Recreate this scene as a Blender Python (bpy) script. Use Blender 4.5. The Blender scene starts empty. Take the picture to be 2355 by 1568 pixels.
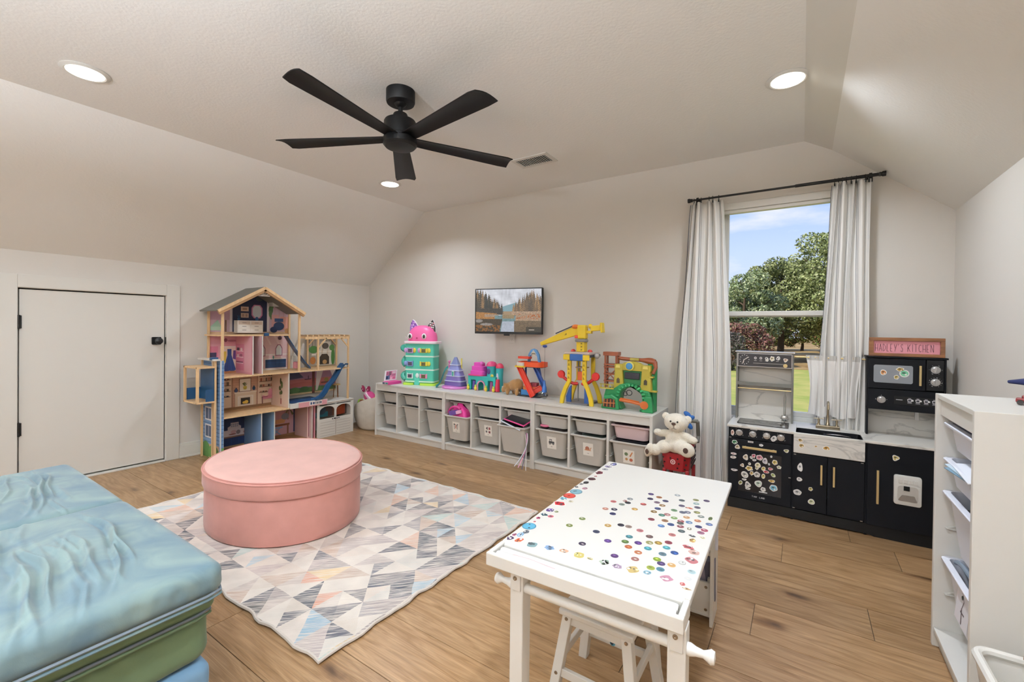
import bpy, math, random
import numpy as np
from math import sin, cos, pi, radians, sqrt, atan2
from mathutils import Vector, Matrix, Euler

C = bpy.context.scene.collection
SC = bpy.context.scene
Yb, Xl, Xr, ZC = 3.604, -4.531, 0.75, 2.474      # back wall, left knee wall, right wall, flat ceiling
ZKL, ZKR, XCL, XCR, YF = 1.671, 1.90, -3.595, 0.038, -4.6

# ------------------------------------------------------------------ camera
cam = bpy.data.objects.new('camera', bpy.data.cameras.new('camera'))
C.objects.link(cam)
cam.data.sensor_fit = 'HORIZONTAL'; cam.data.sensor_width = 36
cam.data.lens = 1008.28 / 2355 * 36
cam.data.shift_y = -(784 - 761.86) / 2355
cam.data.clip_start = .02; cam.data.clip_end = 600
_r, _u, _f = Vector((.83436926, .55107309, .01209931)), Vector((-.014559995, .0000914, .999893993)), Vector((-.55101357, .83445697, -.00809991))
mw = Matrix((( _r.x, _u.x, -_f.x, 0), (_r.y, _u.y, -_f.y, 0), (_r.z, _u.z, -_f.z, 1.175), (0, 0, 0, 1)))
cam.matrix_world = mw
SC.camera = cam
SC.view_settings.view_transform = 'Standard'
try: SC.view_settings.look = 'None'
except Exception: pass
SC.view_settings.exposure = 0.0; SC.view_settings.gamma = 1.0
SC.view_settings.use_curve_mapping = False
SC.cycles.max_bounces = 10; SC.cycles.diffuse_bounces = 6; SC.cycles.transparent_max_bounces = 12
SC.cycles.sample_clamp_indirect = 6.0
SC.cycles.caustics_reflective = False; SC.cycles.caustics_refractive = False

def lin(c):
    if isinstance(c, str):
        c = tuple(int(c[i:i+2], 16)/255 for i in (0, 2, 4))
    return tuple((x/12.92 if x <= .04045 else ((x+.055)/1.055)**2.4) for x in c[:3])

# ------------------------------------------------------------------ sky and sun
W = bpy.data.worlds.new('sky'); SC.world = W; W.use_nodes = True
nt = W.node_tree; nt.nodes.clear()
def N(nt, t, **k):
    n = nt.nodes.new(t)
    for a, b in k.items(): setattr(n, a, b)
    return n
out = N(nt, 'ShaderNodeOutputWorld'); bg = N(nt, 'ShaderNodeBackground'); bg.inputs[1].default_value = 1.15
tc = N(nt, 'ShaderNodeTexCoord'); sep = N(nt, 'ShaderNodeSeparateXYZ')
nt.links.new(tc.outputs['Generated'], sep.inputs[0])
ramp = N(nt, 'ShaderNodeValToRGB')
e = ramp.color_ramp.elements
e[0].position = 0.0; e[0].color = (*lin('dfe8fa'), 1); e[1].position = .5; e[1].color = (*lin('6b93ee'), 1)
m = e.new(.16); m.color = (*lin('c3d8fb'), 1); m = e.new(.30); m.color = (*lin('9bbcf8'), 1)
nt.links.new(sep.outputs[2], ramp.inputs[0])
mp = N(nt, 'ShaderNodeMapping'); mp.inputs['Scale'].default_value = (3, 3, 9)
nt.links.new(tc.outputs['Generated'], mp.inputs[0])
nz = N(nt, 'ShaderNodeTexNoise'); nz.inputs['Scale'].default_value = 1.7; nz.inputs['Detail'].default_value = 7
nt.links.new(mp.outputs[0], nz.inputs[0])
cr = N(nt, 'ShaderNodeMapRange'); cr.inputs[1].default_value = .5; cr.inputs[2].default_value = .72; cr.clamp = True
nt.links.new(nz.outputs[0], cr.inputs[0])
mx = N(nt, 'ShaderNodeMix', data_type='RGBA'); mx.inputs[7].default_value = (*lin('f3f3fb'), 1)
nt.links.new(cr.outputs[0], mx.inputs[0]); nt.links.new(ramp.outputs[0], mx.inputs[6])
nt.links.new(mx.outputs[2], bg.inputs[0]); nt.links.new(bg.outputs[0], out.inputs[0])
sun = bpy.data.objects.new('sun', bpy.data.lights.new('sun', 'SUN')); C.objects.link(sun)
sun.data.energy = 5.0; sun.data.angle = .01; sun.data.color = (1, .95, .86)
sun.rotation_euler = Vector((.55, .62, -.72)).to_track_quat('-Z', 'Y').to_euler()

# ------------------------------------------------------------------ materials
def mat(name, col=None, rough=.5, metal=0., var=0., vs=4., vstretch=(1, 1, 1), bump=None, sheen=0., attr=False, emit=0., spec=.5, coat=0., detail=3., stretch_b=None):
    M_ = bpy.data.materials.new(name); M_.use_nodes = True
    t = M_.node_tree; b = t.nodes['Principled BSDF']
    b.inputs['Roughness'].default_value = rough; b.inputs['Metallic'].default_value = metal
    b.inputs['Specular IOR Level'].default_value = spec
    if coat: b.inputs['Coat Weight'].default_value = coat; b.inputs['Coat Roughness'].default_value = .15
    if sheen: b.inputs['Sheen Weight'].default_value = sheen; b.inputs['Sheen Roughness'].default_value = .4
    tc = N(t, 'ShaderNodeTexCoord')
    if attr:
        src = N(t, 'ShaderNodeVertexColor', layer_name='Col').outputs[0]
    else:
        rgb = N(t, 'ShaderNodeRGB'); rgb.outputs[0].default_value = (*lin(col), 1); src = rgb.outputs[0]
    if var:
        mp = N(t, 'ShaderNodeMapping'); mp.inputs['Scale'].default_value = vstretch
        nz = N(t, 'ShaderNodeTexNoise'); nz.inputs['Scale'].default_value = vs; nz.inputs['Detail'].default_value = detail
        mr = N(t, 'ShaderNodeMapRange'); mr.inputs[1].default_value = .3; mr.inputs[2].default_value = .7
        mr.inputs[3].default_value = 1-var; mr.inputs[4].default_value = 1+var
        t.links.new(tc.outputs['Object'], mp.inputs[0]); t.links.new(mp.outputs[0], nz.inputs[0]); t.links.new(nz.outputs[0], mr.inputs[0])
        mu = N(t, 'ShaderNodeMix', data_type='RGBA', blend_type='MULTIPLY'); mu.inputs[0].default_value = 1
        t.links.new(src, mu.inputs[6]); t.links.new(mr.outputs[0], mu.inputs[7]); src = mu.outputs[2]
    t.links.new(src, b.inputs['Base Color'])
    if emit:
        t.links.new(src, b.inputs['Emission Color']); b.inputs['Emission Strength'].default_value = emit
    if bump:
        mp2 = N(t, 'ShaderNodeMapping'); mp2.inputs['Scale'].default_value = stretch_b or (1, 1, 1)
        n2 = N(t, 'ShaderNodeTexNoise'); n2.inputs['Scale'].default_value = bump[0]; n2.inputs['Detail'].default_value = 3
        bp = N(t, 'ShaderNodeBump'); bp.inputs['Strength'].default_value = bump[1]; bp.inputs['Distance'].default_value = bump[2] if len(bump) > 2 else .002
        t.links.new(tc.outputs['Object'], mp2.inputs[0]); t.links.new(mp2.outputs[0], n2.inputs[0])
        t.links.new(n2.outputs[0], bp.inputs['Height']); t.links.new(bp.outputs[0], b.inputs['Normal'])
    return M_

M = {}
def m_(k, *a, **kw): M[k] = mat(k, *a, **kw); return M[k]
m_('wall_paint', 'dad6cf', .85, bump=(90, .12), spec=.2)
m_('ceiling_paint', 'ebeae6', .9, bump=(70, .35, .003), spec=.15)  # wall paint lightened, so the ceiling's brightness is put into its colour
m_('trim_white', 'dcdad3', .45)
m_('white', 'd7d5cf', .4)
m_('white_gloss', 'e4e3df', .25)
m_('black_metal', '141414', .42, .2)
m_('black_matte', '0a0a0b', .5, spec=.3)
m_('navy_black', '090b10', .5, spec=.18)
m_('chrome', 'c8c8c6', .25, 1.)
m_('brushed', 'a29680', .3, 1.)
m_('gold', 'd8c08a', .35, .7)
m_('paint', attr=True, rough=.38)
m_('print', attr=True, rough=.55)
m_('matte', attr=True, rough=.85)
m_('fabric', attr=True, rough=.9, bump=(400, .2), sheen=.2)
m_('grey_bin', 'bdb9b2', .45)
m_('white_bin', 'dfe2ec', .4)
m_('pine', 'dcb98c', .5, var=.12, vs=3, vstretch=(12, 12, 1))
m_('oak_dark', 'a9825a', .5, var=.2, vs=4, vstretch=(6, 1.2, 6))
m_('sign_wood', '8a5c3a', .6, var=.35, vs=8, vstretch=(1, 6, 6))
m_('slide_blue', '234a70', .35)
m_('pink_velvet', 'c68c82', .8, sheen=.25, var=.07, vs=9, bump=(600, .15), detail=5)
m_('pink_velvet_lit', 'd6aaa0', .8, sheen=.25, var=.06, vs=8, bump=(600, .15), detail=5)  # lighter copy of the pink velvet; light on the ottoman top painted in
m_('velvet_green', '647a5c', .85, sheen=.2, var=.08, vs=7, bump=(500, .1))
m_('velvet_blue', '769dbd', .85, sheen=.2, var=.06, vs=7, bump=(500, .1))
m_('zip', '77838f', .6)
m_('plush_white', 'efe8d8', .95, sheen=.6, var=.06, vs=30, bump=(160, .9, .006))
m_('plush_brown', 'a67c4c', .95, sheen=.6, var=.12, vs=30, bump=(160, .9, .005))
m_('wicker', 'cbc4b8', .9, var=.05, vs=20, bump=(160, .5, .003))
m_('cart_red', '8c141d', .4)
m_('cart_grey', '6f6d66', .5)
m_('bin_dark_cloth', '2b2a2b', .9)  # plain dark cloth colour
m_('marble', 'd8d5ce', .35)
m_('hotplate', '17181c', .12)
m_('steel', 'c9c9c9', .3, .9)
m_('bark', '5a4a3a', .9)
def marble():
    t = M['marble'].node_tree; b = t.nodes['Principled BSDF']
    tc = N(t, 'ShaderNodeTexCoord'); mp = N(t, 'ShaderNodeMapping'); mp.inputs['Rotation'].default_value = (0, .7, 0); mp.inputs['Scale'].default_value = (1.2, 1, 4.5)
    nz = N(t, 'ShaderNodeTexNoise'); nz.inputs['Scale'].default_value = 2.2; nz.inputs['Detail'].default_value = 5; nz.inputs['Distortion'].default_value = .6
    cr = N(t, 'ShaderNodeValToRGB'); e = cr.color_ramp.elements
    e[0].position = .47; e[0].color = (1, 1, 1, 1); e[1].position = .53; e[1].color = (1, 1, 1, 1); k = e.new(.5); k.color = (.32, .32, .33, 1)
    mu = N(t, 'ShaderNodeMix', data_type='RGBA', blend_type='MULTIPLY'); mu.inputs[0].default_value = .5
    mu.inputs[6].default_value = (*lin('d8d5ce'), 1)
    t.links.new(tc.outputs['Object'], mp.inputs[0]); t.links.new(mp.outputs[0], nz.inputs[0]); t.links.new(nz.outputs[0], cr.inputs[0])
    t.links.new(cr.outputs[0], mu.inputs[7]); t.links.new(mu.outputs[2], b.inputs['Base Color'])
marble()
def wood_floor():
    M_ = bpy.data.materials.new('floor_oak'); M_.use_nodes = True; M['floor_oak'] = M_
    t = M_.node_tree; b = t.nodes['Principled BSDF']; L = t.links.new
    tc = N(t, 'ShaderNodeTexCoord'); oi = N(t, 'ShaderNodeObjectInfo')
    off = N(t, 'ShaderNodeVectorMath', operation='SCALE'); off.inputs[0].default_value = (37, 19, 0)
    L(oi.outputs['Random'], off.inputs['Scale'])
    ad = N(t, 'ShaderNodeVectorMath', operation='ADD'); L(tc.outputs['Object'], ad.inputs[0]); L(off.outputs[0], ad.inputs[1])
    mp = N(t, 'ShaderNodeMapping'); mp.inputs['Scale'].default_value = (1.9, 13, 1); L(ad.outputs[0], mp.inputs[0])
    n1 = N(t, 'ShaderNodeTexNoise'); n1.inputs['Scale'].default_value = 1.6; n1.inputs['Detail'].default_value = 8; n1.inputs['Distortion'].default_value = 2.2; L(mp.outputs[0], n1.inputs[0])
    mp2 = N(t, 'ShaderNodeMapping'); mp2.inputs['Scale'].default_value = (2.2, 150, 1); L(ad.outputs[0], mp2.inputs[0])
    n2 = N(t, 'ShaderNodeTexNoise'); n2.inputs['Scale'].default_value = 1.5; n2.inputs['Detail'].default_value = 3; L(mp2.outputs[0], n2.inputs[0])
    cr = N(t, 'ShaderNodeValToRGB'); e = cr.color_ramp.elements
    e[0].position = .3; e[0].color = (*lin('86653f'), 1); e[1].position = .75; e[1].color = (*lin('b0906a'), 1)
    k = e.new(.5); k.color = (*lin('9c7b57'), 1); L(n1.outputs[0], cr.inputs[0])
    mr = N(t, 'ShaderNodeMapRange'); mr.inputs[1].default_value = .3; mr.inputs[2].default_value = .7; mr.inputs[3].default_value = .78; mr.inputs[4].default_value = 1.14; L(n2.outputs[0], mr.inputs[0])
    mu = N(t, 'ShaderNodeMix', data_type='RGBA', blend_type='MULTIPLY'); mu.inputs[0].default_value = 1; L(cr.outputs[0], mu.inputs[6]); L(mr.outputs[0], mu.inputs[7])
    # knots
    mp3 = N(t, 'ShaderNodeMapping'); mp3.inputs['Scale'].default_value = (1.25, 3.2, 1); L(ad.outputs[0], mp3.inputs[0])
    nd = N(t, 'ShaderNodeTexNoise'); nd.inputs['Scale'].default_value = 9; L(ad.outputs[0], nd.inputs[0])
    mxv = N(t, 'ShaderNodeMix', data_type='RGBA', blend_type='LINEAR_LIGHT'); mxv.inputs[0].default_value = .07; L(mp3.outputs[0], mxv.inputs[6]); L(nd.outputs['Color'], mxv.inputs[7])
    vo = N(t, 'ShaderNodeTexVoronoi', voronoi_dimensions='2D'); vo.inputs['Scale'].default_value = .95; L(mxv.outputs[2], vo.inputs['Vector'])
    kr = N(t, 'ShaderNodeValToRGB'); e = kr.color_ramp.elements
    e[0].position = .012; e[0].color = (.16, .12, .09, 1); e[1].position = .15; e[1].color = (1, 1, 1, 1); k = e.new(.05); k.color = (.5, .43, .37, 1); k = e.new(.09); k.color = (.84, .81, .78, 1)
    L(vo.outputs['Distance'], kr.inputs[0])
    mu2 = N(t, 'ShaderNodeMix', data_type='RGBA', blend_type='MULTIPLY'); mu2.inputs[0].default_value = .9; L(mu.outputs[2], mu2.inputs[6]); L(kr.outputs[0], mu2.inputs[7])
    rr = N(t, 'ShaderNodeMapRange'); rr.inputs[3].default_value = .86; rr.inputs[4].default_value = 1.1; L(oi.outputs['Random'], rr.inputs[0])
    mu3 = N(t, 'ShaderNodeMix', data_type='RGBA', blend_type='MULTIPLY'); mu3.inputs[0].default_value = 1; L(mu2.outputs[2], mu3.inputs[6]); L(rr.outputs[0], mu3.inputs[7])
    L(mu3.outputs[2], b.inputs['Base Color']); b.inputs['Roughness'].default_value = .36; b.inputs['Specular IOR Level'].default_value = .55
    bp = N(t, 'ShaderNodeBump'); bp.inputs['Strength'].default_value = .12; bp.inputs['Distance'].default_value = .002; L(n2.outputs[0], bp.inputs['Height']); L(bp.outputs[0], b.inputs['Normal'])
wood_floor()
def glassmat(name, tint, gloss):
    M_ = bpy.data.materials.new(name); M_.use_nodes = True; M[name] = M_
    t = M_.node_tree; t.nodes.clear(); o = N(t, 'ShaderNodeOutputMaterial')
    a = N(t, 'ShaderNodeBsdfTransparent'); a.inputs[0].default_value = (*tint, 1)
    g = N(t, 'ShaderNodeBsdfGlossy'); g.inputs['Roughness'].default_value = .03
    mx = N(t, 'ShaderNodeMixShader'); mx.inputs[0].default_value = gloss
    t.links.new(a.outputs[0], mx.inputs[1]); t.links.new(g.outputs[0], mx.inputs[2]); t.links.new(mx.outputs[0], o.inputs[0])
glassmat('window_glass', (.985, .985, .98), .004)
glassmat('clear_plastic', (.85, .87, .88), .12)
def emissive(name, c, s):
    M_ = bpy.data.materials.new(name); M_.use_nodes = True; M[name] = M_
    b = M_.node_tree.nodes['Principled BSDF']; b.inputs['Base Color'].default_value = (1, 1, 1, 1)
    b.inputs['Emission Color'].default_value = (*lin(c), 1); b.inputs['Emission Strength'].default_value = s
emissive('lamp_lens', 'fff8ea', 6)
def screenmat():
    M_ = bpy.data.materials.new('tv_picture'); M_.use_nodes = True; M['tv_picture'] = M_
    t = M_.node_tree; b = t.nodes['Principled BSDF']; v = N(t, 'ShaderNodeVertexColor', layer_name='Col')
    b.inputs['Base Color'].default_value = (.01, .01, .01, 1); b.inputs['Roughness'].default_value = .3
    t.links.new(v.outputs[0], b.inputs['Emission Color']); b.inputs['Emission Strength'].default_value = .85
screenmat()
def clothmat(name, trans):
    M_ = mat(name, attr=True, rough=.9, bump=(300, .15)); M[name] = M_
    t = M_.node_tree; b = t.nodes['Principled BSDF']; o = t.nodes['Material Output']
    tr = N(t, 'ShaderNodeBsdfTranslucent'); v = N(t, 'ShaderNodeVertexColor', layer_name='Col'); t.links.new(v.outputs[0], tr.inputs[0])
    mx = N(t, 'ShaderNodeMixShader'); mx.inputs[0].default_value = trans
    t.links.new(b.outputs[0], mx.inputs[1]); t.links.new(tr.outputs[0], mx.inputs[2]); t.links.new(mx.outputs[0], o.inputs[0])
clothmat('curtain_cloth', .12)

# ------------------------------------------------------------------ mesh helpers
class MB:
    def __init__(s): s.v = []; s.f = []; s.c = []; s.mi = []
    def add(s, vs, fs, col=None, mi=0):
        o = len(s.v); s.v += [tuple(v) for v in vs]; c = lin(col) if col else (.8, .8, .8)
        for f in fs: s.f.append([i+o for i in f]); s.c.append(c); s.mi.append(mi)
        return s
    def box(s, x0, x1, y0, y1, z0, z1, col=None, mi=0):
        v = [(x, y, z) for z in (z0, z1) for y in (y0, y1) for x in (x0, x1)]
        return s.add(v, [(0, 2, 3, 1), (4, 5, 7, 6), (0, 1, 5, 4), (2, 6, 7, 3), (0, 4, 6, 2), (1, 3, 7, 5)], col, mi)
    def obox(s, c, ax, ay, az, hx, hy, hz, col=None):
        c = Vector(c); X, Y, Z = Vector(ax).normalized()*hx, Vector(ay).normalized()*hy, Vector(az).normalized()*hz
        v = [c+X*i+Y*j+Z*k for k in (-1, 1) for j in (-1, 1) for i in (-1, 1)]
        return s.add(v, [(0, 2, 3, 1), (4, 5, 7, 6), (0, 1, 5, 4), (2, 6, 7, 3), (0, 4, 6, 2), (1, 3, 7, 5)], col)
    def bar(s, p0, p1, w, h, up=(0, 0, 1), col=None):
        p0, p1 = Vector(p0), Vector(p1); d = (p1-p0); z = Vector(up); sd = d.cross(z)
        if sd.length < 1e-6: sd = d.cross(Vector((1, 0, 0)))
        u2 = sd.cross(d)
        return s.obox((p0+p1)/2, d, sd, u2, d.length/2, w/2, h/2, col)
    def loft(s, rings, cap0=True, cap1=True, col=None, closed=True):
        n = len(rings[0]); v = [p for r in rings for p in r]; f = []
        for i in range(len(rings)-1):
            for j in range(n if closed else n-1):
                k = (j+1) % n; f.append((i*n+j, i*n+k, (i+1)*n+k, (i+1)*n+j))
        if cap0: f.append(tuple(range(n-1, -1, -1)))
        if cap1: f.append(tuple((len(rings)-1)*n+j for j in range(n)))
        return s.add(v, f, col)
    def lathe(s, prof, c=(0, 0, 0), axis=(0, 0, 1), n=24, col=None, cap=True):
        a = Vector(axis).normalized(); q = Vector((0, 0, 1)).rotation_difference(a); c = Vector(c)
        rings = [[c+q @ Vector((r*cos(2*pi*j/n), r*sin(2*pi*j/n), z)) for j in range(n)] for r, z in prof]
        return s.loft(rings, cap, cap, col)
    def cyl(s, p0, p1, r0, r1=None, n=16, col=None, cap=True):
        p0, p1 = Vector(p0), Vector(p1); d = p1-p0
        return s.lathe([(r0, 0), (r0 if r1 is None else r1, d.length)], p0, d, n, col, cap)
    def tube(s, pts, r, n=8, col=None, closed=False, cap=True):
        P = [Vector(p) for p in pts]; rings = []; m = len(P)
        t0 = (P[1]-P[0]).normalized(); nrm = t0.orthogonal().normalized()
        for i in range(m):
            if closed: t = (P[(i+1) % m]-P[i-1])
            else: t = P[min(i+1, m-1)]-P[max(i-1, 0)]
            t.normalize(); nrm = (nrm-t*nrm.dot(t)).normalized(); b = t.cross(nrm)
            rr = r[i] if isinstance(r, (list, tuple)) else r
            rings.append([P[i]+(nrm*cos(2*pi*j/n)+b*sin(2*pi*j/n))*rr for j in range(n)])
        if closed: rings.append(rings[0])
        return s.loft(rings, cap and not closed, cap and not closed, col)
    def sph(s, c, r, nu=16, nv=10, col=None, rot=None):
        if not isinstance(r, (list, tuple)): r = (r, r, r)
        R = Euler(rot).to_matrix() if rot else Matrix.Identity(3); c = Vector(c)
        rings = []
        for i in range(nv+1):
            t = -pi/2+pi*(i+.0001 if i == 0 else (i-.0001 if i == nv else i))/nv
            rings.append([c+R @ Vector((r[0]*cos(t)*cos(2*pi*j/nu), r[1]*cos(t)*sin(2*pi*j/nu), r[2]*sin(t))) for j in range(nu)])
        return s.loft(rings, True, True, col)
    def prism(s, poly, o, U, V, d, col=None):
        o, U, V = Vector(o), Vector(U), Vector(V); d = Vector(d)
        a = [o+U*p[0]+V*p[1] for p in poly]; area = sum(poly[i-1][0]*poly[i][1]-poly[i][0]*poly[i-1][1] for i in range(len(poly)))
        if (area > 0) == (U.cross(V).dot(d) > 0): pass
        else: a.reverse()
        return s.loft([a, [p+d for p in a]], True, True, col)
    def quad(s, a, b, c, d, col=None): return s.add([a, b, c, d], [(0, 1, 2, 3)], col)
    def build(s, name, material, parent=None, smooth=35, bevel=0, seg=2, subd=0):
        me = bpy.data.meshes.new(name); o = bpy.data.objects.new(name, me); C.objects.link(o)
        off = Vector((0, 0, 0))
        if parent is not None:
            r = parent
            while r.parent: r = r.parent
            off = Vector(r.get('org', (0, 0, 0))); o.parent = parent
        me.from_pydata([tuple(Vector(v)-off) for v in s.v], [], s.f)
        mats = material if isinstance(material, (list, tuple)) else [material]
        for k in mats: me.materials.append(M[k] if isinstance(k, str) else k)
        if len(mats) > 1: me.polygons.foreach_set('material_index', s.mi)
        if any(m.name.startswith(('paint', 'print', 'matte', 'fabric', 'tv_', 'curtain', 'rug', 'leaf', 'velvet_aqua')) for m in me.materials):
            at = me.color_attributes.new('Col', 'FLOAT_COLOR', 'CORNER'); buf = []
            for f, c in zip(s.f, s.c): buf += [c[0], c[1], c[2], 1.]*len(f)
            at.data.foreach_set('color', buf)
        if smooth:
            me.polygons.foreach_set('use_smooth', [True]*len(me.polygons))
            if smooth < 180: me.set_sharp_from_angle(angle=radians(smooth))
        if bevel:
            b = o.modifiers.new('bevel', 'BEVEL'); b.width = bevel; b.segments = seg; b.limit_method = 'ANGLE'; b.angle_limit = radians(40)
        if subd:
            b = o.modifiers.new('sub', 'SUBSURF'); b.levels = subd; b.render_levels = subd
        me.update()
        return o
def rrect(x0, x1, y0, y1, z, r, k=4):
    pts = []
    for cx, cy, a0 in ((x1-r, y1-r, 0), (x0+r, y1-r, 90), (x0+r, y0+r, 180), (x1-r, y0+r, 270)):
        for i in range(k+1):
            a = radians(a0+90*i/k); pts.append((cx+r*cos(a), cy+r*sin(a), z))
    return pts
def tag(o, label, cat, group=None, kind=None):
    o['label'] = label; o['category'] = cat
    if group: o['group'] = group
    if kind: o['kind'] = kind
    return o
def thing(name, label, cat, org, group=None):
    o = bpy.data.objects.new(name, None); C.objects.link(o); o.empty_display_size = .05
    o.location = org; o['org'] = list(org); return tag(o, label, cat, group)
def struct(o): o['kind'] = 'structure'; return o
def copy_tree(src, dx, label=None, group=None):
    def cp(o, par):
        c = o.copy(); C.objects.link(c)
        if par is not None: c.parent = par
        for ch in o.children: cp(ch, c)
        return c
    r = cp(src, None); r.location = Vector(src.location)+Vector(dx)
    if label: r['label'] = label
    if group: r['group'] = group
    return r
def art(name, shapes, o, U, V, parent, material='print', lift=.0006):
    """flat print: coloured shapes in the unit square, on the surface o + u U + v V"""
    b = MB(); o, U, V = Vector(o), Vector(U), Vector(V); n = U.cross(V).normalized()
    for i, s in enumerate(shapes):
        k = s[0]; col = s[-1]
        if k == 'r': pts = [(s[1], s[2]), (s[3], s[2]), (s[3], s[4]), (s[1], s[4])]
        elif k == 'd': pts = [(s[1]+s[3]*cos(2*pi*j/16), s[2]+s[4]*sin(2*pi*j/16)) for j in range(16)]
        else: pts = s[1]
        b.add([o+U*p[0]+V*p[1]+n*(.0004+lift*i*.35) for p in pts], [tuple(range(len(pts)))], col)
    return b.build(name, material, parent, smooth=0)
def bez(p0, p1, p2, p3, n=12):
    p = [Vector(q) for q in (p0, p1, p2, p3)]
    return [p[0]*(1-t)**3+p[1]*3*t*(1-t)**2+p[2]*3*t*t*(1-t)+p[3]*t**3 for t in [i/n for i in range(n+1)]]
def text(name, body, size, loc, rot, material, parent=None, align='CENTER', sx=1):
    cu = bpy.data.curves.new(name, 'FONT'); cu.body = body; cu.size = size; cu.align_x = align; cu.align_y = 'CENTER'; cu.extrude = .0004
    o = bpy.data.objects.new(name, cu); C.objects.link(o); cu.materials.append(M[material])
    off = Vector((0, 0, 0))
    if parent is not None:
        r = parent
        while r.parent: r = r.parent
        off = Vector(r.get('org', (0, 0, 0))); o.parent = parent
    o.location = Vector(loc)-off; o.rotation_euler = rot; o.scale = (sx, 1, 1)
    return o
FRONT = (pi/2, 0, 0)      # text that faces -Y
rnd = random.Random(7)

# ------------------------------------------------------------------ ceiling lamps
def lamp(x, y, label, w=None):
    t = thing('recessed_light', label, 'ceiling light', (x, y, ZC), 'recessed ceiling lights')
    MB().lathe([(.0, -.0005), (.098, -.0005), (.1, -.004), (.082, -.011), (.076, -.008), (.0, -.008)], (x, y, ZC), n=40).build('trim_ring', 'white', t)
    MB().lathe([(.0, -.0088), (.075, -.0088), (.074, -.0095), (.0, -.0095)], (x, y, ZC), n=40).build('lens', 'lamp_lens', t)
    l = bpy.data.lights.new('lamp', 'AREA'); l.shape = 'DISK'; l.size = .14; l.energy = w or LAMP_W; l.color = (.90, .98, 1.09); l.spread = radians(140)
    o = bpy.data.objects.new('lamp_light', l); C.objects.link(o); o.location = (0, 0, -.013); o.parent = t
LAMP_W = 12.5
lamp(-3.113, .677, 'round recessed light glowing in the ceiling above the low white access door')
lamp(-3.144, 2.718, 'round recessed light just behind the lowest fan blade')
lamp(-.078, 2.668, 'round recessed light in the ceiling above the curtained window')
def fill_uplight(x, y, w, label):  # unseen uplights added behind the camera to brighten the ceiling
    t = thing('fill_lamp', label, 'added fill light', (x, y, 0))
    MB().lathe([(0, 0), (.14, 0), (.14, .015), (.02, .03), (0, .03)], (x, y, 0)).build('base', 'black_metal', t)
    MB().cyl((x, y, .03), (x, y, 1.66), .011).build('pole', 'black_metal', t)
    MB().lathe([(.02, 1.64), (.1, 1.68), (.17, 1.76), (.166, 1.76), (.095, 1.69), (.02, 1.652)], (x, y, 0), cap=False).build('bowl', 'white', t)
    l = bpy.data.lights.new('uplight', 'AREA'); l.shape = 'DISK'; l.size = .2; l.energy = w; l.color = (.90, .98, 1.09); l.spread = radians(170)
    o = bpy.data.objects.new('uplight', l); C.objects.link(o); o.location = (0, 0, 1.75); o.rotation_euler = (pi, 0, 0); o.parent = t
fill_uplight(-1.0, -1.05, 195, 'added fill lamp with an upward bowl, unseen beside the play couch')
fill_uplight(.25, -1.7, 215, 'added fill lamp with an upward bowl, unseen behind the camera on the right')
fill_uplight(-3.3, -2.4, 130, 'added fill lamp with an upward bowl, unseen behind the camera on the left')
for x, y in ((-.1, .677), (-3.11, -2.2), (-.1, -2.2)):
    lamp(x, y, 'recessed ceiling light outside the picture', 14 if y > 0 else 7)

# ------------------------------------------------------------------ room shell
def wall_poly(name, polys, m, thick=None):
    b = MB()
    for p in polys: b.add(p, [tuple(range(len(p)))])
    return struct(b.build(name, m, smooth=0))
WX0, WX1, WZ0, WZ1 = -.53, .22, .55, 2.115           # window opening
def ztop(x):
    if x < XCL: return ZKL+(ZC-ZKL)*(x-Xl)/(XCL-Xl)
    if x > XCR: return ZKR+(ZC-ZKR)*(Xr-x)/(Xr-XCR)
    return ZC
bw = []
def strip(x0, x1, z0=0, z1=None):
    bw.append([(x0, Yb, z0), (x1, Yb, z0), (x1, Yb, z1 if z1 else ztop(x1)), (x0, Yb, z1 if z1 else ztop(x0))])
strip(Xl, XCL); strip(XCL, WX0); strip(WX0, WX1, 0, WZ0)
strip(WX0, XCR, WZ1, ZC); bw.append([(XCR, Yb, WZ1), (WX1, Yb, WZ1), (WX1, Yb, ztop(WX1)), (XCR, Yb, ZC)]); strip(WX1, Xr)
D = .12
bw += [[(WX0, Yb, WZ0), (WX0, Yb+D, WZ0), (WX0, Yb+D, WZ1), (WX0, Yb, WZ1)], [(WX1, Yb, WZ0), (WX1, Yb, WZ1), (WX1, Yb+D, WZ1), (WX1, Yb+D, WZ0)],
       [(WX0, Yb, WZ1), (WX0, Yb+D, WZ1), (WX1, Yb+D, WZ1), (WX1, Yb, WZ1)]]
wall_poly('wall_back', bw, 'wall_paint')
# outside skin of the house so that nothing leaks in
DY0, DY1, DZ0, DZ1 = .648, 1.492, .012, 1.412         # door opening in the knee wall
wall_poly('wall_left', [[(Xl, YF, 0), (Xl, YF, ZKL), (Xl, DY0, ZKL), (Xl, DY0, 0)], [(Xl, DY1, 0), (Xl, DY1, ZKL), (Xl, Yb, ZKL), (Xl, Yb, 0)],
    [(Xl, DY0, DZ1), (Xl, DY0, ZKL), (Xl, DY1, ZKL), (Xl, DY1, DZ1)]], 'wall_paint')
wall_poly('wall_right', [[(Xr, YF, 0), (Xr, Yb, 0), (Xr, Yb, ZKR), (Xr, YF, ZKR)]], 'wall_paint')
wall_poly('wall_front', [[(Xl, YF, 0), (Xl, YF, ZKL), (XCL, YF, ZC), (XCR, YF, ZC), (Xr, YF, ZKR), (Xr, YF, 0)]], 'wall_paint')
wall_poly('ceiling', [[(XCL, YF, ZC), (XCL, Yb, ZC), (XCR, Yb, ZC), (XCR, YF, ZC)]], 'ceiling_paint')
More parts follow.
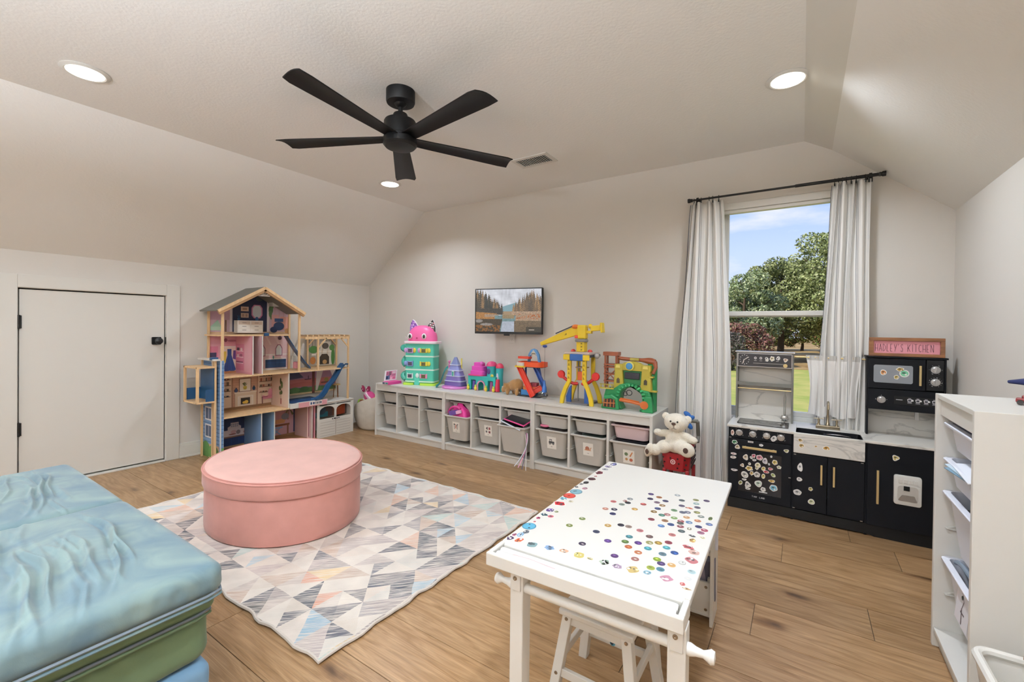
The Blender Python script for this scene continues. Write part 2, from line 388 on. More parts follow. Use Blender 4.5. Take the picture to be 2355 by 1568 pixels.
wall_poly('ceiling_left', [[(Xl, YF, ZKL), (Xl, Yb, ZKL), (XCL, Yb, ZC), (XCL, YF, ZC)]], 'ceiling_paint')
wall_poly('ceiling_right', [[(XCR, YF, ZC), (XCR, Yb, ZC), (Xr, Yb, ZKR), (Xr, YF, ZKR)]], 'ceiling_paint')
wall_poly('roof', [[(Xl-.6, YF-.3, ZKL-.1), (Xl-.6, Yb+.14, ZKL-.1), (-1.9, Yb+.14, 3.6), (-1.9, YF-.3, 3.6)], [(Xr+.6, YF-.3, ZKL), (-1.9, YF-.3, 3.6), (-1.9, Yb+.14, 3.6), (Xr+.6, Yb+.14, ZKL)]], 'trim_white')
wall_poly('wall_outer', [[(Xl-.6, YF-.3, -3), (Xl-.6, YF-.3, 1.6), (Xl-.6, Yb+.14, 1.6), (Xl-.6, Yb+.14, -3)], [(Xr+.6, YF-.3, -3), (Xr+.6, Yb+.14, -3), (Xr+.6, Yb+.14, 1.7), (Xr+.6, YF-.3, 1.7)],
    [(Xl-.6, YF-.3, -3), (Xr+.6, YF-.3, -3), (Xr+.6, YF-.3, 3.6), (Xl-.6, YF-.3, 3.6)]], 'trim_white')
# floor: base slab and one plank object per board
floor = struct(MB().box(Xl-.6, Xr+.6, YF, Yb+.1, -.05, -.0045).build('floor', 'bark', smooth=0))
PW = .233; plank_mesh = {}
row = 0; y = 3.784
frng = random.Random(11)
known = {4: [-.07], 7: [-.15], 6: [.25], 3: [.43]}
while y > -1.2:
    y0 = y-PW; xs = [Xl]
    x = Xl+frng.uniform(.3, 1.5)
    while x < Xr-.25:
        xs.append(x); x += frng.choice([1.22, 1.5, 1.83, 1.83])
    k = known.get(row)
    if k: xs = [q for q in xs if abs(q-k[0]) > .5]+k; xs.sort()
    xs.append(Xr)
    for a, b in zip(xs[:-1], xs[1:]):
        ln = round(b-a, 3); key = (ln,)
        if key not in plank_mesh:
            o = MB().box(.0012, ln-.0012, .0013, PW-.0013, -.012, 0).build('plank', 'floor_oak', None, smooth=0)
            plank_mesh[key] = o.data
        else:
            o = bpy.data.objects.new('plank', plank_mesh[key]); C.objects.link(o)
        o.parent = floor; o.location = (a, y0, 0)
    y = y0; row += 1
rear = MB().box(Xl, Xr, YF, y, -.012, 0).build('plank', 'floor_oak', floor, smooth=0)
# ------------------------------------------------------------------ window
wf = MB(); YG = Yb+.07
def frame(b, x0, x1, z0, z1, w, y0, y1):
    b.box(x0, x0+w, y0, y1, z0, z1); b.box(x1-w, x1, y0, y1, z0, z1); b.box(x0+w, x1-w, y0, y1, z1-w, z1); b.box(x0+w, x1-w, y0, y1, z0, z0+w)
frame(wf, WX0, WX1, WZ0, WZ1, .03, Yb+.035, Yb+.115)
win = struct(wf.build('window_1', 'trim_white', smooth=0, bevel=.003))
b = MB(); frame(b, WX0+.03, WX1-.03, 1.275, WZ1-.03, .032, Yb+.065, Yb+.1); b.build('upper_sash', 'trim_white', win, smooth=0, bevel=.003)
b = MB(); frame(b, WX0+.03, WX1-.03, WZ0+.03, 1.318, .034, Yb+.04, Yb+.07); b.build('lower_sash', 'trim_white', win, smooth=0, bevel=.003)
MB().box(WX0+.06, WX1-.06, Yb+.08, Yb+.084, 1.30, WZ1-.06).build('pane', 'window_glass', win, smooth=0)
MB().box(WX0+.06, WX1-.06, Yb+.052, Yb+.056, WZ0+.06, 1.29).build('pane', 'window_glass', win, smooth=0)
MB().box(WX0-.02, WX1+.02, Yb-.03, Yb+.04, WZ0-.02, WZ0).build('sill', 'trim_white', win, smooth=0, bevel=.004)
b = MB(); b.box(WX0+.002, WX1-.002, Yb-.012, Yb+.03, WZ1-.05, WZ1); b.box(WX0+.004, WX1-.004, Yb+.0, Yb+.036, WZ1-.075, WZ1-.05); b.build('head_trim', 'trim_white', win, smooth=0, bevel=.004)

# ------------------------------------------------------------------ low access door
dr = struct(MB().box(Xl-.045, Xl-.003, DY0+.006, DY1-.006, DZ0+.012, DZ1-.008).build('door_1', 'trim_white', smooth=0, bevel=.002))
b = MB(); b.box(Xl-.1, Xl-.06, DY0-.02, DY1+.02, 0, DZ1+.02); b.build('gap_shade', 'black_matte', dr, smooth=0)  # black sheet behind the door stands in for shade in the gaps
b = MB()
for y0, y1, z0, z1 in ((DY0-.092, DY0-.004, .0, DZ1+.094), (DY1+.004, DY1+.1, 0, DZ1+.094), (DY0-.004, DY1+.004, DZ1+.003, DZ1+.094)):
    b.box(Xl-.06, Xl+.018, y0, y1, z0, z1)
b.build('casing', 'trim_white', dr, smooth=0, bevel=.003)
MB().box(Xl-.05, Xl+.02, DY0-.0, DY1+.0, 0, .0125).build('threshold', 'trim_white', dr, smooth=0, bevel=.002)
for z in (1.175, .425):
    b = MB(); b.cyl((Xl+.006, DY0+.003, z-.048), (Xl+.006, DY0+.003, z+.048), .0075); b.box(Xl-.002, Xl+.001, DY0-.008, DY0+.018, z-.045, z+.045); b.build('hinge', 'black_metal', dr)
ky, kz = 1.43, 1.03
kb = MB().loft([rrect(ky-.032, ky+.032, kz-.032, kz+.032, 0, .008)]).v
b = MB(); b.loft([[(Xl-.003+d, p[0], p[1]) for p in rrect(ky-.032, ky+.032, kz-.032, kz+.032, 0, .008)] for d in (0, .012)])
k1 = b.build('door_knob', 'black_metal', dr)
MB().lathe([(.013, 0), (.012, .025), (.022, .032), (.027, .045), (.026, .058), (.018, .064), (0, .065)], (Xl+.009, ky, kz), (1, 0, 0), 24).build('knob', 'black_metal', k1)
MB().box(Xl-.03, Xl+.004, DY1-.005, DY1+.005, kz-.03, kz+.03).build('strike_plate', 'black_metal', dr, smooth=0, bevel=.002)

# ------------------------------------------------------------------ baseboards
def baseboard(name, p0, p1, nrm):
    b = MB(); n = Vector(nrm)
    for h0, h1, d in ((0, .105, .014), (.105, .118, .011), (.118, .128, .007), (0, .014, .022)):
        a, c = Vector(p0), Vector(p1)
        b.prism([(0, h0), (1, h0), (1, h1), (0, h1)], a, c-a, (0, 0, 1), n*d)
    return struct(b.build(name, 'trim_white', smooth=0, bevel=.0015))
baseboard('baseboard_left', (Xl, DY1+.1, 0), (Xl, Yb, 0), (1, 0, 0))
baseboard('baseboard_back', (Xl+.02, Yb, 0), (Xr, Yb, 0), (0, -1, 0))
baseboard('baseboard_right', (Xr, YF, 0), (Xr, Yb-.02, 0), (-1, 0, 0))

# ------------------------------------------------------------------ outdoors
def at(px, dist):        # a point on the lawn in the window's line of view: bearing and distance from the house
    d = _f+_r*((px-1177.5)/1008.28); d.z = 0; d = d*dist; return d.x, d.y
GZ = -3.0
def groundmat(name, a, bcol, sc):
    M_ = bpy.data.materials.new(name); M_.use_nodes = True; M[name] = M_; t = M_.node_tree; bs = t.nodes['Principled BSDF']
    tc = N(t, 'ShaderNodeTexCoord'); n1 = N(t, 'ShaderNodeTexNoise'); n1.inputs['Scale'].default_value = sc; n1.inputs['Detail'].default_value = 8; n1.inputs['Roughness'].default_value = .7
    cr = N(t, 'ShaderNodeValToRGB'); e = cr.color_ramp.elements; e[0].position = .38; e[0].color = (*lin(a), 1); e[1].position = .62; e[1].color = (*lin(bcol), 1)
    t.links.new(tc.outputs['Object'], n1.inputs[0]); t.links.new(n1.outputs[0], cr.inputs[0]); t.links.new(cr.outputs[0], bs.inputs['Base Color'])
    bs.inputs['Roughness'].default_value = .95; bs.inputs['Specular IOR Level'].default_value = .1
groundmat('lawn_grass', '9aa552', 'bdb468', .35); groundmat('dry_grass', '8a6c42', 'c3a873', .18)
struct(MB().box(-120, 160, -40, 57, GZ-.3, GZ).build('ground', 'lawn_grass', smooth=0))
struct(MB().box(-160, 240, 57, 300, GZ-.3, GZ+.02).build('ground', 'dry_grass', smooth=0))
MB_leaf_cols = {}
m_('leaf', attr=True, rough=.6, spec=.3)
def tree(name, label, px, dist, h, w, cols, n, trunk_h, seed, leaf=.2, cat='tree', squash=1., group='trees beyond the lawn'):
    r = np.random.default_rng(seed); x, y = at(px, dist)
    t = thing(name, label, cat, (x, y, GZ), group)
    b = MB(); b.tube([(x, y, GZ), (x+.1, y, GZ+trunk_h), (x-.1, y+.1, GZ+h*.6), (x, y, GZ+h*.85)], [.045*w, .035*w, .02*w, .008*w], 8)
    for k in range(5):
        a = k*2.3+seed; z = GZ+h*(.35+.1*k); b.tube([(x, y, z), (x+cos(a)*w*.2, y+sin(a)*w*.2, z+h*.08), (x+cos(a)*w*.36, y+sin(a)*w*.36, z+h*.18)], [.014*w, .01*w, .004*w], 5)
    b.build('trunk', 'bark', t)
    # leaf sprays gathered into rounded boughs
    nb = 46; th = r.uniform(0, 2*pi, nb); zz = r.uniform(0, 1, nb); rad = np.sqrt(np.clip(1-(2*zz-1)**2*.8, .05, 1))*r.uniform(.45, 1, nb)
    cx = x+np.cos(th)*rad*w*.5; cy = y+np.sin(th)*rad*w*.5; cz = GZ+trunk_h+(h-trunk_h)*(zz*.93+.02)
    br = w*r.uniform(.1, .19, nb)
    which = r.integers(0, nb, n); d = r.normal(size=(n, 3)); d /= np.linalg.norm(d, axis=1)[:, None]; rr = r.uniform(.55, 1.05, n)**.5
    P = np.stack([cx[which], cy[which], cz[which]], 1)+d*(rr*br[which])[:, None]*np.array([1, 1, .75])
    q1 = r.normal(size=(n, 3)); q1 /= np.linalg.norm(q1, axis=1)[:, None]; q2 = np.cross(q1, d+r.normal(size=(n, 3))*.6); q2 /= np.linalg.norm(q2, axis=1)[:, None]+1e-9
    s = leaf*r.uniform(.6, 1.3, n)[:, None]
    V = np.stack([P-q1*s, P+q2*s*.55, P+q1*s, P-q2*s*.55], 1).reshape(-1, 3)
    me = bpy.data.meshes.new('crown'); me.vertices.add(4*n); me.vertices.foreach_set('co', (V-np.array([x, y, GZ])).ravel())
    me.loops.add(4*n); me.loops.foreach_set('vertex_index', np.arange(4*n, dtype=np.int32))
    me.polygons.add(n); me.polygons.foreach_set('loop_start', np.arange(0, 4*n, 4, dtype=np.int32))
    me.update(calc_edges=True)
    at_ = me.color_attributes.new('Col', 'FLOAT_COLOR', 'CORNER'); pal = np.array([lin(c) for c in cols]); ci = pal[r.integers(0, len(cols), n)]*r.uniform(.75, 1.2, n)[:, None]
    at_.data.foreach_set('color', np.repeat(np.c_[ci, np.ones(n)], 4, axis=0).astype(np.float32).ravel())
    me.materials.append(M['leaf'])
    o = bpy.data.objects.new('crown', me); C.objects.link(o); o.parent = t; o['kind'] = 'stuff'
G1 = ['8a9660', 'a0a86e', '727c48', 'b4b884']; G2 = ['7e8a54', '989f66', '667044', 'acb078']
tree('oak_tree', 'tallest leafy tree outside, rising behind the right curtain', 1915, 58, 16.9, 11, G1, 24000, 3.5, 3)
tree('oak_tree', 'broad green tree filling the middle of the window view', 1795, 66, 14.4, 11, G2, 24000, 3.5, 5)
tree('oak_tree', 'green tree on the window side of the left curtain, lower than the others', 1712, 60, 11.6, 9, ['8a9a6c', 'a0ac7e', '748458', 'b2b890'], 20000, 2.5, 8)
tree('oak_tree', 'dark green tree in the gap between the broad tree and the left tree', 1756, 78, 12.2, 9, G2, 16000, 3, 12)
tree('red_maple', 'reddish low tree at the left edge of the window view', 1712, 52, 4.9, 5.5, ['86584e', '987060', '6c4a42', '8c8460'], 9000, .6, 4, .16)
tree('dark_bush', 'dark twiggy bush at the foot of the reddish tree', 1684, 46, 3.9, 3, ['57504a', '6a6058', '46503a', '7a7068'], 4000, .4, 6, .12, 'bush')
for i, (px, d, h) in enumerate(((1760, 92, 7.5), (1800, 98, 8.2), (1845, 94, 8.5), (1890, 90, 8), (1930, 84, 9), (1640, 95, 9))):
    tree('understory_tree', 'small shaded tree at the far lawn edge, %s' % ['nearest the left curtain', 'second from the left curtain', 'third from the left curtain', 'nearest the right curtain', 'behind the right curtain', 'behind the left curtain'][i], px, d, h, 7.5, ['6a7a3a', '55682e', '8c8a48', '7a5a3a'], 5000, 1.2, 20+i, .22, 'tree', group='row of small trees along the lawn edge')
# trees all round the plot that the window hides, so that the view holds from beside the camera
for i, (px, d, h) in enumerate(((1560, 66, 14), (1470, 74, 15), (2000, 60, 15.5), (2100, 64, 14))):
    tree('oak_tree', 'green tree beyond the lawn hidden from view, %s' % ['left of the window behind the wall', 'far left of the window behind the wall', 'right of the window behind the wall', 'far right of the window behind the wall'][i], px, d, h, 12, G1, 8000, 3, 40+i, .3)

# ------------------------------------------------------------------ curtains
def curtain(name, label, tops, bots, nf, seed, stripes, notch=0):
    r = random.Random(seed); nu, nv = 132, 40; b = MB(); v = []; ph = r.uniform(0, 6); fr = [r.uniform(.75, 1.3) for _ in range(nf+1)]
    cum = np.cumsum([0]+fr); 
    def fold(u): return np.interp(u*nf, range(len(cum)), cum)*2*pi/1.0
    for j in range(nv+1):
        t = j/nv; e = t**.8
        xa, xb = [p+(q-p)*e for p, q in zip(tops[:2], bots[:2])]; z = tops[2]+(bots[2]-tops[2])*t
        for i in range(nu+1):
            u = i/nu; f = fold(u); amp = .018+.012*t+.008*sin(3*u+t*4)
            xx = xa+(xb-xa)*u+.006*sin(f*.5+5*t)+.01*sin(9*t+u*4)*t; yy = 3.515+amp*sin(f+.8*sin(2.2*t+u*5))+.006*sin(13*u+6*t)
            v.append((xx, min(yy, 3.585), z+.012*abs(sin(f/2))*(1-t)))
    fs = []; cols = []
    W_, L1, L2 = lin('f7f5f1'), lin('63666f'), lin('a9a8a8')
    for j in range(nv):
        for i in range(nu):
            fs.append((j*(nu+1)+i, (j+1)*(nu+1)+i, (j+1)*(nu+1)+i+1, j*(nu+1)+i+1))
            k = i % stripes; cols.append(L1 if k in (0,) else (L2 if k in (3,) else W_))
    b.v = v; b.f = fs; b.c = cols; b.mi = [0]*len(fs)
    o = b.build(name, 'curtain_cloth', smooth=180)
    s = o.modifiers.new('thick', 'SOLIDIFY'); s.thickness = .0012
    return tag(o, label, 'curtain', 'striped window curtains')
curtain('curtain', 'white curtain with thin grey stripes left of the window, falling to the floor', (-.715, -.485, 2.118), (-.83, -.395, .02), 5, 2, 22)
curtain('curtain', 'white curtain with thin grey stripes right of the window, behind the play kitchen', (.15, .343, 2.122), (.075, .36, .04), 4, 5, 19)
rod = thing('curtain_rod', 'black metal curtain rod with rings above the window', 'curtain rod', (-.153, 3.514, 2.15))
RY, RZ = 3.514, 2.152
MB().cyl((-.70, RY, RZ), (-.02, RY, RZ), .0075).build('inner_tube', 'black_metal', rod)
MB().cyl((-.05, RY, RZ), (.39, RY, RZ), .0105).build('outer_tube', 'black_metal', rod)
for x, s in ((-.70, -1), (.385, 1)):
    MB().lathe([(.012, 0), (.014, .006), (.012, .012), (.016, .018), (.016, .034), (0, .036)], (x, RY, RZ), (s, 0, 0), 20).build('finial', 'black_metal', rod)
for x in (-.665, .345):
    b = MB(); b.box(x-.012, x+.012, Yb-.004, Yb, RZ-.03, RZ+.025); b.box(x-.005, x+.005, RY-.002, Yb-.003, RZ-.022, RZ-.012); b.lathe([(.016, -.007), (.016, .007)], (x, RY, RZ), (1, 0, 0), 16); b.box(x-.011, x+.011, RY-.004, RY+.004, RZ-.04, RZ-.008); b.build('bracket', 'black_metal', rod)
for x in (-.69, -.665, -.64, -.585, -.56, -.52, .165, .185, .205, .225, .25, .275, .32):
    b = MB(); b.tube([(x, RY+.016*cos(a), RZ-.004+.016*sin(a)) for a in [2*pi*k/14 for k in range(14)]], .0017, 5, closed=True)
    b.box(x-.004, x+.004, RY-.003, RY+.003, RZ-.036, RZ-.019); b.build('ring', 'black_metal', rod)

# ------------------------------------------------------------------ ceiling fan
FX, FY = -1.868, 1.683
fan = thing('ceiling_fan', 'large matte black five-blade ceiling fan', 'ceiling fan', (FX, FY, ZC))
MB().lathe([(0, 0), (.078, 0), (.078, -.058), (.074, -.068), (.03, -.071), (0, -.071)], (FX, FY, ZC), n=40).build('canopy', 'black_matte', fan)
b = MB(); b.lathe([(.034, -.071), (.03, -.078), (.016, -.088), (.0125, -.09), (.0125, -.14), (0, -.14)], (FX, FY, ZC), n=24); b.build('downrod', 'black_matte', fan)
MB().lathe([(0, -.125), (.036, -.125), (.039, -.13), (.039, -.158), (.06, -.16), (.083, -.166), (.088, -.175), (.088, -.25), (0, -.25)], (FX, FY, ZC), n=40).build('motor', 'black_matte', fan)
MB().lathe([(0, -.25), (.086, -.25), (.086, -.262), (.092, -.266), (.092, -.296), (.08, -.309), (.05, -.314), (0, -.315)], (FX, FY, ZC), n=40).build('lower_cap', 'black_matte', fan)
for k in range(5):
    a = radians(-79.5+72*k); d = Vector((cos(a), sin(a), 0)); s = Vector((-sin(a), cos(a), 0)); b = MB(); top = []; bot = []
    for i in range(13):
        u = i/12; rr = .075+.615*u; w0 = .045+.0*u; w1 = -.044-.054*u
        if i == 12: w0 -= .006; w1 += .012
        rt, rb = [], []
        for j in range(7):
            q = j/6; w = w0+(w1-w0)*q; z = ZC-.262+.030*(q-.5)*2*.1+.012*sin(q*pi)*1.0
            p = Vector((FX, FY, z))+d*(rr+(.012*(q-.5)*-2 if i == 12 else 0))+s*w; rt.append(p); rb.append(p-Vector((0, 0, .006)))
        top.append(rt+rb[::-1])
    b.loft(top); b.build('blade', 'black_matte', fan, smooth=40, bevel=.002, seg=1)

# ------------------------------------------------------------------ air vent
vx0, vx1, vy0, vy1 = -1.905, -1.59, 2.83, 3.025
v = thing('air_vent', 'white slatted air vent in the ceiling beyond the fan', 'air vent', ((vx0+vx1)/2, (vy0+vy1)/2, ZC))
b = MB(); frame_z = (ZC-.008, ZC)
for x0, x1, y0, y1 in ((vx0, vx1, vy0, vy0+.034), (vx0, vx1, vy1-.034, vy1), (vx0, vx0+.03, vy0+.034, vy1-.034), (vx1-.03, vx1, vy0+.034, vy1-.034)): b.box(x0, x1, y0, y1, *frame_z)
b.build('vent_frame', 'white', v, smooth=0, bevel=.002)
MB().box(vx0+.02, vx1-.02, vy0+.02, vy1-.02, ZC-.0012, ZC-.0005).build('duct_shade', 'black_matte', v, smooth=0)  # black sheet above the slats, painted in place of the duct's inner shade
for i in range(14):
    x = vx0+.04+i*(vx1-vx0-.08)/13; MB().obox((x, (vy0+vy1)/2, ZC-.006), (-.5, 0, .86), (0, 1, 0), (.86, 0, .5), .004, (vy1-vy0)/2-.03, .0016).build('slat', 'white', v, smooth=0)

# ------------------------------------------------------------------ television and outlet
A0, A1 = Vector((-2.681, 3.40, 0)), Vector((-2.008, 3.545, 0)); tvd = (A1-A0).normalized(); tvn = Vector((tvd.y, -tvd.x, 0))
tvw = (A1-A0).length; tz0, tz1 = 1.115, 1.552
tv = thing('television', 'small flat television on the wall showing an autumn river and pine forest', 'television', tuple((A0+A1)/2+Vector((0, 0, tz0))))
def tvp(u, z, d): return A0+tvd*(u*tvw)+Vector((0, 0, z))+tvn*d
b = MB(); b.prism([(0, tz0), (1, tz0), (1, tz1), (0, tz1)], A0-tvn*.035, tvd*tvw, (0, 0, 1), tvn*.035); b.build('housing', 'black_matte', tv, smooth=0, bevel=.003)
b = MB()
for u0, u1, z0, z1 in ((0, .012, tz0, tz1), (.988, 1, tz0, tz1), (.012, .988, tz1-.008, tz1), (.012, .988, tz0, tz0+.022)): b.prism([(u0, z0), (u1, z0), (u1, z1), (u0, z1)], A0, tvd*tvw, (0, 0, 1), tvn*.004)
b.build('bezel', 'black_metal', tv, smooth=0)
b = MB(); b.prism([(.45, tz0-.016), (.53, tz0-.016), (.535, tz0+.003), (.445, tz0+.003)], A0+tvn*.001, tvd*tvw, (0, 0, 1), tvn*.006); b.build('sensor_bump', 'black_metal', tv, smooth=0)
b = MB(); b.bar((A0+A1)/2-tvn*.03+Vector((0, 0, 1.33)), (-2.36, Yb-.002, 1.33), .05, .03); b.box(-2.42, -2.3, Yb-.012, Yb-.001, 1.24, 1.42); b.build('wall_mount', 'black_metal', tv, smooth=0)
# picture: painted on a fine grid (river, pines, mountain, reflection)
def picture(nx=300, ny=178):
    r = np.random.default_rng(4); X, Y = np.meshgrid((np.arange(nx)+.5)/nx, (np.arange(ny)+.5)/ny)   # Y up
    n1 = r.uniform(0, 1, (ny, nx)); sm = lambda a, k: sum(np.roll(np.roll(a, i, 1), j, 0) for i in range(-k, k+1) for j in range(-k, k+1))/(2*k+1)**2
    n0 = r.uniform(0, 1, (ny//2+1, nx//2+1)).repeat(2, 0).repeat(2, 1)[:ny, :nx]; n1 = .45*n1+.55*n0; n2 = (sm(n1, 3)-.5)*3.2+.5; n3 = (sm(n1, 12)-.5)*3+.5
    L = lambda c: np.array([int(c[i:i+2], 16)/255 for i in (0, 2, 4)])
    img = np.ones((ny, nx, 3))*L('d4d6de'); img += ((n3-.5)*.9)[..., None]; img *= (.93+.07*Y)[..., None]
    mt = (Y < .60+.15*(X-.44)/.2*.6) & (X > .4) & (X < .64); img[mt] = L('7fa3ad')
    far = (Y < .475) & (Y > .4); img[far] = L('a58a68')
    def pines(x0, x1, hfun, cols, lo):
        k = 0
        for i in range(90):
            cx = r.uniform(x0, x1); h = hfun(cx)*r.uniform(.82, 1.05); w = r.uniform(.018, .034)
            m = (Y < h) & (Y > lo) & (np.abs(X-cx) < w*np.clip((h-Y)/.3, .05, 1)*(1+.5*np.sin(Y*140+i)))
            c = L(cols[i % len(cols)]); img[m] = c*(.62+.75*n1[m])[:, None]
    pines(-.02, .42, lambda c: .98-.3*max(c-.1, 0)/.32*1.15, ['5a4a34', '3a3830', '8a6a44', '46402f', '2c2f2c'], .42)
    pines(.58, 1.02, lambda c: .62+.34*min(max(c-.58, 0)/.22, 1)-.08*(c > .9), ['8a6c4c', '6a5640', '9a7850', '54483a'], .45)
    bl = (X < .42) & (Y < .55) & (Y > .4); img[bl] = (L('38342e')*(.5+n1[bl])[:, None])
    l = (X < .33-.2*(.42-Y)) & (Y < .47-.12*X) & (Y > .3); img[l] = (L('b07a3c')*(.6+.7*n1[l])[:, None])
    l = (X > .14) & (X < .36) & (Y < .41) & (Y > .34); img[l] = (L('b59a80')*(.6+.6*n1[l])[:, None])
    rr = (X > .6-.05*(Y > .4)) & (Y < .48) & (Y > .26); img[rr] = (L('b89a7e')*(.55+.75*n1[rr])[:, None])
    o = (X > .6) & (Y > .3) & (Y < .42) & (n2 > .56); img[o] = L('a8602c')
    wat = (X > .3) & (X < .62) & (Y < .38)
    img[wat] = L('6f8f93')*(.8+.3*n2[wat])[:, None]
    w2 = (X > .42-.1*(.24-Y)) & (X < .60+.02*Y) & (Y < .24); img[w2] = L('b4bccb')*(.9+.15*n2[w2])[:, None]
    w3 = (X > .42) & (X < .6) & (Y < .4) & (Y > .31); img[w3] = L('94805e')*(.8+.4*n1[w3])[:, None]
    d = (X < .42-.14*(.3-Y)) & (Y < .3); img[d] = (L('4a3e2c')*(.4+.9*n1[d])[:, None]); d2 = d & (Y < .15) & (n2 > .5); img[d2] = L('8a5a26')
    for cx, cy, a, bb in ((.05, .25, .06, .04), (.17, .17, .1, .03)):
        k = ((X-cx)/a)**2+((Y-cy)/bb)**2 < 1; img[k] = L('9a928c')*(.7+.5*n1[k])[:, None]
    d = (X > .6) & (Y < .26); img[d] = (L('6e5c46')*(.4+.9*np.abs(np.sin(X[d]*160+n1[d]*2)))[:, None])
    d = (X > .78) & (Y < .12); img[d] = (L('3c362a')*(.6+.7*n1[d])[:, None]); d = (X > .82) & (X < .9) & (np.abs(Y-.05) < .012); img[d] = L('b0a498')
    return np.clip(img, 0, 1)
img = picture(); b = MB(); ny, nx, _ = img.shape
b.v = [tuple(tvp(.012+.976*i/nx, tz0+.022+(tz1-tz0-.03)*j/ny, .0015)) for j in range(ny+1) for i in range(nx+1)]
b.f = [(j*(nx+1)+i, j*(nx+1)+i+1, (j+1)*(nx+1)+i+1, (j+1)*(nx+1)+i) for j in range(ny) for i in range(nx)]
b.c = [lin(tuple(img[j, i])) for j in range(ny) for i in range(nx)]; b.mi = [0]*len(b.f)
b.build('screen', 'tv_picture', tv, smooth=0)
ol = thing('wall_outlet', 'white wall outlet just below the television', 'outlet', (-2.376, Yb, 1.08))
MB().box(-2.413, -2.341, Yb-.006, Yb, 1.025, 1.14).build('cover_plate', 'white', ol, smooth=0, bevel=.003)
for z in (1.06, 1.105):
    b = MB(); b.box(-2.394, -2.36, Yb-.009, Yb-.005, z-.014, z+.014); s = b.build('socket', 'white_gloss', ol, smooth=0, bevel=.002)
    b = MB(); b.box(-2.386, -2.383, Yb-.0095, Yb-.008, z-.002, z+.008); b.box(-2.371, -2.368, Yb-.0095, Yb-.008, z-.002, z+.008); b.cyl((-2.377, Yb-.0095, z-.008), (-2.377, Yb-.008, z-.008), .0025); b.build('slots', 'black_matte', s, smooth=0)
# ------------------------------------------------------------------ three white storage frames under the television
SX0, SY0, SY1, SH = -3.843, 3.143, 3.583, .56
def storage_frame(x0, label):
    t = thing('storage_unit', label, 'shelf', (x0, SY0, 0), 'white three-bay storage frames')
    W_ = .99; T = .02
    for x in (x0, x0+W_-T): MB().box(x, x+T, SY0, SY1, 0, SH).build('side_panel', 'white', t, smooth=0, bevel=.002)
    MB().box(x0+T, x0+W_-T, SY0+.002, SY1, SH-.018, SH-.0005).build('top_panel', 'white', t, smooth=0, bevel=.002)
    MB().box(x0+T, x0+W_-T, SY0+.006, SY1, .055, .07).build('base_shelf', 'white', t, smooth=0, bevel=.002)
    MB().box(x0+T, x0+W_-T, SY0+.02, SY0+.035, 0, .055).build('plinth', 'white', t, smooth=0)
    MB().box(x0+T, x0+W_-T, SY1-.008, SY1-.003, .07, SH-.018).build('back_panel', 'white', t, smooth=0)
    bw = (W_-2*T-2*T)/3
    for k in (1, 2): x = x0+T+k*bw+(k-1)*T; MB().box(x, x+T, SY0+.008, SY1-.01, .07, SH-.018).build('divider', 'white', t, smooth=0, bevel=.002)
    for k in range(3):
        a = x0+T+k*(bw+T); MB().box(a, a+bw, SY0+.01, SY0+.025, SH-.075, SH-.018).build('apron', 'white', t, smooth=0, bevel=.001)
        for z in (.462, .345, .228):
            for xs, s in ((a, 1), (a+bw, -1)):
                b = MB(); X2 = xs+s*.012
                b.prism([(0, 0), (.03, .0), (.36, 0), (.36, .004), (.03, .004), (.0, .002)], (xs, SY0+.02, z-.012), (0, 1, 0), (0, 0, 1), (s*.012, 0, 0))
                b.prism([(.03, .014), (.36, .014), (.36, .017), (.03, .017)], (xs, SY0+.02, z-.012), (0, 1, 0), (0, 0, 1), (s*.01, 0, 0))
                b.build('rail', 'white', t, smooth=0)
    return t, [x0+T+k*(bw+T) for k in range(3)], bw
bays = []; BW = 0
for i, lab in enumerate(('white three-bay storage frame nearest the corner, under the cat-eared toy tower', 'white three-bay storage frame below the television, with the pink purse in a bin', 'white three-bay storage frame nearest the window, under the toy crane')):
    t, a, BW = storage_frame(SX0+i*.99, lab); bays += a
def bin_mesh(b, w, d, h, x, y, z):           # x,y = front-left corner of the rim, z = rim top
    k = 5; tp = .028 if h < .15 else .04
    o = lambda e, zz, r=.03: rrect(x+e, x+w-e, y+e, y+d-e, zz, r, k)
    b.loft([o(tp+.02, z-h, .03), o(tp, z-h+.008, .035), o(.016, z-.012, .03), o(.016, z-.012, .03), o(.002, z-.012, .022), o(0, z-.009, .022), o(0, z-.003, .022), o(.003, z, .022), o(.018, z, .026), o(.02, z-.01, .028), o(tp+.004, z-h+.012, .033)], True, True)
def tote(x, dy, z, h, label, group, m='grey_bin'):
    t = thing('storage_bin', label, 'storage bin', (x, SY0+dy, z-h), group)
    b = MB(); bin_mesh(b, BW-.008, .40, h, x+.004, SY0+dy, z); b.build('tub', m, t, smooth=40)
    return t
order = ['first', 'second', 'third', 'fourth', 'fifth', 'sixth', 'seventh', 'eighth', 'ninth']
m_('pink_bin', 'd9bfc0', .45)
deep_notes = ['dark cloth inside', 'dark things inside', 'set far back', 'the pink purse sticking out', 'a card of shapes on its front', 'tablets lying on it, pulled far out', 'a card with a truck', 'a card with a snail', 'a card with vegetables']
sdy = [.055, .055, .05, .06, .03, .035, .02, .02, .02]; ddy = [.05, .05, .05, -.035, .03, -.075, .0, -.005, -.012]
deep = []; DZ = []
for i, x in enumerate(bays):
    pink = i == 8
    tote(x, sdy[i], .462, .11, ('shallow pinkish bin at the top of the ninth bay, nearest the window' if pink else 'shallow grey bin at the top of the %s storage bay from the corner' % order[i]), 'shallow bins in the top row', 'pink_bin' if pink else 'grey_bin')
    z = .345
    deep.append(tote(x, ddy[i], z, .235, 'deep grey bin in the %s storage bay, %s' % (order[i], deep_notes[i]), 'deep bins in the lower row')); DZ.append(z)
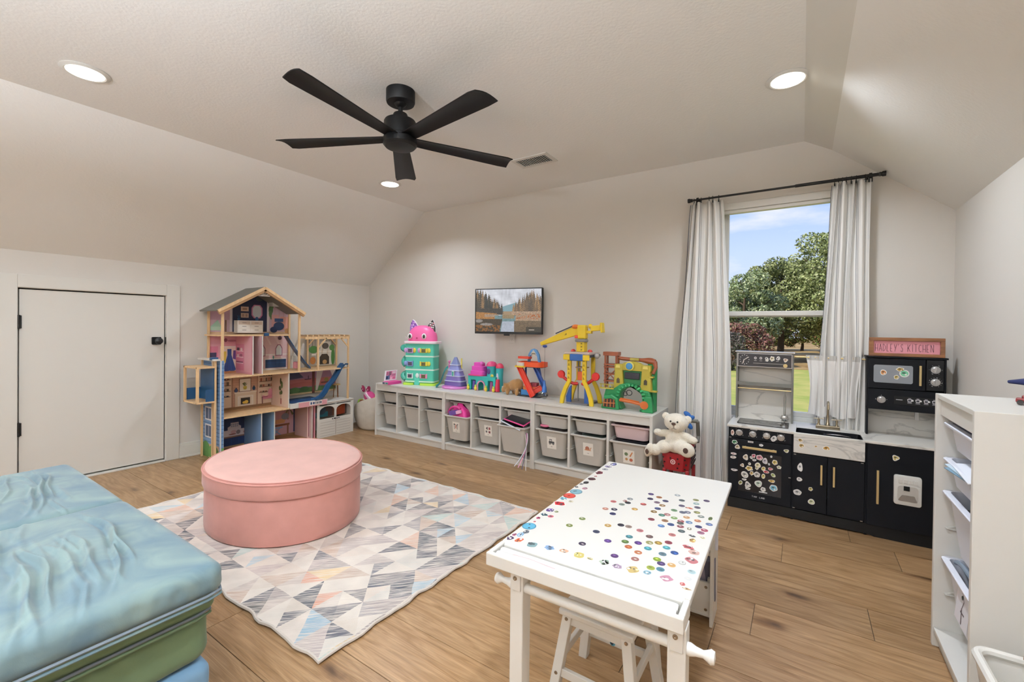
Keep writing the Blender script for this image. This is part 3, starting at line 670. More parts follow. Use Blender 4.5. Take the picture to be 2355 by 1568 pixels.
def card(i, shapes):
    x = bays[i]; w, h = .085, .10; z0 = DZ[i]-.155; yb = SY0+ddy[i]; sl = (.04-.016)/(.235-.012)
    xc = x+BW*.5-.042; o = Vector((xc, yb+.016+sl*(DZ[i]-.012-z0)-.0015, z0)); V = Vector((0, -sl, 1)).normalized()*h
    art('picture_card', [('r', 0, 0, 1, 1, 'f2efe8')]+shapes, o, (w, 0, 0), V, deep[i])
R_ = lambda x0, y0, x1, y1, c: ('r', x0, y0, x1, y1, c)
D_ = lambda x, y, a, b, c: ('d', x, y, a, b, c)
P_ = lambda pts, c: ('p', pts, c)
card(3, [R_(.2, .3, .27, .85, '4a4440'), R_(.16, .72, .4, .8, '3a3430'), P_([(.38, .45), (.46, .3), (.52, .5), (.5, .8), (.42, .75)], 'b05a4a'), R_(.62, .3, .68, .8, '3c3a38'), P_([(.55, .65), (.75, .85), (.8, .8), (.6, .6)], '5a5048'), R_(.4, .12, .6, .15, '8a8580')])
card(4, [P_([(.2, .7), (.45, .88), (.45, .55)], '4a4446'), R_(.58, .6, .8, .82, 'a04a50'), D_(.28, .4, .11, .1, '5c5a5e'), R_(.56, .28, .8, .48, '7a4048'), R_(.4, .12, .6, .15, '8a8580')])
card(6, [R_(.2, .45, .8, .62, '4a4a4c'), R_(.28, .6, .55, .8, '3c3c3e'), R_(.33, .63, .5, .75, 'd8d8d4'), D_(.32, .43, .1, .09, '2c2c2e'), D_(.68, .43, .1, .09, '2c2c2e'), D_(.32, .43, .04, .04, 'c8c8c4'), D_(.68, .43, .04, .04, 'c8c8c4'), R_(.42, .16, .58, .2, '8a8580')])
card(7, [D_(.42, .56, .2, .17, '9c5a46'), D_(.42, .56, .12, .1, 'b47a5c'), D_(.42, .56, .05, .04, '8a4a3a'), P_([(.12, .4), (.82, .4), (.74, .46), (.2, .48)], 'c8906c'), P_([(.68, .42), (.84, .66), (.78, .7), (.62, .48)], 'c8906c'), R_(.42, .16, .58, .2, '8a8580')])
card(8, [D_(.28, .68, .16, .13, '6a7a58'), P_([(.55, .55), (.8, .9), (.86, .84), (.66, .5)], 'c07a48'), D_(.3, .3, .12, .1, 'b48a58'), D_(.7, .28, .15, .12, 'b0604a')])
# what the bins hold
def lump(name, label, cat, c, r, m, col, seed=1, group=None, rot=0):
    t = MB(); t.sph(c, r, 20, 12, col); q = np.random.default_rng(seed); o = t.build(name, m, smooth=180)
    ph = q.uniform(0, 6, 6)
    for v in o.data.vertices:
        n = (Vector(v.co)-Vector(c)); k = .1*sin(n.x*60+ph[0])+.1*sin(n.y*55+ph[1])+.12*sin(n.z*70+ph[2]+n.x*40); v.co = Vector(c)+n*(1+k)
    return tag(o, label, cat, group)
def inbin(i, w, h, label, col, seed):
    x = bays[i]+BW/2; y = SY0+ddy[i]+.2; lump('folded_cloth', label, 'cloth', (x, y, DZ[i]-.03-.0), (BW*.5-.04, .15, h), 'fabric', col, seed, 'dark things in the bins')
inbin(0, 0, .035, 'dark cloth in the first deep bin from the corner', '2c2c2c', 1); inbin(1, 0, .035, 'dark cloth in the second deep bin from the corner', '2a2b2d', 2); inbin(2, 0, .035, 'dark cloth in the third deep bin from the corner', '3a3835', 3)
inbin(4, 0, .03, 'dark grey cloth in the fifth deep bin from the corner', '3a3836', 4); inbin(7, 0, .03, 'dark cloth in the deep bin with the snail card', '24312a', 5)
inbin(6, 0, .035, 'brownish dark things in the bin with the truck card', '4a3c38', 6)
lump('candy_wrapper', 'pink crinkled wrapper at the left of the bin with the truck card', 'wrapper', (bays[6]+.075, SY0+.06, .365), (.04, .03, .015), 'paint', 'd0708c', 9)
px = bays[3]+BW/2
pu = thing('toy_purse', 'bright pink toy purse sticking out of the fourth deep bin', 'purse', (px, SY0+.06, .30))
b = MB(); b.loft([rrect(px-.11+e, px+.10-e, SY0+.0+e2, SY0+.12-e2, z, .03) for z, e, e2 in ((.30, .01, .01), (.34, 0, 0), (.40, .03, .02), (.445, .075, .04), (.455, .085, .05))]); o = b.build('bag', 'paint', pu, smooth=60, bevel=0)
o.data.color_attributes['Col'].data.foreach_set('color', [*lin('e8409c'), 1]*len(o.data.loops))
b = MB(); b.tube(bez((px-.12, SY0+.02, .36), (px-.08, SY0, .43), (px-.02, SY0, .44), (px+.03, SY0+.01, .41), 14), .012, 8, 'c43a80'); b.build('handle', 'paint', pu)
b = MB(); b.obox((px-.035, SY0-.008, .372), (1, 0, .25), (0, 1, 0), (-.25, 0, 1), .05, .012, .022, '6a4a94'); b.obox((px+.03, SY0-.012, .385), (1, 0, .3), (0, 1, 0), (-.3, 0, 1), .03, .01, .016, 'f0b8d8'); b.build('tag', 'paint', pu, smooth=0, bevel=.004)
xx = bays[5]; 
for k, (c1, lab, dz, ry, ex) in enumerate((('d84a8c', 'black tablet with a pink rim lying across the sixth deep bin', .395, .14, .03), ('cfd8e4', 'black tablet with a pale rim half under the pink one in the sixth deep bin', .365, .24, -.005))):
    t = thing('toy_tablet', lab, 'tablet', (xx+BW/2, SY0-.01, dz)); q = Vector((cos(ry), -.1, -sin(ry))).normalized(); n = Vector((sin(ry), .0, cos(ry)))
    b = MB(); b.obox((xx+BW/2+ex, SY0+.03, dz), q, (0, 1, .15), n, .11, .10, .005, c1); b.build('rim', 'paint', t, smooth=0, bevel=.004)
    b = MB(); b.obox(Vector((xx+BW/2+ex, SY0+.03, dz))+n*.0045, q, (0, 1, .15), n, .102, .092, .002, '15151a'); b.build('screen', 'paint', t, smooth=0)
t = thing('dark_tray', 'black plastic tray resting in the ninth deep bin under the pinkish bin', 'tray', (bays[8]+BW/2, SY0+.1, .34))
b = MB(); x = bays[8]+BW/2; b.loft([rrect(x-.095, x+.115, SY0+.03, SY0+.26, z, .02) for z in (.315, .345)]+[rrect(x-.11, x+.13, SY0+.015, SY0+.275, .347, .02), rrect(x-.11, x+.13, SY0+.015, SY0+.275, .352, .02)]); b.build('tray', 'navy_black', t)
rb = thing('ribbon', 'pale ribbons hanging from the sixth deep bin to the floor', 'ribbon', (xx+BW-.01, SY0-.09, .005))
for k, c in enumerate(('e8e4e0', '4a4660', 'd890b0', 'c8ccd8')):
    b = MB(); pts = bez((xx+BW-.03+.008*k, SY0-.03, .30), (xx+BW+.0+.006*k, SY0-.04, .2), (xx+BW-.004-.012*k, SY0-.06, .1), (xx+BW+.015-.03*k, SY0-.085-.012*k, .006+.01*k))
    for p, q in zip(pts[:-1], pts[1:]): b.bar(p, q, .007, .0012, (0, 1, 0), c)
    b.build('strip', 'paint', rb, smooth=0)

# ------------------------------------------------------------------ toys standing on the storage frames
TZ = SH
# pink case with a standing sticker sheet
t = thing('toy_case', 'pink toy case with an open picture lid at the corner end of the shelf', 'toy', (-3.65, 3.21, TZ))
b = MB(); b.box(-3.70, -3.602, 3.12, 3.30, TZ, TZ+.03, 'e04a9c'); b.build('case', 'paint', t, smooth=0, bevel=.004)
art('case_front', [R_(0, 0, 1, 1, 'c8c4cc'), R_(.06, .15, .45, .85, '3a4a58'), R_(.55, .15, .95, .85, '5a8a8c'), D_(.5, .5, .05, .3, 'e8e8ea')], (-3.70, 3.1197, TZ+.003), (.09, 0, 0), (0, 0, .024), t)
L0 = Vector((-3.695, 3.14, TZ+.032)); LU = Vector((0, .17, 0)); LV = Vector((-.035, .045, .105)); n = LU.cross(LV).normalized()
b = MB(); b.prism([(0, 0), (1, 0), (1, 1), (0, 1)], L0-n*.006, LU, LV, n*.006, 'f2eef0'); b.build('lid', 'paint', t, smooth=0, bevel=.002)
art('sticker_sheet', [R_(.1, .1, .9, .92, 'e892b4'), R_(.1, .1, .42, .5, '5a6a90'), R_(.14, .14, .26, .4, '24304c'), R_(.3, .5, .52, .88, '8a5a70'), R_(.46, .1, .62, .3, 'f0c0d0'), R_(.66, .12, .86, .34, 'd86a94'), R_(.56, .42, .86, .6, 'c87a9c'), R_(.6, .66, .86, .86, 'f0d0dc'), R_(.12, .56, .26, .86, 'b0607c')], L0, LU, LV, t)
# cat-eared toy tower: built square, then turned
t = thing('toy_tower', 'tall turquoise toy tower with a pink cat-eared roof', 'toy', (-3.355, 3.314, TZ)); cx, cy = -3.355, 3.314
def bx(b, x0, x1, y0, y1, z0, z1, col=None): b.box(cx+x0, cx+x1, cy+y0, cy+y1, TZ+z0, TZ+z1, col)
b = MB(); b.loft([[(p[0], p[1], TZ+z) for p in rrect(cx-.165, cx+.165, cy, cy+.15, 0, .02)] for z in (.025, .435)], col='54c4ac'); b.build('body', 'paint', t)
b = MB()
for x0, x1 in ((-.18, -.06), (.01, .19)): b.loft([[(p[0], p[1], TZ+z) for p in rrect(cx+x0, cx+x1, cy-.03, cy+.165, 0, .03)] for z in (0, .022)], col='b8e04c')
b.build('base', 'paint', t)
b = MB(); bx(b, -.06, .01, .0, .15, 0, .025, '54c4ac'); bx(b, -.055, .005, -.004, .01, .0, .075, '5fd0b8'); b.build('door', 'paint', t, smooth=0, bevel=.01)
for z in (.03, .155, .295):
    b = MB(); b.loft([[(p[0], p[1], TZ+zz) for p in rrect(cx-.168, cx+.168, cy-.003, cy+.153, 0, .022)] for zz in (z, z+.014)], col='dff2e4'); b.build('floor_band', 'paint', t)
b = MB(); b.loft([[(p[0], p[1], TZ+z) for p in rrect(cx-.178-e, cx+.192+e, cy-.015-e, cy+.165+e, 0, .025)] for z, e in ((.435, -.004), (.44, 0), (.458, 0), (.462, -.004))], col='f4e6ee'); b.build('roof_band', 'paint', t)
wc = [('c8a0d8', 'e0c84a'), ('8ea0d8', 'e0d04c'), ('e4f0ec', 'e890b8')]
for r, z in enumerate((.365, .226, .096)):
    for k, x in enumerate((-.1, .053)):
        b = MB(); c = wc[r][k]; p = [(-.034, -.028), (.034, -.028), (.034, .034), (.024, .024), (-.024, .024), (-.034, .034)]
        b.prism([(q[0]*1.25, q[1]*.85) for q in p] if k else p, (cx+x, cy-.004, TZ+z), (1, 0, 0), (0, 0, 1), (0, -.008, 0), c); w = b.build('window_frame', 'paint', t, smooth=0, bevel=.003)
        b = MB(); b.prism([(q[0]*.68, q[1]*.68) for q in p], (cx+x, cy-.0125, TZ+z), (1, 0, 0), (0, 0, 1), (0, -.001, 0), '4a4458' if k == 0 else '5a5838'); b.build('pane', 'paint', w, smooth=0)
for i, (x, z) in enumerate(((-.155, .365), (-.055, .365), (.0, .365), (.11, .365), (-.155, .226), (.11, .226), (-.02, .10))):
    b = MB(); b.sph((cx+x, cy-.002, TZ+z), (.02, .008, .026), 12, 8, wc[min(i//3, 2)][i % 2]); b.build('flower_trim', 'paint', t)
b = MB(); R0 = [(.0, 1.0), (.25, 1.0), (.5, .96), (.75, .84), (.92, .62), (1.0, .3), (1.0, .0)]
rings = []
for s_, zz in ((1, .46), (1.0, .50), (.97, .53), (.88, .565), (.74, .595), (.52, .618), (.26, .628), (.03, .63)):
    rings.append([(cx+.004+.168*s_*cos(a)*(abs(cos(a))**-.25 if abs(cos(a)) > .05 else 1)*.97, cy+.075+.085*s_*sin(a), TZ+zz) for a in [2*pi*k/36 for k in range(36)]])
b.loft(rings, col='ec6aa6'); b.build('roof_dome', 'paint', t, smooth=60)
for s_ in (-1, 1):
    ex = cx+.008+s_*.098
    b = MB(); ear = [(-.05, 0), (.05, 0), (.044, .05), (.02, .10), (s_*.004, .13), (-.02, .10), (-.044, .05)]
    b.prism(ear, (ex, cy+.06, TZ+.565), (1, 0, s_*-.25), (s_*.12, 0, 1), (0, .03, 0), 'f4eef2'); e_ = b.build('ear', 'paint', t, smooth=0, bevel=.006)
    sh = [P_([(.5+q[0]*8, q[1]*6.4+.04) for q in ear], '9a6ac0' if s_ < 0 else '2a2a2c')]
    g = ['6a3f96', 'c99ae0', 'e4c8f0'] if s_ < 0 else ['f0f0ee', 'f0f0ee', 'e8a0a8']
    for q in range(4):
        for w in range(3): sh.append(R_(.3+w*.15, .1+q*.16, .41+w*.15, .2+q*.16, g[(q*2+w) % 3]))
    art('ear_print', sh, Vector((ex, cy+.0585, TZ+.568))+Vector((-.06, 0, s_*.015)), Vector((.12, 0, s_*-.03)), (s_*.017, 0, .14), e_)
def eye(x):
    y = cy-.012; b = MB(); b.sph((cx+x, y+.003, TZ+.515), (.026, .01, .03), 16, 10, 'f6f4f4'); e_ = b.build('eye', 'paint', t)
    b = MB(); b.sph((cx+x+.003, y-.005, TZ+.514), (.014, .005, .02), 14, 8, '2a2024'); b.build('pupil', 'paint', e_)
eye(-.105); eye(.055)
b = MB()
for s_ in (-1, 1):
    for k in range(3): b.bar((cx-.025+s_*.115, cy-.0, TZ+.500-.008*k), (cx-.025+s_*.15, cy+.016, TZ+.506-.014*k), .003, .003, (0, 1, 0), 'f4dce8')
b.build('whiskers', 'paint', t, smooth=0)
b = MB(); b.sph((cx-.025, cy-.012, TZ+.497), (.01, .006, .008), 10, 6, 'c03a70'); b.build('nose', 'paint', t)
for z0, z1, x1 in ((.36, .40, -.22), (.20, .29, -.20), (.05, .12, -.21)):
    b = MB(); b.tube(bez((cx-.16, cy+.09, TZ+z1), (cx+x1-.03, cy+.12, TZ+z1), (cx+x1-.03, cy+.05, TZ+z0+.03), (cx-.185, cy+.06, TZ+z0), 12), [.022, .024, .026]+[.026]*10, 10, '3aa08c'); b.build('side_slide', 'paint', t)
t.rotation_euler.z = radians(20)
# purple peak with a teal slide
t = thing('toy_peak', 'lilac stepped toy peak with pink base and teal slide', 'toy', (-2.925, 3.40, TZ)); cx, cy = -2.925, 3.40
b = MB(); b.lathe([(0, 0), (.135, 0), (.14, .012), (.13, .022), (.09, .026), (0, .026)], (cx, cy, TZ), n=32, col='d080c4'); b.build('base', 'paint', t)
cs = ['6c5a9c', '7a6cae', '8a86c4', '8e94cc', '7f8ab8']; zz = [.026, .075, .125, .18, .235, .315]; ww = [.115, .105, .09, .072, .05, .014]
for k in range(5):
    b = MB(); b.loft([[(cx+p[0]*1., cy+p[1]*.55, TZ+z) for p in rrect(-w, w, -w, w, 0, w*.45)] for z, w in ((zz[k], ww[k]), (zz[k+1]-.004, ww[k+1]*1.02))], col=cs[k]); q = b.build('tier', 'paint', t)
    if k < 4: b = MB(); b.loft([[(cx+p[0], cy+p[1]*.55, TZ+z) for p in rrect(-w, w, -w, w, 0, w*.45)] for z, w in ((zz[k+1]-.006, ww[k+1]+.012), (zz[k+1]+.002, ww[k+1]+.012))], col='cfd4ea'); b.build('ledge', 'paint', t)
b = MB(); b.box(cx+.0, cx+.03, cy-.062, cy-.05, TZ+.12, TZ+.175, 'e0e8e8'); b.box(cx+.004, cx+.026, cy-.064, cy-.06, TZ+.125, TZ+.17, '4aa090'); b.build('window', 'paint', t, smooth=0, bevel=.003)
pts = bez((cx-.085, cy-.02, TZ+.20), (cx-.15, cy-.03, TZ+.17), (cx-.11, cy-.06, TZ+.04), (cx-.17, cy-.10, TZ+.006), 14); b = MB()
sec = []
for i, p in enumerate(pts):
    s_ = Vector((.55, -.8, 0)).normalized()*.028
    sec.append([p-s_+Vector((0, 0, .02)), p-s_*.8, p+s_*.8, p+s_+Vector((0, 0, .02)), p+s_*1.15+Vector((0, 0, .02)), p+s_-Vector((0, 0, .006)), p-s_-Vector((0, 0, .006)), p-s_*1.15+Vector((0, 0, .02))])
b.loft(sec, col='2a8c88'); b.build('slide', 'paint', t, smooth=30)
b = MB(); b.cyl((cx-.085, cy, TZ+.2), (cx-.085, cy, TZ+.25), .012, .008, col='d878b0'); b.sph((cx-.085, cy, TZ+.262), .013, col='d878b0'); b.build('pink_finial', 'paint', t)
b = MB(); b.cyl((cx+.06, cy+.02, TZ+.1), (cx+.06, cy+.02, TZ+.30), .007, col='dcd060'); b.build('yellow_post', 'paint', t)
# turquoise and pink playset
t = thing('toy_playset', 'turquoise and pink toy playset with arches and domed roofs', 'toy', (-2.59, 3.455, TZ)); cx, cy = -2.59, 3.455
b = MB()
arch = [(-.165, 0), (-.06, 0)]+[(-.005+.05*cos(a), .04+.05*sin(a)+.0) for a in np.linspace(pi, 0, 9)]+[(.045, 0), (.07, 0), (.075, .11), (.135, .11), (.14, 0), (.16, 0), (.16, .135), (-.165, .135), (-.15, .11), (-.075, .11)]
arch = [(-.165, 0), (-.135, 0), (-.135, .10), (-.075, .10), (-.07, 0), (-.055, 0)]+[(-.005+.05*cos(a), .05+.05*sin(a)) for a in np.linspace(pi, 0, 9)]+[(.045, 0), (.07, 0), (.075, .10), (.135, .10), (.14, 0), (.16, 0), (.165, .14), (-.17, .14)]
b.prism(arch, (cx, cy-.06, TZ), (1, 0, 0), (0, 0, 1), (0, .11, 0), '35b0a8'); b.build('arcade', 'paint', t, smooth=0, bevel=.004)
b = MB(); b.prism([(-.005+.05*cos(a), .05+.05*sin(a)) for a in np.linspace(pi, 0, 9)]+[(.045, 0), (.03, 0)]+[(-.005+.037*cos(a), .05+.037*sin(a)) for a in np.linspace(0, pi, 9)]+[(-.042, 0), (-.055, 0)], (cx, cy-.066, TZ), (1, 0, 0), (0, 0, 1), (0, .012, 0), 'c890a8'); b.build('arch_trim', 'paint', t, smooth=0)
for k, x in enumerate((-.158, -.066, .06, .15)):
    b = MB(); b.sph((cx+x, cy-.07, TZ+.02), (.017, .014, .022), 12, 8, 'e0c848'); b.sph((cx+x, cy-.07, TZ+.045), (.012, .01, .012), 10, 6, 'a8c850'); b.build('foot', 'paint', t)
b = MB(); b.loft([rrect(cx-.18, cx+.02, cy-.07, cy+.06, TZ+z, .04) for z in (.14, .152)], col='d04884'); b.build('deck', 'paint', t)
b = MB()
for k, (w, z0, z1) in enumerate(((.085, .152, .19), (.075, .19, .235), (.055, .235, .27))): b.loft([rrect(cx-.07-w, cx-.07+w, cy-.06+k*.008, cy+.055-k*.01, TZ+z, .03) for z in (z0, z1-.004)]+[rrect(cx-.07-w*.85, cx-.07+w*.85, cy-.055+k*.008, cy+.05-k*.01, TZ+z1, .03)], col='d850b4')
b.sph((cx-.03, cy-.02, TZ+.262), (.02, .02, .02), 12, 8, 'e070c4'); b.build('pink_cave', 'paint', t, smooth=30)
for x, z0, h, rr, rc in ((.07, .14, .10, .048, 'd84c80'), (.165, .0, .225, .036, 'd04060')):
    b = MB(); b.lathe([(rr, z0), (rr*.9, z0+h*.6), (rr*1.02, z0+h), (rr*.9, z0+h+.004)], (cx+x, cy+.01, TZ), n=20, col='3cb0b4'); tw = b.build('tower', 'paint', t)
    b = MB(); b.lathe([(rr*1.08, z0+h), (rr*1.1, z0+h+.012), (rr*.85, z0+h+.034), (rr*.4, z0+h+.045), (0, z0+h+.047)], (cx+x, cy+.01, TZ), n=20, col=rc); b.build('tower_roof', 'paint', t)
    b = MB(); b.sph((cx+x-.004, cy+.01-rr*.92, TZ+z0+h*.5), (rr*.42, .006, h*.3), 14, 10, '54407c' if x < .1 else 'd8d0e0'); b.build('doorway', 'paint', tw)
b = MB(); b.tube([(cx+.168, cy-.035, TZ+.005), (cx+.17, cy-.03, TZ+.12)], [.028, .022], 14, 'c83050'); b.build('red_tube', 'paint', t)
b = MB(); b.sph((cx+.115, cy-.045, TZ+.15), (.018, .012, .016), 12, 8, 'd8d060'); b.build('yellow_star', 'paint', t)
b = MB(); b.cyl((cx-.105, cy-.03, TZ+.0), (cx-.105, cy-.03, TZ+.09), .026, .022, col='5a4a90'); b.build('violet_tube', 'paint', t)
b = MB(); b.cyl((cx+.105, cy-.03, TZ+.0), (cx+.105, cy-.03, TZ+.095), .024, .02, col='8a4a78'); b.build('violet_tube', 'paint', t)
# organic bodies: ellipsoids fused into one skin
def fused(name, blobs, m, parent, vox=.006, sm=6):
    b = MB()
    for c, r, *rot in blobs: b.sph(c, r, 18, 12, rot=rot[0] if rot else None)
    o = b.build(name, m, parent, smooth=180)
    k = o.modifiers.new('fuse', 'REMESH'); k.mode = 'VOXEL'; k.voxel_size = vox; k.use_smooth_shade = True
    k = o.modifiers.new('soft', 'SMOOTH'); k.iterations = sm; k.factor = .5
    return o
t = thing('plush_dog', 'brown plush animal standing with its head down on the shelf', 'soft toy', (-2.20, 3.37, TZ)); x, y, z = -2.20, 3.38, TZ
fused('body', [((x+.01, y+.01, z+.085), (.075, .045, .058)), ((x+.035, y+.01, z+.095), (.055, .045, .055)), ((x-.075, y-.01, z+.06), (.042, .035, .045)), ((x-.105, y-.02, z+.04), (.022, .022, .028)),
   ((x-.05, y-.035, z+.03), (.02, .02, .035)), ((x-.03, y+.04, z+.03), (.02, .02, .035)), ((x+.05, y-.03, z+.03), (.024, .022, .035)), ((x+.06, y+.04, z+.03), (.022, .02, .035))], 'plush_brown', t)
for s_ in (-1, 1): MB().sph((x-.075, y-.01+s_*.035, z+.085), (.016, .008, .022), 12, 8).build('ear', 'plush_brown', t)
MB().box(x-.118, x-.106, y-.03, y-.025, z+.055, z+.072, None).build('tag', 'white', t, smooth=0)
# orange track tower
t = thing('toy_track_tower', 'orange and blue toy race-track tower with a blue arch on top', 'toy', (-2.03, 3.40, TZ)); cx, cy = -2.03, 3.40
b = MB(); b.loft([rrect(cx-.14, cx+.12, cy-.06, cy+.12, TZ+z, .03) for z in (0, .012)], col='1c1c1f'); b.build('base_plate', 'paint', t)
def channel(p0, p1, w, col, nm='ramp'):
    b = MB(); p0, p1 = Vector(p0), Vector(p1); d = (p1-p0).normalized(); s_ = d.cross(Vector((0, -1, 0))).normalized() if abs(d.y) < .9 else Vector((1, 0, 0)); f = Vector((0, -1, 0))
    b.obox((p0+p1)/2, d, s_, f, (p1-p0).length/2, w/2, .005, col)
    for k in (-1, 1): b.obox((p0+p1)/2+s_*k*w/2+f*.006, d, s_, f, (p1-p0).length/2, .004, .011, col)
    b.build(nm, 'paint', t, smooth=0, bevel=.002)
channel((cx-.12, cy-.03, TZ+.29), (cx+.07, cy-.08, TZ+.015), .045, 'd8412e'); channel((cx+.02, cy+.03, TZ+.27), (cx+.115, cy+.03, TZ+.10), .03, '2a4c94', 'blue_ramp')
channel((cx+.12, cy-.02, TZ+.09), (cx+.02, cy-.05, TZ+.03), .04, 'd8412e')
b = MB(); b.loft([rrect(cx-.115, cx+.125, cy-.05, cy+.09, TZ+z, .05) for z in (.262, .268)], col='303034'); b.build('under_plate', 'paint', t)
b = MB(); b.loft([rrect(cx-.13+e, cx+.135-e, cy-.06+e, cy+.1-e, TZ+z, .055) for z, e in ((.268, 0), (.31, 0), (.31, .01), (.285, .012))], col='e05426'); b.build('top_track', 'paint', t)
b = MB(); b.loft([rrect(cx-.135, cx-.03, cy-.085, cy-.03, TZ+z, .02) for z in (.262, .275)], col='e0c03c'); b.build('yellow_gate', 'paint', t)
b = MB(); b.loft([rrect(cx-.115, cx-.04, cy-.075, cy-.04, TZ+z, .012) for z in (.275, .305)], col='d8d4cc'); b.build('white_car', 'paint', t)
b = MB(); b.loft([rrect(cx-.12, cx+.0, cy-.055, cy+.02, TZ+z, .02) for z in (.338, .358)], col='d84a34'); b.build('upper_tray', 'paint', t)
b = MB(); o_ = [(-.065, 0), (-.055, .07), (-.03, .11), (.0, .12), (.03, .11), (.055, .07), (.07, 0), (.045, 0), (.035, .055), (.0, .07), (-.035, .055), (-.04, 0)]
b.prism(o_, (cx+.02, cy+.0, TZ+.31), (1, 0, 0), (0, 0, 1), (0, .02, 0), '5b93c8'); a_ = b.build('arch_sign', 'paint', t, smooth=0, bevel=.003)
art('sign_print', [P_([(.1, .3), (.5, .95), (.9, .3), (.5, .5)], 'c8d0d8'), D_(.5, .5, .22, .16, 'd8cca0'), R_(.3, .44, .7, .54, '44505c')], (cx-.03, cy-.001, TZ+.345), (.1, 0, 0), (0, 0, .08), a_)
b = MB(); b.tube([(cx+.05, cy+.04, TZ+.27), (cx+.115, cy+.045, TZ+.012)], .012, 8, '2c4a8c'); b.tube([(cx-.09, cy+.05, TZ+.27), (cx-.09, cy+.05, TZ+.012)], .01, 8, '2c4a8c'); b.build('blue_leg', 'paint', t)
b = MB(); b.loft([rrect(cx-.085, cx+.06, cy-.05, cy+.03, TZ+z, .015) for z in (.014, .06)], col='3a78b0'); b.loft([rrect(cx-.07, cx+.06, cy-.04, cy+.02, TZ+z, .02) for z in (.06, .09)], col='d0783c'); b.loft([rrect(cx-.0, cx+.07, cy-.03, cy+.03, TZ+z, .015) for z in (.09, .125)], col='8c3a44'); b.build('garage', 'paint', t, smooth=30)
# yellow crane
t = thing('toy_crane', 'tall yellow toy crane tower with a blue hook hanging from its jib', 'toy', (-1.51, 3.33, TZ)); cx, cy = -1.51, 3.33
Ye = 'e6c52c'
b = MB(); b.loft([rrect(cx-.10, cx+.10, cy-.09, cy+.14, TZ+z, .03) for z in (0, .015)], col='6c6a6e'); b.build('base', 'paint', t)
for s_ in (-1, 1):
    for yy in (-.085, .09):
        pr = [(.115, 0), (.148, 0), (.142, .06), (.112, .14), (.082, .19), (.082, .40), (.05, .40), (.05, .185), (.082, .125), (.105, .06)]
        b = MB(); b.prism([(s_*p[0], p[1]) for p in pr], (cx, cy+yy-.012, TZ), (1, 0, 0), (0, 0, 1), (0, .024, 0), Ye); lg = b.build('leg', 'paint', t, smooth=0, bevel=.004)
        if yy < 0:
            sh = []
            for k in range(5): sh.append(P_([(.25, .52+k*.088), (.75, .52+k*.088), (.5 if k % 2 else .3, .585+k*.088)], '9a7c1c'))
            art('truss_marks', sh, (cx+s_*.066-.016, cy-.0975, TZ), (.032, 0, 0), (0, 0, .40), lg)
            b = MB(); b.prism([(s_*p[0], p[1]) for p in ((.06, .015), (.1, .015), (.1, .06), (.075, .13), (.06, .15))], (cx, cy-.07, TZ), (1, 0, 0), (0, 0, 1), (0, .02, 0), '2d5496'); b.build('blue_panel', 'paint', t, smooth=0)
b = MB(); b.box(cx-.118, cx+.118, cy-.10, cy+.12, TZ+.385, TZ+.405, '3a3c44'); b.box(cx-.11, cx+.11, cy-.095, cy+.115, TZ+.405, TZ+.425, 'c8b8b0'); b.build('deck', 'paint', t, smooth=0, bevel=.005)
b = MB(); b.box(cx-.055, cx+.06, cy-.112, cy-.098, TZ+.355, TZ+.41, '2f5ea0'); b.build('control_panel', 'paint', t, smooth=0, bevel=.008)
for s_ in (-1, 1):
    b = MB(); b.box(cx+s_*.085-.03, cx+s_*.085+.03, cy-.108, cy-.095, TZ+.36, TZ+.405, Ye); b.build('cap', 'paint', t, smooth=0, bevel=.005)
    b = MB(); b.sph((cx+s_*.075, cy, TZ+.43), (.02, .02, .016), 12, 8, 'd84a44'); b.build('beacon', 'paint', t)
b = MB(); b.sph((cx+.135, cy+.0, TZ+.395), .022, 14, 10, 'b8b4b0'); b.build('grey_knob', 'paint', t)
b = MB(); b.box(cx-.035, cx+.035, cy-.03, cy+.04, TZ+.425, TZ+.51, Ye); b.build('mast', 'paint', t, smooth=0, bevel=.006)
art('mast_marks', [P_([(.6, .1), (.8, .2), (.6, .3)], '6a5a14'), P_([(.6, .4), (.8, .5), (.6, .6)], '6a5a14'), P_([(.6, .7), (.8, .8), (.6, .9)], '6a5a14')], (cx-.035, cy-.0305, TZ+.425), (.07, 0, 0), (0, 0, .085), t)
MB().lathe([(.05, .505), (.055, .512), (.055, .522), (.05, .53)], (cx, cy, TZ), n=24, col='84827e').build('turntable', 'paint', t)
b = MB(); b.box(cx-.03, cx+.045, cy-.03, cy+.03, TZ+.53, TZ+.645, Ye); b.build('cab', 'paint', t, smooth=0, bevel=.01)
b = MB(); b.box(cx-.05, cx-.02, cy-.035, cy+.035, TZ+.535, TZ+.56, 'd84a30'); b.sph((cx-.055, cy, TZ+.63), (.04, .025, .02), 12, 8, 'e07a2c'); b.build('orange_trim', 'paint', t, smooth=30, bevel=.004)
J0, J1 = Vector((cx-.02, cy-.012, TZ+.60)), Vector((cx-.385, cy-.012, TZ+.475))
b = MB(); dj = (J1-J0).normalized(); up = Vector((dj.z, 0, -dj.x)); up = -up if up.z < 0 else up
b.prism([(0, -.035), (1, -.012), (1, .018), (0, .05)], J0, J1-J0, up, (0, .03, 0), Ye); b.build('jib', 'paint', t, smooth=0, bevel=.006)
sh = []
for k in range(8): u = .3+k*.08; sh.append(P_([(u, .42), (u+.065, .42), (u+(.06 if k % 2 else .0), .68-.15*u)], '8f7a20'))
art('jib_marks', sh, J0-up*.035+Vector((0, -.0006, 0))+(J1-J0)*0, J1-J0, up*.085, t)
bpy.data.objects['jib_marks'].scale = (1, 1, 1)
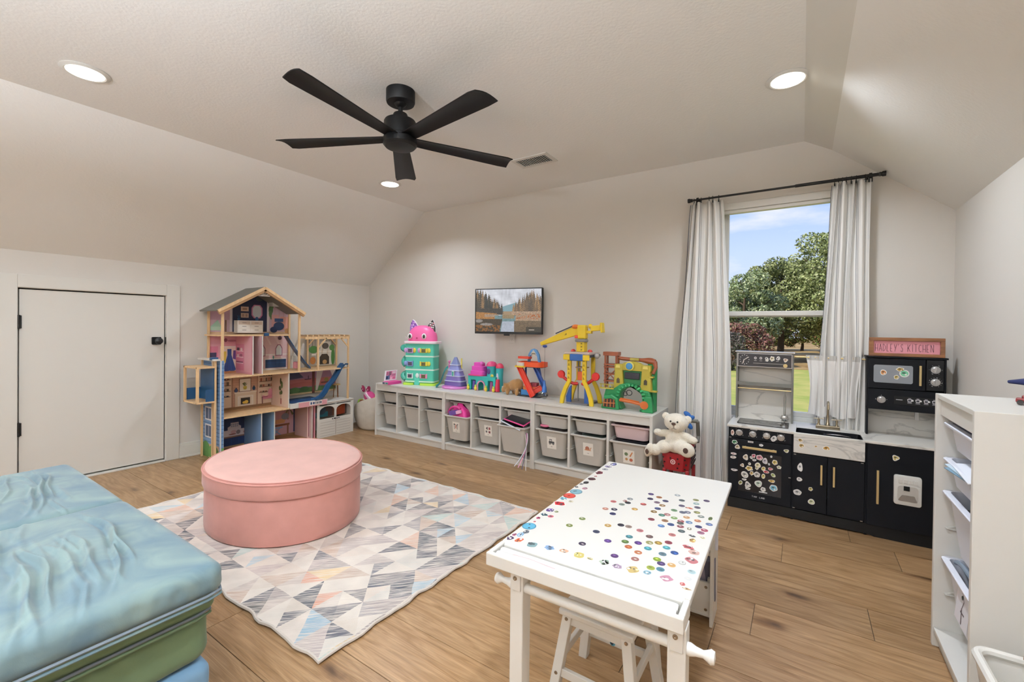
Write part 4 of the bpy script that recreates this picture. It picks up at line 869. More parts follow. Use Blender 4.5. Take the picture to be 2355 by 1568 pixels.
b = MB(); b.bar(J0+(J1-J0)*.1+up*.052, J0+(J1-J0)*.55+up*.042, .012, .008, up, '2c2c30'); b.build('black_rail', 'paint', t, smooth=0)
b = MB(); b.box(cx+.045, cx+.09, cy-.02, cy+.02, TZ+.575, TZ+.6, Ye); b.sph((cx+.075, cy, TZ+.635), (.018, .018, .02), 12, 8, Ye); b.obox((cx+.13, cy, TZ+.62), (1, 0, .1), (0, 1, 0), (-.1, 0, 1), .045, .025, .022, Ye); b.obox((cx+.178, cy, TZ+.625), (1, 0, .1), (0, 1, 0), (-.1, 0, 1), .008, .03, .04, Ye); b.build('counterweight', 'paint', t, smooth=30, bevel=.004)
hx = cx-.345
b = MB(); b.lathe([(.0, -.018), (.018, -.012), (.02, .0), (.014, .006), (0, .007)], (hx, cy, TZ+.462), n=18, col='2b4a94'); b.build('pulley', 'paint', t)
MB().cyl((hx, cy, TZ+.165), (hx, cy, TZ+.455), .0014, n=6).build('cable', 'black_metal', t)
b = MB(); b.lathe([(0, .165), (.008, .16), (.014, .12), (.02, .1), (.022, .06), (.012, .055), (0, .055)], (hx, cy, TZ), n=16, col='3f74c0'); b.build('hook', 'paint', t)
MB().lathe([(0, .0), (.012, .002), (.03, .03), (.034, .05), (.024, .062), (0, .064)], (hx, cy, TZ), n=18).build('clear_ball', 'clear_plastic', t)
b = MB()
for s_, z, e in ((-1, .235, .12), (1, .23, .12)):
    b.tube(bez((cx+s_*.02, cy-.02, TZ+.165), (cx+s_*.06, cy-.04, TZ+.15), (cx+s_*.1, cy-.06, TZ+.19), (cx+s_*.15, cy-.06, TZ+.225)), .013, 10, 'c82c2c')
    b.lathe([(0, -.012), (.03, -.012), (.034, 0), (.03, .012), (0, .012)], (cx+s_*.152, cy-.06, TZ+.235), (0, 1, 0), 20, 'd0302e')
b.build('red_arm', 'paint', t, smooth=40)
b = MB(); b.cyl((cx-.035, cy+.02, TZ+.015), (cx-.035, cy+.02, TZ+.385), .006, col='8a8886'); b.cyl((cx+.035, cy+.02, TZ+.015), (cx+.035, cy+.02, TZ+.385), .006, col='8a8886'); b.box(cx-.045, cx+.045, cy-.02, cy+.06, TZ+.29, TZ+.30, '9a8078'); b.box(cx-.04, cx+.04, cy-.02, cy+.05, TZ+.165, TZ+.19, 'b8b0a8'); b.box(cx-.03, cx+.03, cy-.01, cy+.04, TZ+.19, TZ+.26, 'd8683c'); b.build('lift', 'paint', t, smooth=0, bevel=.003)
# jungle tower
t = thing('toy_jungle_tower', 'green and brown toy jungle tower with a yellow castle front', 'toy', (-1.10, 3.33, TZ)); cx, cy = -1.10, 3.32
Gr, Br, Yo = '23824a', '8c4828', 'b8a840'
b = MB()
ar = [(-.20, 0), (-.035, 0), (-.06, .05)]+[(.03+.085*cos(a), .09+.085*sin(a)) for a in np.linspace(pi, 0, 9)]+[(.115, .05), (.09, 0), (.205, 0), (.19, .05), (.175, .12), (.165, .155), (.08, .165), (.05, .20), (-.01, .205), (-.06, .19), (-.10, .16), (-.17, .155), (-.185, .1)]
b.prism(ar, (cx, cy-.06, TZ), (1, 0, 0), (0, 0, 1), (0, .10, 0), Gr); b.build('rock_arch', 'paint', t, smooth=0, bevel=.01)
for k in range(12):
    a = radians(175-k*15.5); b = MB(); b.tube([(cx+.03+.09*cos(a), cy-.062, TZ+.095+.09*sin(a)), (cx+.03+.115*cos(a), cy-.062, TZ+.095+.108*sin(a))], [.012, .008], 8, '2c9256'); b.build('leaf_frond', 'paint', t)
b = MB(); b.prism([(-.195, .0), (-.05, 0), (-.06, .085), (-.11, .115), (-.17, .10)], (cx, cy-.095, TZ), (1, 0, 0), (0, 0, 1), (0, .035, 0), Gr); ct = b.build('cave', 'paint', t, smooth=0, bevel=.008)
b = MB(); b.prism([(-.18, .015), (-.075, .015), (-.08, .065), (-.11, .085), (-.16, .075)], (cx, cy-.098, TZ), (1, 0, 0), (0, 0, 1), (0, .002, 0), '3a2a24'); b.build('cave_opening', 'paint', ct, smooth=0)
b = MB()
for k in range(4): b.bar((cx-.17+k*.027, cy-.1, TZ+.018), (cx-.165+k*.026, cy-.1, TZ+.078), .007, .004, (0, 1, 0), 'b06838')
b.bar((cx-.18, cy-.101, TZ+.045), (cx-.078, cy-.101, TZ+.05), .007, .004, (0, 1, 0), 'b06838'); b.build('cave_bars', 'paint', ct, smooth=0)
b = MB(); b.tube([(cx-.05, cy-.075, TZ+.075), (cx+.03, cy-.08, TZ+.07), (cx+.13, cy-.075, TZ+.055)], .011, 8, 'c0642c'); b.lathe([(0, -.008), (.03, -.008), (.03, .008), (0, .008)], (cx+.14, cy-.082, TZ+.055), (0, 1, 0), 20, 'c0642c'); b.tube([(cx-.045, cy-.075, TZ+.09), (cx+.1, cy-.078, TZ+.075)], .005, 6, 'c0642c'); b.build('orange_bridge', 'paint', t)
b = MB(); b.prism([(.115, 0), (.205, 0), (.19, .12), (.14, .12)], (cx, cy-.085, TZ), (1, 0, 0), (0, 0, 1), (0, .03, 0), Gr); b.build('rock_foot', 'paint', t, smooth=0, bevel=.008)
b = MB()
for s_ in (-1, 1): b.loft([rrect(cx+.03+s_*.105-w, cx+.03+s_*.105+w, cy-.045, cy+.02, TZ+z, .01) for z, w in ((.155, .042), (.30, .032), (.30, .036), (.345, .034))], col=Yo)
b.prism([(-.05, .30), (.11, .30), (.11, .345), (.085, .36), (.03, .372), (-.03, .36), (-.05, .345)], (cx, cy-.04, TZ), (1, 0, 0), (0, 0, 1), (0, .04, 0), Yo); b.build('castle_front', 'paint', t, smooth=30, bevel=.004)
for s_ in (-1, 1):
    b = MB(); b.prism([(-.012, 0), (.012, 0), (.012, .03), (0, .042), (-.012, .03)], (cx+.03+s_*.105, cy-.046, TZ+.20), (1, 0, 0), (0, 0, 1), (0, -.003, 0), '463c28'); b.build('castle_window', 'paint', t, smooth=0)
    b = MB(); b.prism([(-.02, 0), (.02, 0), (.014, .022), (-.014, .022)], (cx+.03+s_*.105, cy-.05, TZ+.318), (1, 0, 0), (0, 0, 1), (0, -.004, 0), 'dccc6c'); b.build('turret_trim', 'paint', t, smooth=0)
b = MB(); b.lathe([(0, 0), (.034, 0), (.034, .014), (.028, .017), (0, .017)], (cx+.015, cy-.045, TZ+.335), (0, -1, 0), 28, 'd8c860'); bd = b.build('badge', 'paint', t)
b = MB(); b.lathe([(0, 0), (.026, 0), (.022, .005), (0, .006)], (cx+.015, cy-.0625, TZ+.335), (0, -1, 0), 24, '4a90c4'); b.build('badge_face', 'paint', bd)
b = MB(); b.box(cx-.045, cx+.10, cy-.02, cy+.02, TZ+.19, TZ+.30, '2c7a48'); b.box(cx-.03, cx+.085, cy-.035, cy-.018, TZ+.235, TZ+.285, '2c2830'); b.build('cage', 'paint', t, smooth=0, bevel=.004)
b = MB()
for x in (-.195, -.105):
    for yy in (-.01, .04): b.bar((cx+x, cy+yy, TZ+.15), (cx+x, cy+yy, TZ+.42), .014, .014, col=Br)
for z in (.20, .255, .31): b.box(cx-.205, cx-.095, cy-.02, cy+.05, TZ+z, TZ+z+.012, Br)
b.bar((cx-.195, cy-.015, TZ+.21), (cx-.105, cy-.015, TZ+.30), .01, .008, col=Br); b.bar((cx-.105, cy-.015, TZ+.21), (cx-.195, cy-.015, TZ+.30), .01, .008, col=Br); b.box(cx-.21, cx-.09, cy-.025, cy+.055, TZ+.405, TZ+.435, Br); b.box(cx-.205, cx-.095, cy-.02, cy+.05, TZ+.33, TZ+.342, Br); b.build('scaffold', 'paint', t, smooth=0, bevel=.003)
b = MB(); b.tube(bez((cx-.10, cy+.02, TZ+.39), (cx-.02, cy+.02, TZ+.375), (cx+.08, cy+.02, TZ+.39), (cx+.19, cy+.01, TZ+.37)), [.014]*9+[.018, .024, .026, .02], 10, Br); b.tube([(cx+.185, cy+.01, TZ+.37), (cx+.2, cy-.01, TZ+.33), (cx+.185, cy-.03, TZ+.285)], [.02, .014, .012], 8, Br); b.build('log_arm', 'paint', t)
b = MB(); b.box(cx+.0, cx+.07, cy-.002, cy+.005, TZ+.375, TZ+.395, 'a89a48'); b.build('yellow_plate', 'paint', t, smooth=0)
b = MB(); b.loft([rrect(cx+.135, cx+.20, cy+.0, cy+.05, TZ+z, .015) for z in (0, .2, .36)], col=Gr); b.box(cx+.155, cx+.215, cy-.04, cy+.0, TZ+.15, TZ+.16, Yo); b.box(cx+.155, cx+.19, cy-.045, cy+.0, TZ+.255, TZ+.265, Yo); b.build('tree_column', 'paint', t, smooth=30)
b = MB(); b.bar((cx-.215, cy-.07, TZ+.155), (cx-.10, cy-.07, TZ+.155), .008, .01, col=Yo); b.bar((cx-.215, cy-.07, TZ+.185), (cx-.10, cy-.07, TZ+.185), .006, .006, col=Yo)
for k in range(4): b.bar((cx-.205+k*.03, cy-.07, TZ+.15), (cx-.205+k*.03, cy-.07, TZ+.19), .006, .006, col=Yo)
b.build('yellow_railing', 'paint', t, smooth=0)
b = MB(); b.tube([(cx+.02+.022*cos(a), cy-.068, TZ+.135+.02*sin(a)) for a in np.linspace(0, 2*pi, 13)[:-1]], .003, 6, '1c1c20', closed=True); b.tube([(cx-.01+.016*cos(a), cy-.068, TZ+.125+.015*sin(a)) for a in np.linspace(0, 2*pi, 13)[:-1]], .003, 6, '1c1c20', closed=True); b.build('black_hooks', 'paint', t)
KST = "-0.373,3.238,0.497,0.0105,0.0205,c89c8c;-0.25,3.238,0.536,0.02,0.0055,d8d4d0;-0.137,3.238,0.491,0.017,0.0225,d4d2d0;-0.359,3.238,0.437,0.0175,0.0145,2c7a4c;-0.266,3.238,0.451,0.0155,0.0055,b8b4b0;-0.342,3.238,0.407,0.0165,0.016,c4b088;-0.206,3.238,0.439,0.0125,0.0085,e8e8e8;-0.068,3.238,0.425,0.0155,0.012,b0b078;-0.364,3.238,0.359,0.0195,0.0075,e0c4c0;-0.366,3.238,0.335,0.02,0.0095,dcd0c8;-0.359,3.238,0.252,0.0215,0.0085,dcd4d4;-0.293,3.238,0.347,0.017,0.0215,e0d0b8;-0.247,3.238,0.364,0.0125,0.0145,d86c84;-0.261,3.238,0.35,0.01,0.01,e8e4e4;-0.243,3.238,0.337,0.012,0.009,e4e0e0;-0.214,3.238,0.358,0.0215,0.019,d88c9c;-0.183,3.238,0.341,0.0155,0.0215,d8d0dc;-0.149,3.238,0.375,0.0065,0.008,e4e4e4;-0.129,3.238,0.342,0.016,0.017,c8b058;-0.161,3.238,0.325,0.006,0.01,d8d8d8;-0.106,3.238,0.315,0.014,0.0115,d8d4b0;-0.312,3.238,0.291,0.013,0.013,d4bc98;-0.27,3.238,0.308,0.0085,0.0095,e0d4c0;-0.272,3.238,0.278,0.024,0.018,d4b45c;-0.223,3.238,0.307,0.0175,0.018,e0d4a8;-0.228,3.238,0.288,0.0115,0.0135,e0d8b4;-0.191,3.238,0.291,0.0125,0.0155,d8c068;-0.153,3.238,0.296,0.0145,0.0095,d06470;-0.176,3.238,0.273,0.017,0.0095,c04048;-0.297,3.238,0.232,0.0235,0.022,c0bcb4;-0.257,3.238,0.249,0.0125,0.016,c8a454;-0.227,3.238,0.246,0.019,0.019,b4b0a8;-0.191,3.238,0.242,0.011,0.017,d4c468;-0.137,3.238,0.259,0.0155,0.013,b0c070;-0.299,3.238,0.2,0.015,0.007,e4e0dc;-0.321,3.238,0.175,0.012,0.019,a8a458;-0.279,3.238,0.17,0.0195,0.0225,c8c4c0;-0.218,3.238,0.189,0.0225,0.023,c0d0c0;-0.144,3.238,0.22,0.0205,0.0105,e0b848;-0.134,3.238,0.178,0.0235,0.022,78b8d0;-0.278,3.238,0.145,0.016,0.008,d4d0cc;-0.191,3.238,0.157,0.0155,0.016,e0dcd8;-0.191,3.238,0.138,0.023,0.003,e8e8e4;0.004,3.228,0.505,0.0155,0.014,a0803c;0.01,3.228,0.473,0.0155,0.0145,b0904c;0.083,3.228,0.48,0.009,0.006,c8a050;0.135,3.228,0.477,0.021,0.015,c49440;0.005,3.238,0.336,0.015,0.029,e8e8e8;0.002,3.238,0.261,0.015,0.013,d8d8d8;-0.007,3.238,0.179,0.0225,0.0185,d4d0cc;0.06,3.238,0.213,0.012,0.0125,b8a850;0.065,3.238,0.136,0.0185,0.018,c8ccA0;0.451,3.238,0.471,0.0175,0.018,c8b470;0.413,3.438,0.935,0.016,0.018,c88850;0.489,3.438,0.957,0.0205,0.014,b09448;0.473,3.438,0.91,0.013,0.014,b49c4c;0.508,3.438,0.934,0.0265,0.022,7cc8a0;-0.165,3.498,0.984,0.016,0.0195,dccca8;-0.087,3.498,0.978,0.0145,0.015,d0b89c;-0.196,3.498,0.978,0.0115,0.015,d8d0c0;-0.129,3.498,0.989,0.0115,0.014,ccc8c0"
ROUND = "-0.468,1.68,4a3a66;-0.434,1.666,b0764f;-0.457,1.632,3a3357;-0.405,1.643,3e3d66;-0.382,1.726,a9aeb0;-0.357,1.684,5a6468;-0.315,1.718,9a9c6a;-0.281,1.732,5b4766;-0.307,1.682,9ab5b5;-0.346,1.632,6a6078;-0.297,1.648,6d6478;-0.56,1.529,c4706f;-0.518,1.587,8a9296;-0.513,1.548,33343c;-0.526,1.521,8a968c;-0.463,1.567,b05a56;-0.427,1.612,8c7484;-0.404,1.595,9a7446;-0.41,1.558,3c466e;-0.56,1.451,c08878;-0.533,1.464,34324a;-0.524,1.426,2f3160;-0.475,1.507,c49a5c;-0.414,1.524,8a6c34;-0.359,1.576,7a9c74;-0.331,1.575,62687c;-0.317,1.585,6c7288;-0.29,1.603,8a8a5a;-0.272,1.575,8a948e;-0.384,1.511,4e7a6c;-0.37,1.526,b07474;-0.344,1.512,86a864;-0.404,1.458,8c4650;-0.364,1.473,a0785a;-0.311,1.541,d0a070;-0.32,1.499,a85c60;-0.318,1.483,5a5e58;-0.296,1.505,6c90b8;-0.275,1.534,c48668;-0.239,1.527,6878a0;-0.364,1.427,6484b4;-0.341,1.455,3e5688;-0.312,1.458,94505a;-0.264,1.489,3c3c6c;-0.472,1.359,2c2a38;-0.448,1.362,a08a80;-0.505,1.332,c09a54;-0.41,1.356,c07c80;-0.302,1.426,4c5a5c;-0.244,1.474,b04e66;-0.25,1.449,b07890;-0.32,1.384,c47e7c;-0.424,1.297,4a8088;-0.374,1.333,6a5250;-0.468,1.235,5c4280;-0.424,1.26,5c7440;-0.39,1.274,5a3a7c;-0.363,1.295,a8a468;-0.341,1.308,a08440;-0.317,1.328,8c3c48;-0.406,1.235,b86440;-0.357,1.258,4a94a0;-0.314,1.293,54a0ac;-0.288,1.276,30508c;-0.314,1.25,6a8490;-0.373,1.22,c07850;-0.421,1.164,563a6c;-0.369,1.18,a06c64;-0.319,1.213,8ca43c;-0.304,1.197,50406a;-0.279,1.205,e0b070;-0.321,1.16,a4b04c;-0.298,1.167,5c8a9c;-0.228,1.201,c4dce0;-0.229,1.162,f2f2f0;-0.593,1.331,7c8a50;-0.606,1.262,7c8844;-0.519,1.271,3c425c;-0.523,1.176,3a3048"
BIG = "-0.268,1.411,58585a,0.0129,0.0102;-0.24,1.418,e0dcb0,0.0097,0.0127;-0.261,1.381,d0a868,0.0111,0.0174;-0.243,1.575,5c6a34,0.009,0.0198;-0.263,1.332,c8686c,0.0205,0.0168;-0.243,1.309,dcb4a8,0.0187,0.0183;-0.24,1.26,c4787c,0.0208,0.0229;-0.258,1.233,e8e8e4,0.0093,0.0098;-0.274,1.133,c890a4,0.0201,0.0196;-0.235,1.13,c86868,0.0093,0.0097;-0.222,1.115,a88860,0.014,0.0057;-0.357,1.124,d0b878,0.0194,0.0226;-0.322,1.132,9cc4d4,0.0129,0.0136;-0.396,1.116,b098b0,0.0165,0.0149;-0.43,1.118,b4ccb8,0.0147,0.0173;-0.285,1.456,a09888,0.0093,0.0137;-0.32,1.625,b8705c,0.0183,0.0107;-0.527,1.557,803c40,0.0104,0.0111;-0.715,1.948,6a6c9c,0.0176,0.0283;-0.723,1.901,b0a4c4,0.0197,0.0209;-0.72,1.856,c4c4c8,0.0211,0.0177;-0.724,1.798,7c3444,0.0197,0.0292;-0.719,1.744,c46c74,0.0086,0.0121;-0.719,1.705,5c3c40,0.0201,0.0228;-0.721,1.651,2c2c30,0.0136,0.0219;-0.729,1.624,888888,0.01,0.0143;-0.732,1.584,403c40,0.0093,0.0105;-0.698,1.588,c890a0,0.0129,0.0186;-0.712,1.538,8cbccc,0.0233,0.0259;-0.715,1.486,dc5448,0.023,0.0246;-0.721,1.448,6ca4bc,0.0172,0.0179;-0.686,1.439,d8ccb0,0.0136,0.0116;-0.711,1.399,d8303c,0.0255,0.0237;-0.712,1.329,5c3c80,0.0208,0.0184;-0.688,1.33,6c7444,0.0104,0.0092;-0.711,1.287,305868,0.0172,0.015;-0.686,1.286,e07c8c,0.0122,0.0143;-0.714,1.252,a03460,0.0086,0.0107;-0.71,1.221,d84858,0.0054,0.0069;-0.708,1.184,64b8d8,0.0219,0.024;-0.695,1.145,787c84,0.0115,0.0171;-0.7,1.12,a0c4e0,0.0118,0.0198;-0.715,1.109,c87898,0.0083,0.0126;-0.713,1.084,4c3458,0.014,0.0162;-0.685,1.089,d05c3c,0.0165,0.0209;-0.639,1.087,8cacb0,0.0226,0.0204;-0.59,1.1,94b4d8,0.0197,0.017;-0.548,1.108,e8b898,0.0176,0.0145;-0.503,1.111,d8c878,0.018,0.0204;-0.471,1.111,e4d89c,0.0118,0.0076;-0.433,1.115,c0d0b8,0.0158,0.0155"
# ------------------------------------------------------------------ play kitchen
KY, KB = 3.245, 3.575
kx0, kx1, kx2, kx3 = -.397, -.037, .322, .69
kt = thing('play_kitchen', 'black and white marble play kitchen standing under the window', 'play kitchen', (.15, 3.4, 0))
b = MB()
for x in (kx0, kx1-.004, kx2-.004, kx3-.012): b.box(x, x+.012, KY+.006, KB, .0, .535)
b.box(kx0, kx3, KY+.02, KB, .06, .072); b.box(kx0, kx3, KB-.008, KB, .06, .535); b.box(kx0+.36, kx3, KY+.02, KY+.03, .4, .42); b.build('carcass', 'navy_black', kt, smooth=0, bevel=.001)
b = MB(); b.prism([(0, .0), (.25, 0), (.27, .008), (.68, .008), (.7, 0), (1, 0), (1, .068), (0, .068)], (kx0, KY+.004, 0), (kx3-kx0, 0, 0), (0, 0, 1), (0, .012, 0)); b.build('plinth', 'black_matte', kt, smooth=0)
# worktop with the sink cut out
b = MB(); zt0, zt1 = .536, .552
for x0, x1, y0, y1 in ((kx0-.008, -.02, KY-.012, KB), (.308, kx3+.006, KY-.012, KB), (-.02, .308, 3.405, KB)): b.box(x0, x1, y0, y1, zt0, zt1)
b.build('worktop', 'marble', kt, smooth=0, bevel=.002)
b = MB(); b.loft([rrect(-.018, .306, 3.252, 3.402, z, .02) for z in (.40, .549)], True, False); b.build('sink_basin', 'navy_black', kt, smooth=40)
MB().box(kx1+.006, kx2-.006, KY-.018, KY+.002, .425, .549).build('sink_apron', 'marble', kt, smooth=0, bevel=.003)
b = MB(); b.loft([rrect(-.355, -.06, 3.30, 3.49, z, .012) for z in (.552, .557)]); hp = b.build('hotplate', 'hotplate', kt, smooth=40)
for x, y, r in ((-.29, 3.36, .04), (-.21, 3.44, .03), (-.13, 3.36, .045), (-.11, 3.45, .025)):
    MB().tube([(x+r*cos(a), y+r*sin(a), .5572) for a in np.linspace(0, 2*pi, 25)[:-1]], .0008, 4, closed=True).build('burner_ring', 'chrome', hp)
def knob(x, z, r, y, parent, rot=0.):
    b = MB(); b.lathe([(r*1.25, 0), (r*1.25, .003), (r, .003), (r*.96, .013), (r*.8, .015), (0, .015)], (x, y, z), (0, -1, 0), 24); k = b.build('knob', 'steel', parent)
    d = Vector((sin(rot), 0, cos(rot))); b = MB(); b.bar(Vector((x, y-.017, z))-d*r*.85, Vector((x, y-.017, z))+d*r*.85, .006, .006, (0, 1, 0)); b.build('grip', 'steel', k, smooth=0, bevel=.001)
def ticks(x, z, r, y, n, parent, name='dial_marks', a0=-2.2, a1=2.2):
    b = MB()
    for k in range(n):
        a = a0+(a1-a0)*k/(n-1); p = Vector((x+r*sin(a), y, z+r*cos(a))); b.obox(p, (cos(a), 0, -sin(a)), (0, 1, 0), (sin(a), 0, cos(a)), .0012+.002*(k % 3 == 0), .0004, .0012, 'd0d0d0')
    b.build(name, 'print', parent, smooth=0)
# oven
MB().box(kx0+.006, kx1-.004, KY-.004, KY+.008, .466, .535).build('control_panel', 'navy_black', kt, smooth=0, bevel=.001)
for i, x in enumerate((-.333, -.255, -.177, -.099)): knob(x, .503, .0165, KY-.004, kt, (.1, -.9, 1.4, .1)[i]); ticks(x, .503, .027, KY-.0045, 4, kt)
od = MB(); od = od.box(kx0+.006, kx1-.004, KY-.006, KY+.008, .075, .462).build('oven_door', 'navy_black', kt, smooth=0, bevel=.0015)
MB().box(-.335, -.093, KY-.0075, KY-.005, .122, .385).build('oven_glass', 'hotplate', od, smooth=0)
b = MB(); b.box(-.312, -.12, KY-.03, KY-.022, .408, .422); b.box(-.30, -.29, KY-.024, KY-.004, .41, .42); b.box(-.142, -.132, KY-.024, KY-.004, .41, .42); b.build('oven_handle', 'gold', od, smooth=0, bevel=.001)
MB().box(-.336, -.094, KY-.009, KY-.006, .124, .127).build('oven_trim', 'black_metal', od, smooth=0)
m_('white_print', 'e6e6e4', .5)
TINY = True
# sink doors and fridge
for x0, x1, hx in ((kx1+.006, .1395, .112), (.1425, kx2-.006, .173)):
    d = MB().box(x0, x1, KY-.006, KY+.006, .075, .418).build('cabinet_door', 'navy_black', kt, smooth=0, bevel=.0015)
    b = MB(); b.box(hx-.005, hx+.005, KY-.026, KY-.018, .252, .371); b.box(hx-.004, hx+.004, KY-.02, KY-.004, .26, .268); b.box(hx-.004, hx+.004, KY-.02, KY-.004, .355, .363); b.build('door_handle', 'gold', d, smooth=0, bevel=.001)
fd = MB().box(kx2+.006, kx3-.002, KY-.006, KY+.006, .068, .533).build('fridge_door', 'navy_black', kt, smooth=0, bevel=.0015)
b = MB(); b.box(.368, .379, KY-.028, KY-.02, .2, .391); b.box(.37, .377, KY-.022, KY-.004, .21, .22); b.box(.37, .377, KY-.022, KY-.004, .37, .38); b.build('fridge_handle', 'gold', fd, smooth=0, bevel=.001)
b = MB(); b.loft([[(p[0], KY-.006-d, p[1]) for p in rrect(.444+e, .561-e, .217+e, .381-e, 0, .012)] for d, e in ((0, 0), (.012, .001), (.014, .006))]); ic = b.build('ice_dispenser', 'white', fd, smooth=40)
b = MB(); b.loft([[(p[0], KY-.0205-d, p[1]) for p in rrect(.459, .546, .24, .325, 0, .016)] for d in (0, .001)]); b.build('dispenser_recess', 'grey_bin', ic, smooth=0)
b = MB(); b.box(.485, .510, KY-.024, KY-.021, .300, .325); b.build('dispenser_lever', 'black_matte', ic, smooth=0)
b = MB(); b.prism([(.462, .243), (.543, .243), (.530, .275), (.478, .275)], (0, KY-.0215, 0), (1, 0, 0), (0, 0, 1), (0, -.001, 0)); b.build('drip_tray', 'steel', ic, smooth=0)
for k in range(4): MB().box(.463+k*.022, .479+k*.022, KY-.022, KY-.0195, .338, .36).build('button', 'white', ic, smooth=0, bevel=.001)
for x, z in ((kx0+.012, .466), (kx1+.014, .413), (kx1+.012, .08), (.305, .415), (.305, .078), (kx1-.012, .26)): MB().box(x-.006, x+.006, KY-.008, KY-.005, z-.002, z+.002).build('hinge_pin', 'steel', kt, smooth=0)
# cooker hutch
HY = 3.497
for x in (-.386, -.052): MB().box(x, x+.012, HY, KB, .552, 1.026).build('hutch_side', 'cart_grey', kt, smooth=0, bevel=.001)
MB().box(-.374, -.052, KB-.012, KB-.004, .552, 1.02).build('backsplash', 'marble', kt, smooth=0)
b = MB(); b.box(-.392, -.034, HY-.006, KB, 1.022, 1.032); b.build('hutch_top', 'steel', kt, smooth=0, bevel=.001)
cp = MB().box(-.378, -.048, HY-.004, HY+.006, .922, 1.018).build('clock_panel', 'steel', kt, smooth=0, bevel=.001)
sh = [R_(.015, .05, .985, .95, '2a2627')]
for k in range(12): a = k*pi/6; sh.append(D_(.135+.085*sin(a), .52+.34*cos(a), .008, .026, 'e8e4e0'))
sh += [P_([(.12, .5), (.2, .72), (.21, .68), (.14, .5)], 'd8d0c8'), P_([(.12, .54), (.135, .54), (.118, .25), (.1, .27)], 'd8d0c8')]
for k, x in enumerate((.34, .44, .54, .74)):
    sh += [D_(x, .66, .024, .09, 'e4e0dc'), D_(x, .66, .012, .045, '2a2627'), R_(x-.024, .46, x+.024, .485, 'd8d4d0')]
sh += [R_(.3, .27, .85, .3, 'b0a8a0')]
art('clock_print', sh, (-.378, HY-.0042, .922), (.33, 0, 0), (0, 0, .096), cp)
MB().lathe([(.0, 0), (.0125, 0), (.0125, .008), (0, .009)], (-.088, HY-.004, .94), (0, -1, 0), 20).build('slider_knob', 'gold', cp)
b = MB(); b.box(-.374, -.052, HY+.002, KB-.012, .800, .808); b.box(-.374, -.052, HY, HY+.006, .79, .815); b.build('shelf', 'cart_grey', kt, smooth=0, bevel=.001)
MB().cyl((-.374, HY+.012, .768), (-.052, HY+.012, .768), .004).build('utensil_bar', 'gold', kt)
# sink curtain on its bar
MB().cyl((-.045, 3.515, 1.003), (.345, 3.515, 1.003), .005).build('curtain_bar', 'gold', kt)
b = MB(); nu, nv = 90, 24; v = []
for j in range(nv+1):
    tt = j/nv; z = 1.018-(.395-.02*0)*tt
    for i in range(nu+1):
        u = i/nu; w0, w1 = .026, .322; k = .85*sin(tt*pi)*.5
        x = w0+(w1-w0)*u+(.014*sin(tt*3)+.012*tt)*(1-2*u)+.006*sin(u*40+tt*3); A_ = .006+.012*tt
        y = 3.512+A_*sin(u*34+sin(tt*2+u*6)*1.2)-.006+(.004*sin(u*90) if j < 3 else 0)+.008*sin(tt*6+u*14)*tt
        v.append((x, min(y, 3.53), z+.008*sin(u*17)*tt))
b.v = v
for j in range(nv):
    for i in range(nu): b.f.append((j*(nu+1)+i, (j+1)*(nu+1)+i, (j+1)*(nu+1)+i+1, j*(nu+1)+i+1)); b.c.append(lin('cfccc6' if j < 2 else 'f1efec')); b.mi.append(0)
b.build('sink_curtain', 'curtain_cloth', kt, smooth=180)
# tap
fx, fy = .148, 3.455
b = MB(); b.box(fx-.063, fx+.063, fy-.012, fy+.012, .552, .574); tp = b.build('tap', 'brushed', kt, smooth=0, bevel=.004)
b = MB(); b.lathe([(.012, .574), (.01, .59), (.0075, .595), (.0075, .64)], (fx, fy, 0), n=16); b.tube([(fx, fy, .63)]+[(fx, fy-.028+.028*cos(a), .70+.028*sin(a)) for a in np.linspace(0, pi*.92, 10)]+[(fx, fy-.058, .685)], .0065, 10); b.build('spout', 'brushed', tp)
for s_ in (-1, 1):
    b = MB(); x = fx+s_*.047; b.lathe([(.01, .574), (.006, .59), (.008, .605), (.004, .615)], (x, fy, 0), n=14); b.cyl((x-.026, fy, .613), (x+.026, fy, .616), .0035, n=8); b.cyl((x, fy-.02, .613), (x, fy+.02, .616), .0035, n=8); b.build('tap_handle', 'brushed', tp)
# microwave hutch
MY = 3.43; mx0, mx1 = .337, .69
b = MB(); b.box(mx0, mx0+.01, MY+.002, KB, .552, 1.026); b.box(mx1-.01, mx1, MY+.002, KB, .552, 1.026); b.box(mx0, mx1, MY+.002, KB, .71, .722); b.box(mx0+.01, mx1-.01, MY+.03, KB, .722, 1.02); b.build('hutch_box', 'navy_black', kt, smooth=0, bevel=.001)
MB().box(mx0-.005, mx1+.006, MY-.008, KB, 1.022, 1.032).build('hutch_lid', 'navy_black', kt, smooth=0, bevel=.001)
MB().box(mx0+.01, mx1-.01, KB-.012, KB-.004, .552, .71).build('backsplash', 'marble', kt, smooth=0)
md = MB().box(mx0+.006, .601, MY-.006, MY+.006, .838, 1.018).build('microwave_door', 'navy_black', kt, smooth=0, bevel=.0015)
b = MB(); b.loft([[(p[0], MY-.0065-d, p[1]) for p in rrect(.368, .546, .874, .98, 0, .01)] for d in (0, .0015)]); m_('oven_window', '8d9196', .15); b.build('door_window', 'oven_window', md, smooth=0)
b = MB(); b.box(.571, .581, MY-.026, MY-.019, .868, .984); b.box(.573, .579, MY-.02, MY-.005, .874, .882); b.box(.573, .579, MY-.02, MY-.005, .97, .978); b.build('door_handle', 'gold', md, smooth=0, bevel=.001)
MB().box(.605, mx1-.012, MY-.005, MY+.006, .842, 1.018).build('dial_panel', 'black_matte', kt, smooth=0, bevel=.001)
